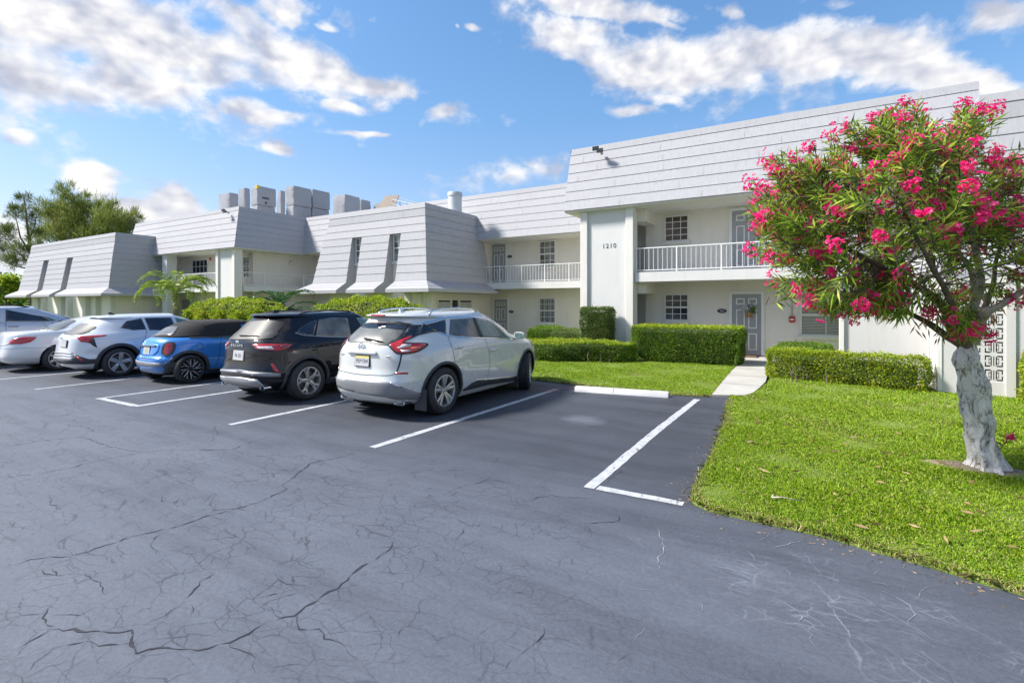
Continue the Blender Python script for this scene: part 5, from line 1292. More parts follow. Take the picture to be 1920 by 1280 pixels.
c.patch('tailgate_panel', Z2((290, 520), (330, 495), (520, 535), (560, 560), (555, 590), (500, 680), (330, 680), (290, 600)), 'rear', P, .010, smooth_n=2)
c.patch('tailgate_handle', Z2((300, 545), (520, 552), (518, 572), (300, 566)), 'rear', M['black'], .028)
plate(c, 220 + 400 / 7.1125, 570 + 618 / 7.1125, '', style='green', size=(.27, .15))
c.patch('bumper_trim', Z2((118, 745), (300, 762), (600, 790), (598, 835), (350, 822), (120, 795)), 'wrap', M['clad_light'], .014)
c.patch('bumper_lower', Z2((640, 780), (780, 770), (800, 800), (740, 890), (720, 930), (640, 870), (600, 835)), 'wrap', M['cladding'], .012, mirror=True)
c.patch('reflector', Z2((735, 885), (770, 800), (800, 790), (790, 830), (760, 880)), 'wrap', M['lens_red'], .020, mirror=True)
c.line('fuel_flap', Z2((1050, 565), (1070, 525), (1110, 522), (1140, 550), (1140, 590), (1105, 605), (1070, 598), (1053, 575)), 'side', .008, M['well'], .003)
c.line('tailgate_seam', Z2((270, 700), (400, 725), (560, 728), (600, 700)), 'wrap', .01, M['well'], .003)
c.line('door_seam', [(1.28, 1.0), (1.22, .8), (1.2, .55), (1.12, .32)], 'side', .008, M['well'], .003, mirror=True, pixels=False)
c.patch('sill_trim', [(1.0, .19), (1.0, .28), (2.62, .28), (2.62, .19)], 'side', M['cladding'], .012, mirror=True, pixels=False)
c.patch('windscreen', [(-.66, 1.03), (.66, 1.03), (.50, 1.33), (-.50, 1.33)], 'front', M['glass'], .004, pixels=False, grid=.05); mirror_pair(c, 2.62, 1.03, .93, P, M['glass'], .85)

# ======== white small crossover with black cladding
P = paint_car('bright_white', (.60, .63, .68), .2, .28)
prof = [(.20, .30, 4.34, .80, 4, 3), (.30, .08, 4.46, .86, 4, 3), (.45, .0, 4.52, .90, 4.2, 3), (.60, .02, 4.54, .91, 4, 2.9), (.80, .045, 4.52, .915, 4, 2.8), (.92, .06, 4.42, .912, 3.9, 2.7), (.99, .08, 4.15, .90, 3.8, 2.7), (1.04, .12, 3.75, .885, 3.7, 2.8), (1.08, .19, 3.42, .865, 3.5, 2.9), (1.12, .27, 3.28, .84, 3.4, 3), (1.22, .40, 3.10, .785, 3.3, 3), (1.32, .52, 2.88, .735, 3.3, 3), (1.40, .62, 2.65, .685, 3.3, 3), (1.45, .70, 2.46, .65, 3.3, 3), (1.49, .84, 2.25, .60, 3.2, 2.9), (1.52, 1.05, 2.05, .52, 3.1, 2.8), (1.54, 1.28, 1.85, .38, 3, 2.7), (1.55, 1.5, 1.65, .08, 2.5, 2.5)]
c = Car('parked_crossover', 'white compact crossover with black wheel arch cladding beside the blue convertible', 'car', (-15.62, 4.93), prof, 2.25, [(.90, .35), (3.6, .35)], P, GRP,
        lambda y, z: sum(.02 * math.exp(-((y - w) / .45) ** 2) * math.exp(-((z - .68) / .22) ** 2) for w in (.90, 3.6)))
c.cut_wells(.405); wheels4(c, .352, .252, .22, 'five_twin', .905)
arch_trim(c, .405, .075, M['cladding'], .012, -15, 195)
c.patch('window', [(.96, 1.20), (1.12, 1.36), (1.45, 1.43), (1.50, 1.14), (1.2, 1.13)], 'side', M['glass'], .004, mirror=True, pixels=False, smooth_n=0)
c.patch('window', [(1.56, 1.12), (1.52, 1.435), (2.15, 1.44), (2.22, 1.08)], 'side', M['glass'], .004, mirror=True, pixels=False)
c.patch('window', [(2.30, 1.08), (2.24, 1.435), (2.5, 1.40), (2.8, 1.27), (3.06, 1.06)], 'side', M['glass_clear'], .004, mirror=True, pixels=False)
c.patch('rear_window', Z1((845, 445), (900, 395), (1010, 325), (1150, 330), (1270, 370), (1200, 420), (1100, 470), (950, 478)), 'rear', M['glass_rear'], .004)
c.line('window_seal', Z1((845, 445), (900, 395), (1010, 325), (1150, 330), (1270, 370), (1200, 420), (1100, 470), (950, 478), (850, 447)), 'rear', .022, M['black'], .012, smooth_n=2)
spoiler(c, 1.45, 34, .10, .05, P)
c.patch('tail_light', Z1((1025, 515), (1060, 500), (1250, 490), (1428, 482), (1400, 500), (1245, 520), (1200, 590), (1080, 575)), 'wrap', M['lens_red'], .010, mirror=True, grid=.03)
c.patch('light_surround', Z1((1200, 592), (1245, 522), (1262, 540), (1300, 650), (1262, 640)), 'wrap', M['cladding'], .008, mirror=True)
plate(c, 860 / 7.1125, 560 + 600 / 7.1125, '', style='white', size=(.30, .155))
p = c.px(*Z1((825, 525))[0]); q, n = c.cast((p.x, p.z), 'rear'); b = MB(); b.bbox(q.x - .07, q.x + .07, q.y - .012, q.y, q.z - .012, q.z + .012, .003); b.bbox(q.x - .03, q.x + .03, q.y - .013, q.y, q.z - .024, q.z + .024, .003); b.build('badge', M['chrome'], c.root)
for y0, y1 in ((705, 728), (742, 765), (778, 800)):
    c.patch('bumper_strip', Z1((720, y0), (850, y0 + 12), (980, y0 + 18), (965, y1 + 6), (850, y1 + 2), (718, y1)), 'wrap', M['clad_light'], .012)
c.patch('bumper_trim', Z1((715, 800), (960, 812), (985, 735), (1060, 765), (1200, 805), (1320, 800), (1330, 855), (1150, 870), (1000, 870), (800, 860)), 'wrap', M['cladding'], .009)
c.patch('reflector', Z1((1020, 775), (1060, 778), (1135, 830), (1075, 825)), 'wrap', M['lens_red'], .014, mirror=True)
c.patch('sill_trim', [(1.32, .22), (1.36, .38), (3.14, .38), (3.18, .22)], 'side', M['cladding'], .012, mirror=True, pixels=False)
c.line('door_seam', [(1.50, 1.13), (1.44, .95), (1.42, .75)], 'side', .008, M['well'], .0025, mirror=True, pixels=False)
c.line('door_seam', [(2.26, 1.08), (2.28, .9), (2.26, .4)], 'side', .008, M['well'], .0025, mirror=True, pixels=False)
for y_ in (1.72, 2.44):
    for s in (1, -1):
        q, n = c.cast((y_, .98), 'side'); b = MB(); q = Vector((q.x * s, q.y, q.z)); n = Vector((n.x * s, n.y, n.z)); b.tube([q + Vector((0, -.1, 0)), q + n * .032 + Vector((0, -.07, 0)), q + n * .035 + Vector((0, .07, 0)), q + Vector((0, .1, 0))], .013, 6); b.build('door_handle', P, c.root, smooth=True)
fin_antenna(c, 0, 1.05, 1.525, M['black']); c.patch('windscreen', [(-.72, 1.12), (.72, 1.12), (.50, 1.46), (-.50, 1.46)], 'front', M['glass'], .004, pixels=False, grid=.05); mirror_pair(c, 3.0, 1.07, .98, P, M['glass'], .95)

# ======== silver-white sedan
P = paint_car('silver_white', (.64, .65, .67), .2, .28)
prof = [(.19, .30, 4.62, .78, 3.6, 3), (.28, .07, 4.76, .86, 3.6, 3), (.42, .0, 4.84, .90, 3.8, 3), (.60, .02, 4.86, .91, 3.8, 2.9), (.78, .06, 4.84, .912, 3.6, 2.8), (.90, .08, 4.66, .908, 3.5, 2.7), (.97, .10, 4.3, .90, 3.4, 2.7), (1.02, .13, 3.85, .88, 3.3, 2.8), (1.05, .17, 3.66, .865, 3.2, 2.9), (1.075, .30, 3.56, .845, 3.1, 3), (1.09, .62, 3.50, .82, 3, 3), (1.11, .86, 3.44, .80, 3, 3), (1.20, 1.14, 3.22, .745, 3.1, 3), (1.30, 1.42, 2.95, .69, 3.1, 3), (1.37, 1.66, 2.72, .635, 3.1, 3), (1.41, 1.85, 2.52, .58, 3, 2.9), (1.44, 2.05, 2.32, .48, 2.9, 2.8), (1.455, 2.15, 2.2, .1, 2.5, 2.5)]
c = Car('parked_sedan', 'silver white saloon car with large red tail lights, second car from the left edge', 'car', (-18.36, 4.50), prof, 2.4, [(1.02, .335), (3.8, .335)], P, GRP)
c.cut_wells(.385); wheels4(c, .336, .24, .21, 'seven', .90)
c.patch('rear_window', Z1((525, 415), (640, 345), (790, 300), (900, 290), (1010, 300), (900, 360), (740, 425)), 'top', M['glass_rear'], .004)
c.line('window_seal', Z1((525, 415), (640, 345), (790, 300), (900, 290), (1010, 300), (900, 360), (740, 425), (532, 416)), 'top', .022, M['black'], .012, smooth_n=2)
c.patch('tail_light', Z1((108, 605), (140, 560), (200, 530), (320, 508), (490, 508), (470, 540), (400, 580), (280, 605)), 'wrap', M['lens_red'], .010, mirror=True, grid=.03)
for a in ((1.5, 2.25), (2.32, 3.15)):
    c.patch('window', [(a[0] + .0, 1.11), (a[0] + (.3 if a[0] < 2 else .02), 1.34), (a[1] - (.03 if a[0] < 2 else .4), 1.34), (a[1], 1.09)], 'side', M['glass'], .004, mirror=True, pixels=False)
c.line('bumper_crease', [(R(-100), .62), (R(-50), .64), (0, .645), (R(50), .64), (R(100), .62)], 'wrap', .012, M['clad_light'], .003, pixels=False)
c.line('boot_seam', Z1((110, 612), (60, 625), (0, 630)), 'wrap', .01, M['well'], .003)
plate(c, -14, 560 + 560 / 7.1125, '', size=(.30, .155))
for y_ in (1.95, 2.75):
    for s in (1, -1):
        q, n = c.cast((y_, .95), 'side'); q = Vector((q.x * s, q.y, q.z)); n = Vector((n.x * s, n.y, n.z)); b = MB(); b.tube([q + Vector((0, -.1, 0)), q + n * .032 + Vector((0, -.07, 0)), q + n * .035 + Vector((0, .07, 0)), q + Vector((0, .1, 0))], .013, 6); b.build('door_handle', P, c.root, smooth=True)
c.patch('windscreen', [(-.70, 1.10), (.70, 1.10), (.48, 1.39), (-.48, 1.39)], 'front', M['glass'], .004, pixels=False, grid=.05); mirror_pair(c, 3.25, 1.08, .97, P, M['glass'], .9)
b = MB(); b.tube([(.35, 1.0, 1.08), (.33, .84, 1.26)], .004, 5); b.build('roof_antenna', M['black'], c.root)

# ======== silver minivan at the left edge
P = paint_car('silver_paint', (.42, .455, .52), .4, .32)
prof = [(.20, .25, 4.75, .82, 4, 3), (.32, .05, 4.88, .90, 4.2, 3), (.50, .0, 4.95, .94, 4.4, 3), (.80, .03, 4.95, .955, 4.2, 2.8), (.98, .05, 4.70, .95, 4, 2.7), (1.06, .06, 4.35, .94, 4, 2.8), (1.14, .075, 4.0, .93, 4, 2.9), (1.22, .09, 3.72, .905, 4, 3), (1.30, .12, 3.52, .875, 4, 3), (1.45, .19, 3.12, .815, 4, 3), (1.55, .25, 2.82, .765, 4, 3), (1.63, .33, 2.52, .715, 4, 3), (1.68, .48, 2.25, .65, 3.6, 2.9), (1.715, .8, 1.95, .53, 3.3, 2.8), (1.735, 1.15, 1.65, .32, 3, 2.7), (1.74, 1.35, 1.45, .06, 2.5, 2.5)]
c = Car('parked_minivan', 'silver minivan cut off by the left edge, behind the silver white saloon', 'van', (-21.05, 3.45), prof, 2.4, [(1.0, .36), (3.95, .36)], P, GRP)
c.cut_wells(.415); wheels4(c, .362, .235, .225, 'seven', .93)
c.patch('window', [(.55, 1.28), (.60, 1.60), (1.55, 1.625), (1.56, 1.27)], 'side', M['glass'], .004, mirror=True, pixels=False)
c.patch('window', Z1((82, 300), (80, 145), (540, 148), (600, 155), (605, 300)), 'side', M['glass'], .004, mirror=True)
c.patch('window', Z1((615, 155), (760, 158), (880, 195), (985, 245), (880, 275), (680, 300)), 'side', M['glass_clear'], .005, mirror=True)
c.patch('pillar_trim', Z1((600, 155), (614, 155), (680, 300), (606, 300)), 'side', M['black'], .006, mirror=True)
c.line('door_seam', Z1((76, 140), (76, 300), (80, 420)), 'side', .01, M['well'], .003, mirror=True)
c.line('door_seam', Z1((700, 310), (712, 400)), 'side', .01, M['well'], .003, mirror=True)
c.line('door_track', Z1((-60, 318), (60, 318), (300, 314), (600, 310)), 'side', .014, M['clad_light'], .004, mirror=True)
handle(c, *Z1((180, 370))[0], M['metal_grey'], .22)
for s in (1, -1):
    b = MB(); b.tube([(s * .60, .8, 1.70), (s * .60, 1.0, 1.76), (s * .60, 1.9, 1.765), (s * .58, 2.3, 1.70)], .018, 6); b.build('roof_rail', M['black'], c.root, smooth=True)
c.patch('windscreen', [(-.74, 1.30), (.74, 1.30), (.54, 1.66), (-.54, 1.66)], 'front', M['glass'], .004, pixels=False, grid=.05); mirror_pair(c, 3.5, 1.28, 1.03, P, M['glass'], 1.1)
# ------------------------------------------------------------------ vegetation
rg = np.random.default_rng(11)
def unit(v): return v / np.maximum(np.linalg.norm(v, axis=-1, keepdims=True), 1e-9)
def leaf_geo(P, D, L, W, droop=0.0, mid=.45, curl=0.0):
    """diamond leaves: base, two sides, tip"""
    n = len(P); D = unit(D); r = unit(rg.normal(size=(n, 3))); S = unit(np.cross(D, r)); L = np.broadcast_to(L, n)[:, None]; W = np.broadcast_to(W, n)[:, None]
    U = np.cross(S, D)
    T = P + D * L; T[:, 2] -= droop * L[:, 0]
    m = P + D * L * mid; m[:, 2] -= droop * L[:, 0] * .25
    V = np.stack([P, m + S * W / 2 + U * W * curl, T, m - S * W / 2 + U * W * curl], 1).reshape(-1, 3)
    loops = np.arange(4 * n)
    return V, loops, np.full(n, 4)
def leaf_obj(name, P, D, L, W, mat, parent=None, **k):
    V, l, s = leaf_geo(np.asarray(P, float), np.asarray(D, float), L, W, **k); return np_mesh(name, V, l, s, mat, parent)
G_ = lambda c, a=1.0: (c[0] * a, c[1] * a, c[2] * a)
M['lf_hedge'] = leaf_mat('hedge_leaf', [(0, (.04, .10, .016)), (.35, (.10, .22, .024)), (.7, (.19, .34, .034)), (.93, (.29, .41, .05)), (1, (.34, .25, .07))], trans=.4)
M['lf_new'] = leaf_mat('hedge_new_growth', [(0, (.15, .27, .015)), (.5, (.32, .44, .02)), (.85, (.46, .52, .04)), (1, (.50, .36, .09))], trans=.4)
M['lf_lime'] = leaf_mat('shrub_lime_leaf', [(0, (.09, .18, .012)), (.4, (.25, .38, .02)), (.8, (.44, .52, .035)), (1, (.50, .40, .07))], trans=.4)
M['lf_dull'] = leaf_mat('column_leaf', [(0, (.06, .10, .022)), (.5, (.14, .23, .05)), (.85, (.19, .26, .07)), (1, (.24, .19, .10))], trans=.3)
M['twig'] = sm('dark_core_fill', (.045, .06, .022), .95, var=.4, nscale=20)
M['stem'] = sm('shrub_stem', (.13, .10, .075), .9, var=.3, nscale=20)

def poly_area(p): return .5 * sum(p[i][0] * p[(i + 1) % len(p)][1] - p[(i + 1) % len(p)][0] * p[i][1] for i in range(len(p)))
def hedge(name, label, foot, z1, leaf, new=None, cat='hedge', lsize=.045, dens=1600, rnd_top=.0, group=None, z0=.03, bottom_gap=0.0, taper=0.0, lump=.035, topdens=1.5, flowers=0, thin=None):
    """clipped hedge on a polygon footprint: leaves over a dark filler core with stems"""
    if poly_area(foot) < 0: foot = foot[::-1]
    cx = sum(p[0] for p in foot) / len(foot); cy = sum(p[1] for p in foot) / len(foot)
    root = empty(name, (cx, cy, 0)); tag(root, label, cat, group)
    F = np.array(foot) - [cx, cy]
    rad = np.abs(F).max(0)
    def topz(x, y):
        e = np.maximum(np.abs(x) / rad[0], np.abs(y) / rad[1]) if rnd_top else 0
        return z1 * (1 - rnd_top * np.maximum(0, e) ** 3)
    P = []; D = []
    H = z1 - z0
    for i in range(len(F)):
        a, c = F[i], F[(i + 1) % len(F)]; Ln = np.hypot(*(c - a)); n = int(Ln * H * dens * 1.9)
        t = rg.random(n); z = z0 + bottom_gap * H + rg.random(n) ** .9 * H * (1 - bottom_gap); nr = np.array([c[1] - a[1], a[0] - c[0]]) / Ln
        xy = a + (c - a) * t[:, None]
        zt = topz(xy[:, 0], xy[:, 1]); z = z0 + (z - z0) * (zt - z0) / H
        lumpy = lump * (np.sin(xy[:, 0] * 5 + z * 4) * np.sin(xy[:, 1] * 6 + z * 7 + 1.3)) - np.abs(rg.normal(size=n)) * .03 + rg.exponential(.008, n)
        inset = taper * (1 - (z - z0) / H)
        round_ = -.10 * np.maximum(0, (z - zt + .12) / .12) ** 2
        xy = xy + nr * (lumpy - inset + round_)[:, None]
        if thin is not None:
            keep = ~((z < z0 + .40 * H) & (rg.random(n) < thin * np.clip(1.2 - (z - z0) / (.4 * H), 0, 1) * (.5 + .5 * np.sin(xy[:, 0] * 2.1 + .7))))
            xy, z = xy[keep], z[keep]; n = len(z)
        P.append(np.column_stack([xy, z])); D.append(np.column_stack([np.tile(nr, (n, 1)), np.full(n, .5)]) + rg.normal(size=(n, 3)) * .6)
    side = (np.concatenate(P), np.concatenate(D))
    x0, y0 = F.min(0); x1, y1 = F.max(0); n = int((x1 - x0) * (y1 - y0) * dens * topdens)
    q = np.column_stack([rg.uniform(x0, x1, n), rg.uniform(y0, y1, n)])
    ins = np.ones(n, bool)
    for i in range(len(F)):
        a, c = F[i], F[(i + 1) % len(F)]; ins &= ((c[0] - a[0]) * (q[:, 1] - a[1]) - (c[1] - a[1]) * (q[:, 0] - a[0])) > -.0
    q = q[ins]; n = len(q); zt = topz(q[:, 0], q[:, 1]) + lump * .6 * np.sin(q[:, 0] * 6) * np.sin(q[:, 1] * 7) - np.abs(rg.normal(size=n)) * .03 + rg.exponential(.014, n)
    Pt = np.column_stack([q, zt]); Dt = np.column_stack([np.zeros((n, 2)), np.full(n, 1.)]) + rg.normal(size=(n, 3)) * .7
    Ls = lambda k: lsize * rg.uniform(.7, 1.35, k)
    if new is None: side = (np.concatenate([side[0], Pt]), np.concatenate([side[1], Dt]))
    k = len(side[0]); leaf_obj('foliage', side[0], side[1], Ls(k), lsize * .62 * rg.uniform(.8, 1.2, k), leaf, root, droop=.12, curl=.25)
    if new is not None:
        # fresh growth along the clipped top and a little down the sides
        m = rg.random(len(side[0])) < .10; Pn = np.concatenate([Pt, side[0][m] + unit(side[1][m]) * .01]); Dn = np.concatenate([Dt, side[1][m]])
        k = len(Pn); leaf_obj('new_growth', Pn, Dn, Ls(k), lsize * .55 * rg.uniform(.8, 1.2, k), new, root, droop=.1, curl=.25)
    # dark solid block added inside, so the leaves are not seen through
    b = MB(); S = [(p[0] * max(0, (rad[0] - .19) / rad[0]), p[1] * max(0, (rad[1] - .19) / rad[1])) for p in F]
    S2 = [(p[0] * .8, p[1] * .8) for p in S]
    zt = z1 * (1 - rnd_top) if rnd_top else z1
    b.loft([[(x * .9, y * .9, z0 + (bottom_gap + .05) * H) for x, y in S], [(x, y, z0 + (bottom_gap + .15) * H) for x, y in S], [(x, y, max(.2, zt - .18)) for x, y in S], [(x * .8, y * .8, z1 - .14) for x, y in S]])
    b.cur = 1
    for i in range(int(6 + 5 * (x1 - x0))):
        x, y = rg.uniform(S2[0][0], S2[2][0]) if len(S2) > 2 else 0, rg.uniform(min(s[1] for s in S2), max(s[1] for s in S2))
        x = rg.uniform(min(s[0] for s in S2), max(s[0] for s in S2)); b.tube([(x, y, 0), (x + rg.uniform(-.06, .06), y + rg.uniform(-.06, .06), .2), (x + rg.uniform(-.12, .12), y + rg.uniform(-.1, .1), .4 * z1 + .1)], [.016, .012, .008], 5)
    b.build('branches', [M['twig'], M['stem']], root)  # stems and the added dark filler block in one mesh
    if flowers:
        idx = rg.choice(len(Pt), flowers); b = MB()
        for j in idx: blossom(b, Vector(Pt[j]) + Vector((0, 0, .03)), .05)
        b.build('blossoms', M['fl_red'], root)
    return root
def blossom(b, p, r):
    for k in range(5):
        a = 2 * math.pi * k / 5 + rg.random(); d = Vector((math.cos(a), math.sin(a), rg.uniform(.1, .6))).normalized(); s = d.cross(Vector((0, 0, 1))).normalized()
        b.quad(p, p + d * r * .6 + s * r * .4, p + d * r, p + d * r * .6 - s * r * .4)
M['fl_red'] = leaf_mat('hibiscus_petal', [(0, (.6, .05, .06)), (1, (.75, .18, .14))], trans=.3)

hedge('hedge', 'large dark green box hedge clipped square under the ground floor window by the path', [(-4.85, 15.45), (-1.78, 15.45), (-1.72, 16.8), (-4.85, 16.8)], 1.10, M['lf_hedge'], M['lf_new'], thin=.55, taper=.05, dens=1500)
hedge('hedge', 'low yellow-green hedge in front of the 1210 wall, left of the large box hedge', [(-8.6, 13.75), (-6.9, 13.95), (-4.95, 14.75), (-4.7, 15.35), (-5.2, 15.7), (-8.6, 15.0)], .64, M['lf_hedge'], M['lf_new'], rnd_top=.25, lump=.07)
hedge('hedge', 'tall narrow hedge clipped into a pillar against the 1210 wall', [(-6.93, 16.35), (-5.95, 16.35), (-5.95, 17.1), (-6.93, 17.1)], 1.66, M['lf_dull'], M['lf_dull'], dens=1700)
hedge('hedge', 'small dark rounded hedge under the barred window left of the 1210 wall', [(-10.7, 19.3), (-9.1, 19.3), (-9.1, 20.4), (-10.7, 20.4)], .84, M['lf_hedge'], M['lf_hedge'], rnd_top=.2)
hedge('hedge', 'small rounded olive hedge tucked beside the left pilaster of the 1210 wall', [(-8.95, 18.1), (-7.75, 18.1), (-7.75, 19.1), (-8.95, 19.1)], .80, M['lf_dull'], M['lf_dull'], rnd_top=.2)
hedge('hedge', 'long yellow-green hedge right of the concrete path, beside the flowering tree', [(-.93, 13.70), (1.92, 12.80), (2.08, 13.2), (.45, 13.79), (-.80, 14.4)], .70, M['lf_lime'], M['lf_new'], lump=.06, taper=-.03, dens=1500)
hedge('hedge', 'short dark hedge under the window with blinds, behind the long yellow-green hedge', [(-.85, 16.2), (.5, 16.2), (.5, 17.0), (-.85, 17.0)], .68, M['lf_hedge'], M['lf_hedge'], rnd_top=.12)
hedge('hedge', 'yellow-green bush cut off by the right edge in front of the patio wall', [(3.30, 12.5), (5.5, 12.5), (5.5, 12.98), (3.36, 12.98)], .98, M['lf_lime'], M['lf_new'], rnd_top=.15)
hedge('shrub', 'rounded lime green shrub behind the black crossover', [(-22.6, 11.2), (-17.7, 11.2), (-17.5, 12.6), (-22.8, 12.8)], 1.98, M['lf_lime'], M['lf_new'], cat='shrub', rnd_top=.3, lsize=.085, dens=520, lump=.14, flowers=7)
hedge('shrub', 'rounded lime green shrub with pink blossoms behind the pearl white crossover', [(-14.9, 11.5), (-11.1, 11.5), (-11.0, 13.0), (-14.9, 13.0)], 1.98, M['lf_lime'], M['lf_new'], cat='shrub', rnd_top=.22, lsize=.085, dens=520, lump=.13, flowers=6)

# ---- palms
M['frond'] = leaf_mat('palm_frond', [(0, (.07, .15, .015)), (.4, (.19, .31, .025)), (.8, (.36, .46, .05)), (1, (.50, .46, .14))], trans=.35)
M['frond_dark'] = leaf_mat('areca_frond', [(0, (.02, .07, .02)), (.5, (.05, .14, .04)), (1, (.11, .21, .06))], trans=.3)
M['palm_bark'] = sm('palm_bark', (.17, .13, .10), .95, var=.4, nscale=15, bmp=.8, bscale=25)
def palm(name, label, loc, h, n, L, mat, spread=1.0, lw=.022, ll=.30, trunks=1):
    root = empty(name, loc); tag(root, label, 'palm')
    b = MB()
    for t in range(trunks):
        dx_, dy_ = (0, 0) if trunks == 1 else (rg.uniform(-.4, .4), rg.uniform(-.3, .3))
        b.tube([(dx_ * k, dy_ * k, h * k) for k in np.linspace(0, 1, 9)], [(.10 if trunks == 1 else .05) * (1 + .12 * (i % 2)) for i in range(9)], 10)
    b.build('trunk', M['palm_bark'], root)
    P, D, LL = [], [], []; rb = MB()
    for i in range(n):
        az = 2 * math.pi * i / n * 2.618 * 3 + rg.uniform(-.25, .25); el = R(rg.uniform(12, 78)); o = Vector((0, 0, h)) if trunks == 1 else Vector((rg.uniform(-.4, .4), rg.uniform(-.3, .3), h * rg.uniform(.6, 1)))
        pts = []; p = o.copy(); e = el; K = 20; st = L / K * rg.uniform(.85, 1.1)
        for k in range(K):
            pts.append(p.copy()); p = p + Vector((math.cos(az) * math.cos(e), math.sin(az) * math.cos(e), math.sin(e))) * st; e -= R(3.0 + 6.5 * k / K) * spread
        rb.tube(pts, [.016 * (1 - k / (K + 3)) for k in range(K)], 4)
        for k in range(3, K):
            a = (pts[k] - pts[k - 1]).normalized(); s = a.cross(Vector((0, 0, 1))).normalized(); u = s.cross(a)
            for sg in (1, -1):
                for _ in range(3):
                    P.append(pts[k] - a * st * rg.random()); d = s * sg * .8 + a * .75 + u * rg.uniform(-.05, .40); D.append(d); LL.append(ll * math.sin(math.pi * min(1, (k + 1.5) / K) * .85 + .25) * rg.uniform(.85, 1.1))
    rb.build('frond_ribs', mat, root)
    leaf_obj('fronds', np.array([tuple(p) for p in P]), np.array([tuple(d) for d in D]), np.array(LL), lw, mat, root, droop=.12)
    return root
palm('palm_tree', 'small palm with drooping yellow-green fronds in front of the left balconies', (-27.2, 13.1, 0), 2.35, 24, 2.5, M['frond'], 1.25, .036, .40)
palm('palm_shrub', 'dark green feathery palm clump between the two lime green shrubs', (-21.2, 14.6, 0), 1.5, 36, 2.3, M['frond_dark'], 1.0, .04, .42, 6)

# ---- flowering tree on the lawn
def vp(x, y, f):
    u = (x - 960) / F_PX * f; return Vector((u * CC - CS * f, u * CS + CC * f, CAM_H + (HOR - y) / F_PX * f))
from mathutils import noise as mnoise
def bark_mat():
    m, nt, p, o = new_mat('pale_gnarled_bark')
    v = coords(nt); s = coords(nt, (1, 1, .45))
    f = noise(nt, s, 13, 7, .75, 1.2); g = noise(nt, s, 38, 5, .75, .8); h = noise(nt, v, 90, 3, .7)
    c = ramp(nt, f, [(.36, (.07, .055, .045)), (.42, (.34, .31, .28)), (.48, (.74, .71, .68)), (.70, (.88, .86, .84))])
    c = mixc(nt, ramp(nt, g, [(.35, (1, 1, 1)), (.42, (0, 0, 0))]), c, (.05, .04, .032))
    c = mixc(nt, mth(nt, 'MULTIPLY', h, .35), c, (.36, .32, .29))
    nt.links.new(c, p.inputs['Base Color']); p.inputs['Roughness'].default_value = .9
    bump(nt, p, mth(nt, 'ADD', mth(nt, 'MULTIPLY', f, .8), mth(nt, 'MULTIPLY', g, .5)), 1.0, .03); return m
M['bark_pale'] = bark_mat()
M['bark_dark'] = sm('dark_bark', (.10, .08, .065), .95, var=.5, nscale=14, bmp=.8, bscale=30)
M['bark_grey'] = sm('grey_bark', (.30, .27, .24), .9, var=.45, nscale=10, bmp=.8, bscale=26)
M['lf_ole'] = leaf_mat('lance_leaf', [(0, (.06, .13, .02)), (.35, (.16, .29, .03)), (.7, (.30, .45, .04)), (.92, (.44, .54, .07)), (.97, (.58, .48, .08)), (1, (.30, .18, .08))], trans=.45)
M['petal'] = leaf_mat('pink_petal', [(0, (.82, .010, .17)), (.5, (.95, .022, .27)), (.85, (.95, .08, .36)), (1, (.95, .22, .45))], trans=.5, rough=.5)
M['dead_leaf'] = leaf_mat('dead_leaf', [(0, (.14, .08, .04)), (.6, (.30, .19, .09)), (1, (.45, .32, .17))], trans=.15)
TR = empty('oleander_tree', (1.58, 7.18, 0)); tag(TR, 'oleander tree with bright pink flowers and a pale gnarled twisting trunk on the lawn', 'tree')
TB = Vector(TR.location)
FT = 5.37
tk = [(1846, 900, 62), (1846, 884, 47), (1849, 866, 39), (1841, 840, 33), (1837, 810, 31), (1834, 780, 31), (1830, 748, 30), (1826, 722, 34), (1818, 698, 31), (1811, 672, 29), (1813, 650, 19), (1816, 630, 14)]
C_ = [vp(x, y, FT) - TB for x, y, r in tk]; rr_ = [r * .68 / F_PX * FT for x, y, r in tk]
path = catmull([tuple(p) for p in C_], 6, False); rads = [q[0] for q in catmull([(r,) for r in rr_], 6, False)]
rings = []
for i, (p, r) in enumerate(zip(path, rads)):
    ring = []
    for k in range(48):
        a = 2 * math.pi * k / 48; z = p[2]
        q = Vector((math.cos(a) * 1.3, math.sin(a) * 1.3, z * 2.2))
        tw = a + z * 2.2
        d = 1 + .10 * math.sin(3 * tw) + .07 * math.sin(5 * tw + 1.5 + z * 3) + .26 * mnoise.noise(q * 1.6) + .17 * mnoise.noise(q * 4.0) + .08 * mnoise.noise(q * 9)
        if z < .12: d *= 1 + .25 * max(0, math.sin(2.5 * a + .6)) * (1 - z / .12)
        ring.append((p[0] + math.cos(a) * r * d, p[1] + math.sin(a) * r * d, z + .02 * mnoise.noise(q * 3)))
    rings.append(ring)
b = MB(); b.loft(rings); b.build('trunk', M['bark_pale'], TR, smooth=True)
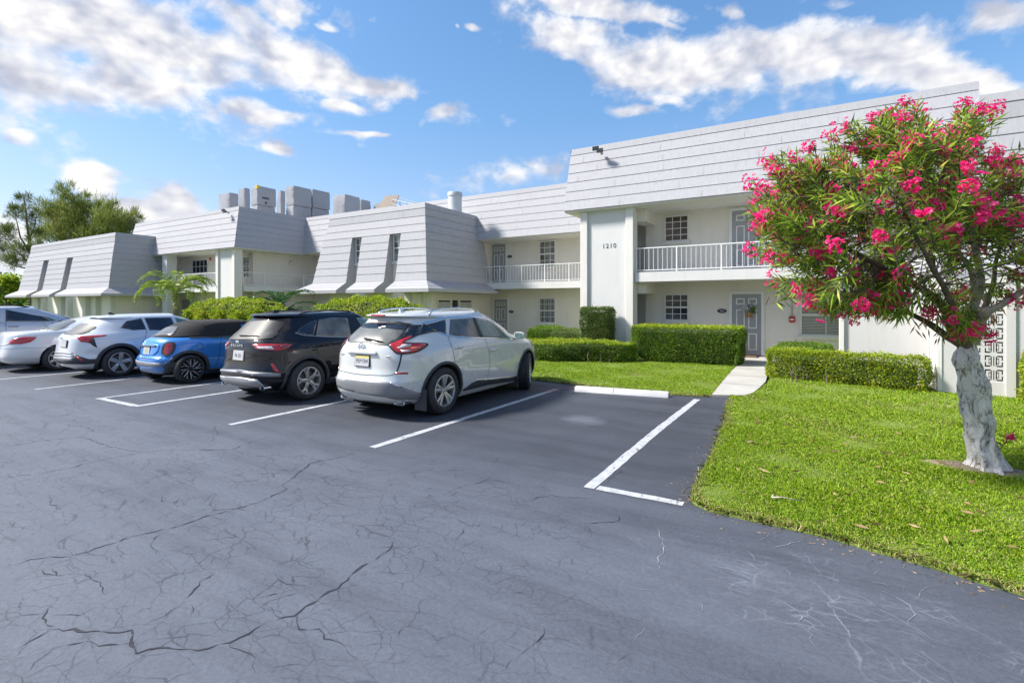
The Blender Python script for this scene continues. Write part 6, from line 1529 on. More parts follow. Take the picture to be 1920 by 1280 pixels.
LIMBS = [
    ([(1814, 655, 5.37), (1790, 610, 5.3), (1745, 560, 5.15), (1690, 520, 5.05), (1610, 480, 5.0), (1530, 440, 5.0)], .050, 'bark_dark'),
    ([(1818, 650, 5.37), (1822, 590, 5.35), (1834, 520, 5.3), (1826, 450, 5.3), (1800, 370, 5.25), (1780, 290, 5.2)], .046, 'bark_grey'),
    ([(1822, 645, 5.37), (1845, 590, 5.25), (1890, 560, 5.1), (1960, 520, 5.0), (2050, 470, 5.0)], .050, 'bark_grey'),
    ([(1822, 640, 5.4), (1850, 560, 5.6), (1880, 460, 5.75), (1900, 370, 5.8)], .034, 'bark_dark'),
    ([(1810, 640, 5.4), (1770, 540, 5.7), (1720, 430, 5.85), (1680, 320, 5.9)], .036, 'bark_dark'),
    ([(1806, 650, 5.37), (1740, 600, 5.5), (1650, 560, 5.6), (1560, 520, 5.6), (1490, 470, 5.5)], .030, 'bark_dark'),
    ([(1812, 640, 5.3), (1780, 560, 4.9), (1730, 460, 4.65), (1690, 370, 4.6)], .032, 'bark_dark'),
    ([(1826, 560, 5.33), (1812, 500, 5.2), (1780, 430, 5.1), (1760, 340, 5.1), (1720, 260, 5.2)], .026, 'bark_grey'),
    ([(1690, 520, 5.05), (1640, 430, 5.1), (1600, 340, 5.2), (1580, 270, 5.3)], .024, 'bark_dark')]
nodes = []
for pts, r0, mt in LIMBS:
    Q = catmull([tuple(vp(*p) - TB) for p in pts], 6, False); n = len(Q)
    Q = [Vector(q) + Vector((mnoise.noise(Vector(q) * 3), mnoise.noise(Vector(q) * 3 + Vector((5, 0, 0))), mnoise.noise(Vector(q) * 3 + Vector((0, 9, 0))))) * .05 for q in Q]
    b = MB(); b.tube(Q, [r0 * (1.55 - .55 * min(1, i / (n * .35)) - .72 * i / n) * (1 + .15 * mnoise.noise(q * 9)) for i, q in enumerate(Q)], 10)
    b.build('limb', M[mt], TR, smooth=True); nodes += Q[4:]
# crown volume
EL = [(1690, 385, 235, 172, 5.3, 1.1), (1488, 415, 98, 125, 5.3, .7), (1870, 425, 165, 165, 5.4, 1.0), (1590, 548, 130, 48, 5.2, .65), (1740, 255, 130, 62, 5.3, .75), (1805, 585, 75, 55, 5.2, .45), (1700, 560, 80, 50, 5.2, .5), (1480, 320, 40, 40, 5.2, .4), (1640, 245, 55, 45, 5.3, .5), (1985, 420, 110, 150, 5.3, .9), (1830, 225, 45, 35, 5.3, .4)]
tips = []; tq = []
cand = 0
while len(tips) < 980 and cand < 60000:
    cand += 1
    e = EL[int(rg.choice(len(EL), p=np.array([.34, .10, .17, .08, .08, .05, .05, .03, .04, .04, .02])))]
    d = unit(rg.normal(size=3)); q = rg.random() ** (1 / 3.0)
    if q < .62 and rg.random() > .45: continue
    x, y, f = e[0] + d[0] * q * e[2], e[1] + d[1] * q * e[3], e[4] + d[2] * q * e[5]
    if x < 1392 or y < 192: continue
    inn = max(1 - math.sqrt(((x - E[0]) / E[2]) ** 2 + ((y - E[1]) / E[3]) ** 2 + ((f - E[4]) / E[5]) ** 2) for E in EL)
    # open, twiggy pocket round the limbs low in the crown
    if ((x - 1800) / 130) ** 2 + ((y - 530) / 85) ** 2 < 1 and rg.random() > .22: continue
    if mnoise.noise(Vector((x / 55, y / 55, f * 1.6))) < -.02 - .25 * (rg.random() - .5): continue
    p = vp(x, y, f) - TB
    if tips and min((p - t).length_squared for t in tips[-400:]) < .075 ** 2: continue
    tips.append(p); tq.append(inn)
cen = vp(1760, 470, 5.35) - TB
P, D, L, W = [], [], [], []; DP, DD = [], []; tw = MB(); fl_p, fl_d, fl_l = [], [], []
nodes_np = np.array([tuple(n) for n in nodes]); fheads = []
for i, (t, q) in enumerate(zip(tips, tq)):
    out = (t - cen).normalized(); d = (out + Vector((0, 0, .45)) + Vector(rg.normal(size=3)) * .45).normalized()
    if t.z < cen.z - .35: d = (out + Vector((0, 0, -.15)) + Vector(rg.normal(size=3)) * .4).normalized()
    Lt = rg.uniform(.22, .40); base = t - d * Lt
    j = int(((nodes_np - np.array(tuple(base))) ** 2).sum(1).argmin()); nd = nodes[j]
    mid = nd.lerp(base, .55) + Vector((0, 0, -.03)) + Vector(rg.normal(size=3)) * .03
    if i % 2 == 0: tw.tube([nd, mid, base, t], [.009, .007, .005, .003], 4, False)
    else: tw.tube([base.lerp(mid, .3), base, t], [.006, .005, .003], 4, False)
    a = d.orthogonal().normalized(); c2 = d.cross(a); nw = int(rg.integers(4, 8)); ph = rg.random() * 6.28
    for k in range(nw):
        s = .25 + .75 * k / nw; o = base.lerp(t, s)
        for m_ in range(3):
            an = ph + k * 1.05 + m_ * 2.094; sp_ = .75 + .35 * (1 - s)
            ld = d * (.55 + .55 * s) + (a * math.cos(an) + c2 * math.sin(an)) * sp_ + Vector((0, 0, -.12))
            P.append(tuple(o)); D.append(tuple(ld)); L.append(rg.uniform(.11, .18)); W.append(rg.uniform(.015, .023))
    if (q < .62 and rg.random() < .56) and (not fheads or min((t - h_).length for h_ in fheads) > .175):
        fheads.append(t)
        # a head of open flowers at the twig's tip
        R_ = rg.uniform(.062, .115); nf = int(rg.integers(14, 28))
        for m_ in range(nf):
            o = t + d * .03 + Vector(unit(rg.normal(size=3)) * R_ * rg.random() ** .4) * 1.0; fd = ((o - t).normalized() + d * .7 + Vector(rg.normal(size=3)) * .25).normalized(); fa = fd.orthogonal().normalized(); fc = fd.cross(fa); ph2 = rg.random() * 6.28
            for k in range(5):
                an = ph2 + k * 1.2566; fl_p.append(tuple(o)); fl_d.append(tuple((fa * math.cos(an) + fc * math.sin(an)) + fd * .35)); fl_l.append(rg.uniform(.022, .032))
# dead leaves hanging low in the crown
for i in range(420):
    e = (1790, 580, 95, 60, 5.25, .4) if i % 2 else (1660, 540, 130, 45, 5.2, .5); d = unit(rg.normal(size=3)); q = rg.random() ** .5
    p = vp(e[0] + d[0] * q * e[2], e[1] + d[1] * q * e[3], e[4] + d[2] * q * e[5]) - TB
    DP.append(tuple(p)); DD.append((rg.normal() * .5, rg.normal() * .5, -1))
# a basal sucker with one flower head, right of the trunk
sb = vp(1870, 850, 5.3) - TB; stp = vp(1893, 818, 5.25) - TB; tw.tube([sb, (sb + stp) / 2 + Vector((.02, 0, .04)), stp], .004, 4, False)
for k in range(22):
    o = sb.lerp(stp, rg.uniform(.3, 1)); P.append(tuple(o)); D.append((rg.normal(), rg.normal(), .6)); L.append(.11); W.append(.017)
for m_ in range(20):
    o = stp + Vector(rg.normal(size=3)) * .022
    for k in range(5): fl_p.append(tuple(o)); fl_d.append(tuple(rg.normal(size=3))); fl_l.append(.022)
tw.build('twigs', M['bark_dark'], TR)
leaf_obj('leaves', np.array(P), np.array(D), np.array(L), np.array(W), M['lf_ole'], TR, droop=.12, mid=.42, curl=.2)
leaf_obj('dead_leaves', np.array(DP), np.array(DD), rg.uniform(.08, .15, len(DP)), .018, M['dead_leaf'], TR)
fl_l = np.array(fl_l); leaf_obj('blossoms', np.array(fl_p), np.array(fl_d), fl_l, fl_l * .85, M['petal'], TR, mid=.62, curl=.1)
# bare soil and litter at its foot
b = MB(); b.loft([[(1.52 + (.40 + .10 * math.sin(3 * a) + .05 * math.sin(7 * a)) * math.cos(a) * k, 7.18 + (.24 + .05 * math.sin(2 * a)) * math.sin(a) * k, z) for a in np.linspace(0, 6.28, 28, endpoint=False)] for k, z in ((1, .03), (.8, .05), (.3, .06))], True, False, True)
tag(b.build('soil_patch', sm('bare_soil', (.20, .15, .11), .95, var=.35, nscale=14, bmp=.6)), kind='structure')

# ---- trees far behind the left end
M['lf_pine'] = leaf_mat('casuarina_needles', [(0, (.08, .12, .03)), (.5, (.19, .25, .05)), (.85, (.32, .36, .08)), (1, (.38, .32, .12))], trans=.4)
M['lf_pine_dark'] = leaf_mat('casuarina_needles_dark', [(0, (.06, .10, .03)), (.6, (.14, .19, .05)), (1, (.24, .26, .08))], trans=.35)
def far_tree(name, label, base, blobs, trunkpts, mat, n, ll, lw, up=.5, group=None, cat='tree'):
    """blobs and limbs in world metres relative to the base"""
    root = empty(name, base); tag(root, label, cat, group)
    b = MB()
    for pts, r in trunkpts: b.tube(pts, [r * (1 - .75 * i / (len(pts) - 1)) for i in range(len(pts))], 7)
    b.build('trunk', M['bark_dark'], root, smooth=True)
    V = np.array([b_[3] * b_[4] * b_[5] * (b_[6] if len(b_) > 6 else 1) for b_ in blobs]); V = V ** .75; V /= V.sum(); P, D = [], []
    for bl, k in zip(blobs, (V * n).astype(int)):
        m_ = max(6, k // 45); cc = unit(rg.normal(size=(m_, 3))) * rg.random((m_, 1)) ** .4 * np.array(bl[3:6]) * .85 + np.array(bl[:3])
        ids = rg.integers(0, m_, k); p = cc[ids] + rg.normal(size=(k, 3)) * np.array([.16, .16, .20]) * np.mean(bl[3:6]); P.append(p)
        d = unit(p - np.array(bl[:3])) * .7 + rg.normal(size=(k, 3)) * .5; d[:, 2] += up; D.append(d)
    P = np.concatenate(P); D = np.concatenate(D); k = len(P)
    leaf_obj('crown', P, D, ll * rg.uniform(.6, 1.4, k), lw, mat, root, droop=.1); return root
def rel(x, y, f, base): return tuple(vp(x, y, f) - Vector(base))
f0 = 82.0; s0 = f0 / F_PX
base = vp(165, 575, f0); base.z = 0
bl = []
for x, y, rx, ry, w in [(120, 400, 40, 40, 1), (170, 410, 60, 45, 1), (210, 420, 45, 35, 1), (115, 372, 14, 32, .8), (135, 370, 16, 28, .8), (160, 378, 14, 30, .8), (85, 400, 16, 30, .8), (190, 395, 14, 22, .8), (213, 392, 9, 26, .8), (240, 410, 14, 26, .8), (255, 408, 14, 22, .6), (100, 440, 45, 30, 1), (180, 450, 70, 30, 1), (235, 435, 30, 25, 1), (75, 385, 7, 22, .5)]:
    p = rel(x, y, f0 + rg.uniform(-2, 2), base); bl.append((*p, rx * s0 * .85, rx * s0 * .85, ry * s0 * .85))
tr = [([(0, 0, 0), rel(160, 500, f0, base), rel(145, 440, f0, base), rel(140, 380, f0, base)], .45), ([rel(160, 500, f0, base), rel(185, 440, f0, base), rel(205, 400, f0, base)], .25), ([rel(155, 490, f0, base), rel(110, 440, f0, base), rel(90, 395, f0, base)], .22), ([rel(150, 460, f0, base), rel(138, 415, f0, base)], .3)]
far_tree('casuarina_tree', 'broad bushy olive green pine rising behind the leftmost roof', tuple(base), bl, tr, M['lf_pine'], 26000, .95, .07, 1.1)
base = vp(60, 575, 74.0); base.z = 0; s1 = 74.0 / F_PX; bl = []
for x, y, rx, ry in [(45, 375, 12, 26), (30, 400, 20, 22), (15, 440, 22, 22), (50, 410, 14, 22), (60, 440, 16, 16), (40, 470, 26, 14), (5, 470, 16, 20), (20, 490, 30, 12), (52, 490, 14, 12), (70, 400, 8, 16), (-12, 450, 16, 30), (65, 455, 10, 12)]:
    p = rel(x, y, 74 + rg.uniform(-2, 2), base); bl.append((*p, rx * s1 * .8, rx * s1 * .8, ry * s1 * .8))
tr = [([(0, 0, 0), rel(62, 490, 74, base), rel(52, 430, 74, base), rel(45, 370, 74, base)], .32), ([rel(60, 480, 74, base), rel(38, 445, 74, base), rel(28, 400, 74, base)], .16), ([rel(58, 495, 74, base), rel(30, 470, 74, base), rel(5, 440, 74, base)], .14), ([rel(55, 450, 74, base), rel(66, 420, 74, base), rel(70, 395, 74, base)], .1), ([rel(60, 505, 74, base), rel(25, 498, 74, base), rel(-5, 480, 74, base)], .12)]
far_tree('casuarina_tree', 'thin open pine with bare dark branches at the left edge', tuple(base), bl, tr, M['lf_pine_dark'], 7500, .75, .06, .9)
for i, (x, y, rx, ry, f, lab) in enumerate([(12, 540, 34, 26, 66, 'low broadleaf tree left of the leftmost roof, under the thin pine'), (-40, 535, 30, 34, 60, 'leafy tree beyond the left edge of the parking row')]):
    base = vp(x, 575, f); base.z = 0; s = f / F_PX; bl = [(*rel(x + dx_, y + dy_, f, base), r_ * s, r_ * s, r_ * s * .9) for dx_, dy_, r_ in [(0, 0, ry * .8), (-rx * .6, 6, ry * .6), (rx * .6, 6, ry * .6), (rx * .2, -ry * .5, ry * .5), (-rx * .3, -ry * .4, ry * .5)]]
    far_tree('broadleaf_tree', lab, tuple(base), bl, [([(0, 0, 0), rel(x, y, f, base)], .15)], M['lf_lime'] if i == 0 else M['lf_hedge'], 5000, .36, .2, .2)
# distant tree line closing the horizon left of and behind the building
P, D = [], []
for k in range(26000):
    t = rg.random(); x, y = -190 + 120 * t, 30 + 110 * t + rg.normal() * 4; h = 5.5 + 2.5 * math.sin(x * .35) + 1.5 * math.sin(x * .9 + 2); z = h * rg.random() ** .7
    P.append((x, y, z)); D.append(tuple(rg.normal(size=3) + np.array([0, 0, .4])))
tag(leaf_obj('distant_woods', np.array(P), np.array(D), rg.uniform(.7, 1.5, len(P)), .6, M['lf_hedge']), kind='stuff')
# ------------------------------------------------------------------ grass
M['grass'] = leaf_mat('grass_blade', [(0, (.09, .18, .010)), (.3, (.19, .33, .014)), (.65, (.29, .45, .018)), (.88, (.38, .50, .03)), (.95, (.48, .47, .12)), (1, (.54, .44, .20))], trans=.3, rough=.5, spec=.25)
M['grass_dry'] = leaf_mat('grass_dry', [(0, (.16, .24, .03)), (.5, (.32, .34, .08)), (1, (.50, .40, .22))], trans=.2)
def in_poly(x, y, poly):
    r = np.zeros(len(x), bool); j = len(poly) - 1
    for i in range(len(poly)):
        xi, yi = poly[i]; xj, yj = poly[j]; c = (yi > y) != (yj > y)
        with np.errstate(divide='ignore', invalid='ignore'): c &= x < (xj - xi) * (y - yi) / (yj - yi if yj != yi else 1e-9) + xi
        r ^= c; j = i
    return r
def blades(x, y, h, w, mat, name, lean=.55, z0=.03):
    n = len(x); a = rg.random(n) * 6.283; l = np.abs(rg.normal(size=n)) * lean + .15; dx_, dy_ = np.cos(a), np.sin(a); s = rg.random(n) * 6.283; sx, sy = np.cos(s), np.sin(s)
    B = np.column_stack([x, y, np.full(n, z0)]); S = np.column_stack([sx, sy, np.zeros(n)]) * (w / 2)[:, None]
    m = B + np.column_stack([dx_ * l * .35, dy_ * l * .35, np.full(n, .62)]) * h[:, None]; t = B + np.column_stack([dx_ * l * 1.05, dy_ * l * 1.05, 1 - .32 * l]) * h[:, None]
    V = np.stack([B - S, B + S, m + S * .85, t, m - S * .85], 1).reshape(-1, 3)
    return np_mesh(name, V, np.arange(5 * n), np.full(n, 5), mat)
def field(poly, zones, name, hs=.74):
    X, Y, Hh, Wd = [], [], [], []
    for (x0, x1, y0, y1, dens, h0, w0) in zones:
        n = int((x1 - x0) * (y1 - y0) * dens); x = rg.uniform(x0, x1, n); y = rg.uniform(y0, y1, n); k = in_poly(x, y, poly)
        x, y = x[k], y[k]; 
        pat = .75 + .35 * np.sin(x * 2.1 + y * 1.3) * np.sin(y * 2.7 - x) + .2 * np.sin(x * 7 + 1) * np.sin(y * 6)
        X.append(x); Y.append(y); Hh.append(h0 * pat * rg.uniform(.55, 1.3, len(x)) * hs); Wd.append(w0 * rg.uniform(.7, 1.3, len(x)))
    x, y, h, w = map(np.concatenate, (X, Y, Hh, Wd))
    vis = (CC * x + CS * y) / np.maximum(CC * y - CS * x, .1); k = (np.abs(vis) < 1.12)
    soil = ((x - 1.52) / .55) ** 2 + ((y - 7.18) / .26) ** 2 < .8
    keep = k & ~(soil & (rg.random(len(x)) > .10)); 
    x, y, h, w = x[keep], y[keep], h[keep], w[keep]
    pt_ = np.sin(x * 1.7 + 2 * np.sin(y * .9)) * np.sin(y * 2.3 + 1.5 * np.sin(x * 1.1 + .5)) + .35 * np.sin(x * 5.1 + y * 3.7)
    dry = rg.random(len(x)) < np.clip(.08 + .55 * (pt_ - .35), .03, .5)
    tag(blades(x[dry], y[dry], h[dry] * .8, w[dry], M['grass_dry'], 'dry_grass', .9), kind='stuff')
    return tag(blades(x[~dry], y[~dry], h[~dry], w[~dry], M['grass'], name), kind='stuff')
LR = [(p[0], p[1]) for p in LAWN_R]
field(LR, [(-1.4, 3.5, 3.2, 5.6, 12500, .062, .0055), (-1.4, 5.2, 5.6, 8.0, 8000, .060, .0065), (-1.4, 6.5, 8.0, 11.0, 4400, .058, .009), (-1.4, 8.5, 11.0, 14.5, 1900, .055, .013)], 'grass')
field(LAWN_L, [(-9, -1.6, 10.1, 13.2, 3000, .052, .011), (-9, -1.6, 13.2, 15.6, 2200, .05, .012), (-42, -9, 10.5, 17, 120, .06, .03)], 'grass')
# ragged, drier fringe overhanging the pavement
E_ = subdiv_poly(LAWN_R[1:19], .012); x = np.array([p[0] for p in E_]); y = np.array([p[1] for p in E_])
x = np.repeat(x, 9); y = np.repeat(y, 9); n = len(x); x = x + rg.normal(size=n) * .024 + .03; y = y + rg.normal(size=n) * .024 + .03
tag(blades(x, y, rg.uniform(.025, .065, n), rg.uniform(.004, .008, n), M['grass_dry'], 'dry_grass_edge', 1.0, .015), kind='stuff')
E_ = subdiv_poly(LAWN_L[3:8], .02); x = np.repeat(np.array([p[0] for p in E_]), 7); y = np.repeat(np.array([p[1] for p in E_]), 7); n = len(x)
tag(blades(x + rg.normal(size=n) * .03, y + rg.normal(size=n) * .03, rg.uniform(.03, .06, n), rg.uniform(.006, .011, n), M['grass_dry'], 'dry_grass_edge', .9, .015), kind='stuff')
# clippings and crumbs of soil strewn along the pavement edge
e_ = subdiv_poly(LAWN_R[2:20], .012); x = np.array([p[0] for p in e_]); y = np.array([p[1] for p in e_]); n = 520; i = rg.integers(0, len(x), n)
tag(leaf_obj('clippings', np.column_stack([x[i] - np.abs(rg.normal(size=n)) * .10, y[i] - np.abs(rg.normal(size=n)) * .10, np.full(n, .006)]), np.column_stack([rg.normal(size=(n, 2)), np.zeros(n)]), rg.uniform(.012, .045, n), .006, M['dead_leaf']), kind='stuff')
# dry leaves lying in the grass, and a stick
n = 150; x = rg.uniform(-.8, 3.2, 900); y = rg.uniform(4.4, 8.4, 900); k = in_poly(x, y, LR); x, y = x[k][:n], y[k][:n]; n = len(x)
tag(leaf_obj('fallen_leaves', np.column_stack([x, y, rg.uniform(.055, .085, n)]), np.column_stack([rg.normal(size=(n, 2)), rg.normal(size=n) * .12]), rg.uniform(.05, .14, n), .02, M['dead_leaf']), kind='stuff')
a = vp(1447, 953, 4.45); a.z = .085; c2 = vp(1502, 966, 4.40); c2.z = .075
b = MB(); m_ = (a + c2) / 2; b.tube([a - m_, (a - m_) * .3 + Vector((0, .008, .01)), (c2 - m_)], [.007, .005, .003], 6); b.tube([a - m_, a - m_ + Vector((.01, .03, .02))], [.006, .004], 5)
o = b.build('stick', sm('dry_twig', (.48, .42, .36), .9, var=.2, nscale=30), None, smooth=True); o.location = m_; tag(o, 'thin pale dry stick lying on the grass near the pavement edge', 'stick')
# ------------------------------------------------------------------ things on the building and its roof
M['lamp_glass'] = sm('frosted_lamp', (.72, .72, .70), .3, var=.05)
def flood(x, y, z, label):
    t = empty('flood_light', (x, y, z)); tag(t, label, 'flood light', 'flood lights on the mansard roofs')
    b = MB(); b.cyl((0, .10, -.02), (0, -1, 0), .055, .06, 14); b.build('base', M['metal_grey'], t, smooth=True, angle=40)
    b = MB(); b.tube([(0, .04, -.02), (0, -.06, 0), (-.05, -.10, .06)], .018, 6); b.build('arm', M['metal_grey'], t)
    for s in (0, 1):
        b = MB(); c_ = Vector((-.12 + .16 * s, -.16, .10 - .10 * s)); b.loft([[c_ + Vector((w * sx, d, w * .62 * sz)) for sx, sz in ((-1, -1), (1, -1), (1, 1), (-1, 1))] for d, w in ((.10, .05), (-.02, .11), (-.07, .12))]); b.build('lamp_head', M['dark_metal'], t)
        b = MB(); b.box(c_.x - .10, c_.x + .10, c_.y - .076, c_.y - .071, c_.z - .062, c_.z + .062); b.build('lens', M['pane_dark'], t)
flood(-6.55, 17.35, 7.28, 'small twin flood light on the grey roof above the 1210 wall')
flood(-30.1, 17.36, 7.30, 'small twin flood light on the left grey roof near the stacked boxes')
def plaque(x, y, z, label):
    t = empty('number_plaque', (x, y, z)); tag(t, label, 'plaque', 'dark oval number plaques beside the doors')
    b = MB(); el = lambda k, d: [(.155 * k * math.cos(a), d, .075 * k * math.sin(a)) for a in np.linspace(0, 2 * math.pi, 28, endpoint=False)]
    b.loft([el(1, 0), el(1, -.015), el(.94, -.02)]); b.build('plate', M['dark_metal'], t, smooth=True, angle=30)
    b = MB()
    for k in range(3): b.box(-.06 + .045 * k, -.035 + .045 * k, -.024, -.0205, -.03, .03)
    b.build('digits', M['metal_grey'], t)
plaque(-2.69, 18.895, 1.56, 'dark oval number plaque left of the door with the hanging basket')
plaque(-13.95, 23.295, 4.36, 'dark oval number plaque beside the upper grey door of the middle block')
plaque(-13.85, 23.295, 1.40, 'dark oval number plaque beside the lower grey door of the middle block')
def alarm(x, y, z, label, horn=True):
    t = empty('fire_alarm', (x, y, z)); tag(t, label, 'fire alarm', 'red fire alarms on the walls')
    b = MB(); b.bbox(-.085, .085, -.06, 0, -.10, .10, .012); b.build('housing', M['red'], t)
    b = MB()
    if horn:
        for k in range(5): b.box(-.06, .06, -.064, -.0605, -.07 + k * .03, -.055 + k * .03)
    else: b.box(-.05, .05, -.07, -.061, -.03, .02)
    b.build('grille' if horn else 'pull_handle', M['trim_white'], t); return t
alarm(-.55, 18.895, 2.08, 'red fire alarm sounder on the wall above a conduit, right of the door')
alarm(-.55, 18.895, 1.30, 'small red fire alarm pull box at the foot of the conduit', False)
t = empty('conduit', (-.55, 18.88, 1.69)); tag(t, 'thin pink-grey conduit pipe running between the two red fire alarm boxes', 'conduit')
b = MB(); b.tube([(0, 0, -.28), (0, 0, .28)], .014, 8); b.build('pipe', sm('conduit_paint', (.50, .40, .38), .6), t, smooth=True)
b = MB(); b.box(-.03, .03, -.016, .018, -.06, -.04); b.build('clip', M['metal_grey'], t)
alarm(-34.75, 18.895, 4.84, 'red fire alarm beside the upper window of the left block')
alarm(-34.75, 18.895, 1.92, 'red fire alarm beside the lower window of the left block')
def wall_lamp(x, y, z, label, rz=0):
    t = empty('wall_lamp', (x, y, z), rz); tag(t, label, 'wall lamp')
    b = MB(); b.bbox(-.075, .075, -.035, 0, -.12, .12, .01); b.build('backplate', M['metal_grey'], t)
    b = MB(); b.lathe([(.0001, -.13), (.058, -.125), (.07, -.09), (.07, .06), (.05, .11), (.0001, .125)], (0, -.085, 0), (0, 0, 1), 20); b.build('lamp_shade', M['lamp_glass'], t, smooth=True, angle=40)
    b = MB(); b.lathe([(.072, .058), (.077, .065), (.06, .115), (.0001, .135)], (0, -.085, 0), (0, 0, 1), 20); b.build('cap', M['metal_grey'], t, smooth=True, angle=40)
wall_lamp(-.92, 18.895, 2.08, 'small grey and white wall lamp right of the ground floor door')
wall_lamp(-29.99, 21.5, 4.55, 'small dark wall lamp on the left block above the balcony with the potted plant', R(90))
# doormat and hanging basket
t = empty('doormat', (-1.92, 18.45, .052)); tag(t, 'brown and black doormat in front of the ground floor grey door', 'doormat')
b = MB(); b.box(-.42, .42, -.26, .26, 0, .012); b.build('mat_border', M['black'], t)
b = MB(); b.box(-.36, .36, -.20, .20, .0125, .018); b.build('mat_centre', sm('coir', (.24, .14, .08), .95, var=.3, nscale=60), t)
t = empty('door_basket', (-1.87, 18.85, 1.52)); tag(t, 'wicker basket of white flowers and green leaves hanging on the grey door', 'basket')
b = MB(); b.lathe([(.05, -.17), (.10, -.14), (.125, 0), (.115, 0), (.09, -.12)], (.04, -.06, 0), (0, 0, 1), 16); b.build('basket', sm('wicker', (.28, .17, .09), .9, var=.35, nscale=50, bmp=.8, bscale=90), t, smooth=True, angle=50)
n = 170; p = rg.normal(size=(n, 3)) * [.085, .04, .07] + [-.03, -.09, .10]; leaf_obj('flower_bunch', p, rg.normal(size=(n, 3)) + [0, -.6, .3], .05, .045, leaf_mat('white_petal', [(0, (.62, .62, .64)), (1, (.82, .82, .80))], trans=.2), t)
n = 130; p = rg.normal(size=(n, 3)) * [.05, .03, .06] + [.13, -.08, .10]; leaf_obj('greenery', p, rg.normal(size=(n, 3)) + [.4, -.3, .3], .09, .03, M['lf_hedge'], t)
# plant on the balcony
t = empty('potted_plant', (-27.3, 22.55, 2.9)); tag(t, 'spiky potted succulent on a stand behind the left balcony railing', 'potted plant')
b = MB()
for sx in (-.22, .22):
    for sy in (-.15, .15): b.box(sx - .02, sx + .02, sy - .02, sy + .02, 0, .50)
b.box(-.28, .28, -.20, .20, .50, .54); b.build('stand', sm('stand_wood', (.45, .36, .30), .7, var=.2), t)
b = MB(); b.lathe([(.10, .54), (.14, .56), (.17, .82), (.155, .82), (.14, .78), (.0001, .77)], (0, 0, 0), (0, 0, 1), 20); b.build('pot', M['trim_white'], t, smooth=True, angle=40)
n = 26; d = rg.normal(size=(n, 3)) * [.8, .8, .3] + [0, 0, .9]; leaf_obj('leaves', np.tile([0, 0, .80], (n, 1)), d, rg.uniform(.3, .48, n), .06, M['lf_hedge'], t, droop=.1)
# ---- roof: wrapped insulation bales
M['wrap'] = sm('bale_wrap', (.33, .335, .36), .35, var=.10, nscale=5, bmp=.5, bscale=7, stretch=(1, 1, 3))
M['bale_print'] = sm('bale_print', (.05, .05, .09), .5); M['bale_yellow'] = sm('bale_sticker', (.62, .46, .05), .5)
def bale(x0, x1, y0, y1, z0, z1, label, mark=True, sticker=False):
    cx, cy = (x0 + x1) / 2, (y0 + y1) / 2; t = empty('wrapped_bale', (cx, cy, z0)); tag(t, label, 'bale', 'wrapped bales stacked on the roof')
    X, Y, Z = (x1 - x0) / 2, (y1 - y0) / 2, z1 - z0; b = MB(); ns = 9; rings = []
    for k in range(ns + 1):
        z = Z * k / ns; e = .03 if k in (0, ns) else (0 if k % 2 else .012); ring = []
        for sx, sy, wx, wy in ((-1, -1, 1, 0), (1, -1, 0, 1), (1, 1, -1, 0), (-1, 1, 0, -1)):
            for q in (0.03, .35, .65, .97):
                ln = 2 * (X if wx else Y); px_, py_ = sx * (X - e) + wx * q * ln * (1 - e / max(X, Y)), sy * (Y - e) + wy * q * ln * (1 - e / max(X, Y))
                ring.append((px_ + rg.normal() * .008, py_ + rg.normal() * .008, z + rg.normal() * .006))
        rings.append(ring)
    b.loft(rings); b.build('wrapping', M['wrap'], t, smooth=True, angle=50)
    if mark:
        b = MB(); b.box(X + .012, X + .02, -Y + .35, -Y + .85, Z * .36, Z * .44); b.box(X + .012, X + .02, -Y + .55, -Y + .70, Z * .10, Z * .2); b.build('print', M['bale_print'], t)
    if sticker:
        b = MB(); b.box(X - .18, X + .025, -Y - .025, -Y + .16, Z - .22, Z + .018); b.build('sticker', M['bale_yellow'], t)
ZR = 7.1
def bb(xl, xc, xr, ytop, Y, ybot=None):
    """front-right top corner at pixel (xc, ytop) on depth Y; left and right faces to xl, xr"""
    ray = lambda x: (((x - 960) / F_PX) * CC - CS) / (((x - 960) / F_PX) * CS + CC)
    X = ray(xc) * Y; Xl = ray(xl) * Y; Yr = X / ray(xr); u = (xc - 960) / F_PX; d = Y / (u * CS + CC); z = CAM_H + (HOR - ytop) * d / F_PX
    return Xl, X, Y, Yr, z, (CAM_H + (HOR - ybot) * d / F_PX if ybot else ZR)
def put(args, label, mark=True, sticker=False, under=None):
    Xl, X, Y, Yr, z, zb = bb(*args); bale(Xl, X, Y, Yr, zb, z, label, mark, sticker)
    if under: bale(Xl + .02, X - .03, Y + .01, Yr - .03, ZR, zb - .03, under, False)
put((409, 430, 447, 360.5, 20.0), 'wrapped bale at the left end of the roof stack')
put((446.5, 459, 469, 352, 21.2), 'narrow wrapped bale second from the left of the roof stack', False)
put((470, 482.5, 518, 347.5, 20.6, 383), 'wrapped bale with a yellow corner sticker, top of the left pile', True, True, 'wrapped bale beneath the one with the yellow corner sticker')
put((519, 527, 535, 357, 23.5), 'narrow wrapped bale set back in the gap between the two taller piles', False)
put((535, 550.5, 585, 347.5, 22.0, 383.5), 'upper left bale of the two by two pile in the middle of the roof', False, False, 'lower left bale of the two by two pile in the middle of the roof')
put((578, 586, 619, 354, 23.62, 388), 'upper right bale of the two by two pile in the middle of the roof', False, False, 'lower right bale of the two by two pile in the middle of the roof')
put((624, 647, 676, 364, 24.0), 'wrapped bale with printed label right of the two by two pile')
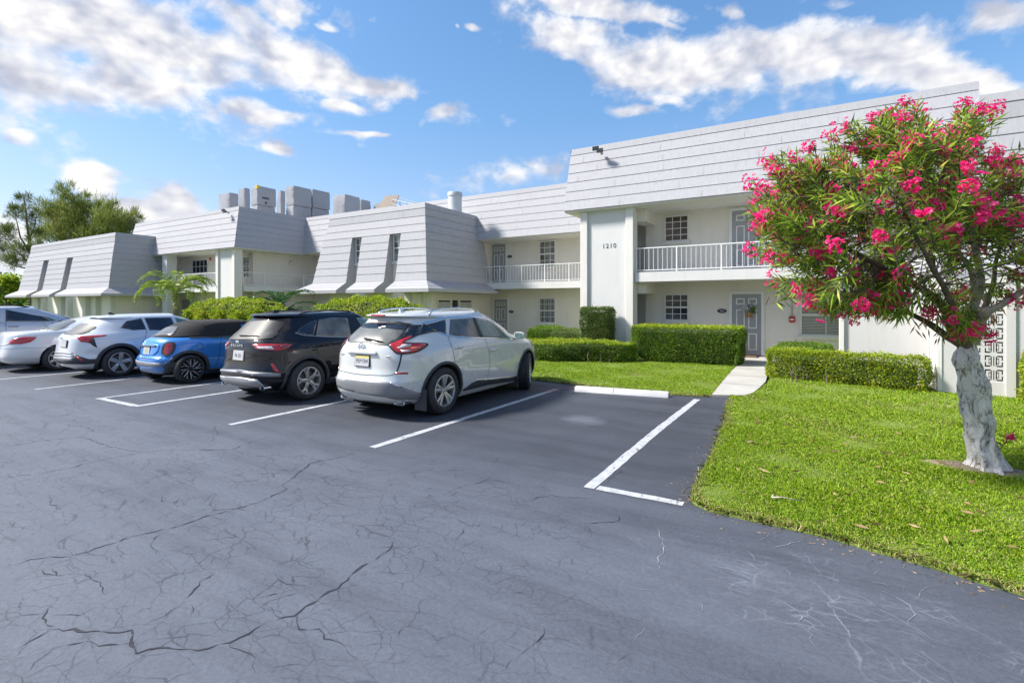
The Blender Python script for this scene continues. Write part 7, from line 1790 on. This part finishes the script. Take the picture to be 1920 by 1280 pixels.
put((668, 677, 695.5, 373.5, 26.0), 'lower wrapped bale at the right end of the row', False)
put((700, 711, 718, 381, 27.0), 'small wrapped bale far back near the tan roof hatch', False)
# hatch lid with its guard rails
hp = lambda x, y, Y: Vector(((((x - 960) / F_PX) * CC - CS) / (((x - 960) / F_PX) * CS + CC) * Y, Y, CAM_H + (HOR - y) * (Y / (((x - 960) / F_PX) * CS + CC)) / F_PX))
p0 = hp(712, 392, 22.6); t = empty('roof_hatch', tuple(p0)); tag(t, 'tan roof hatch lid standing open with a grey guard rail beside it', 'roof hatch')
c4 = [hp(704, 394, 22.6), hp(736, 394, 22.9), hp(748, 366, 23.2), hp(723, 367, 22.9)]; nrm = (c4[1] - c4[0]).cross(c4[3] - c4[0]).normalized() * .09
b = MB(); b.loft([[p - p0 for p in c4], [p - p0 - nrm for p in c4]]); b.build('lid', sm('tan_lid', (.46, .38, .30), .8, var=.1), t)
b = MB(); a1, a2 = hp(735, 374, 22.4) - p0, hp(780, 384, 21.0) - p0
for dz_ in (0, -.28): b.tube([a1 + Vector((0, 0, dz_)), a2 + Vector((0, 0, dz_))], .025, 6)
b.tube([hp(748, 370, 23.2) - p0, hp(778, 380, 21.6) - p0], .022, 6)
for k in (.05, .35, .65, .95):
    q = a1.lerp(a2, k); b.tube([q + Vector((0, 0, .02)), q - Vector((0, 0, 1.0))], .022, 6)
b.build('guard_rail', M['metal_grey'], t)
# vent stack
p0 = hp(853, 400, 20.6); t = empty('vent_pipe', (p0.x, p0.y, 6.15)); tag(t, 'wide grey cylindrical vent pipe rising from the roof of the middle bay', 'vent pipe')
b = MB(); b.lathe([(.35, 0), (.35, 1.16)], (0, 0, 0), (0, 0, 1), 36); b.build('pipe', sm('vent_paint', (.50, .52, .56), .45, var=.06), t, smooth=True, angle=40)
b = MB(); b.lathe([(.352, 1.10), (.375, 1.10), (.375, 1.28), (.36, 1.30), (.0001, 1.32)], (0, 0, 0), (0, 0, 1), 36); b.build('cap', sm('vent_cap', (.42, .44, .48), .45, var=.06), t, smooth=True, angle=40)
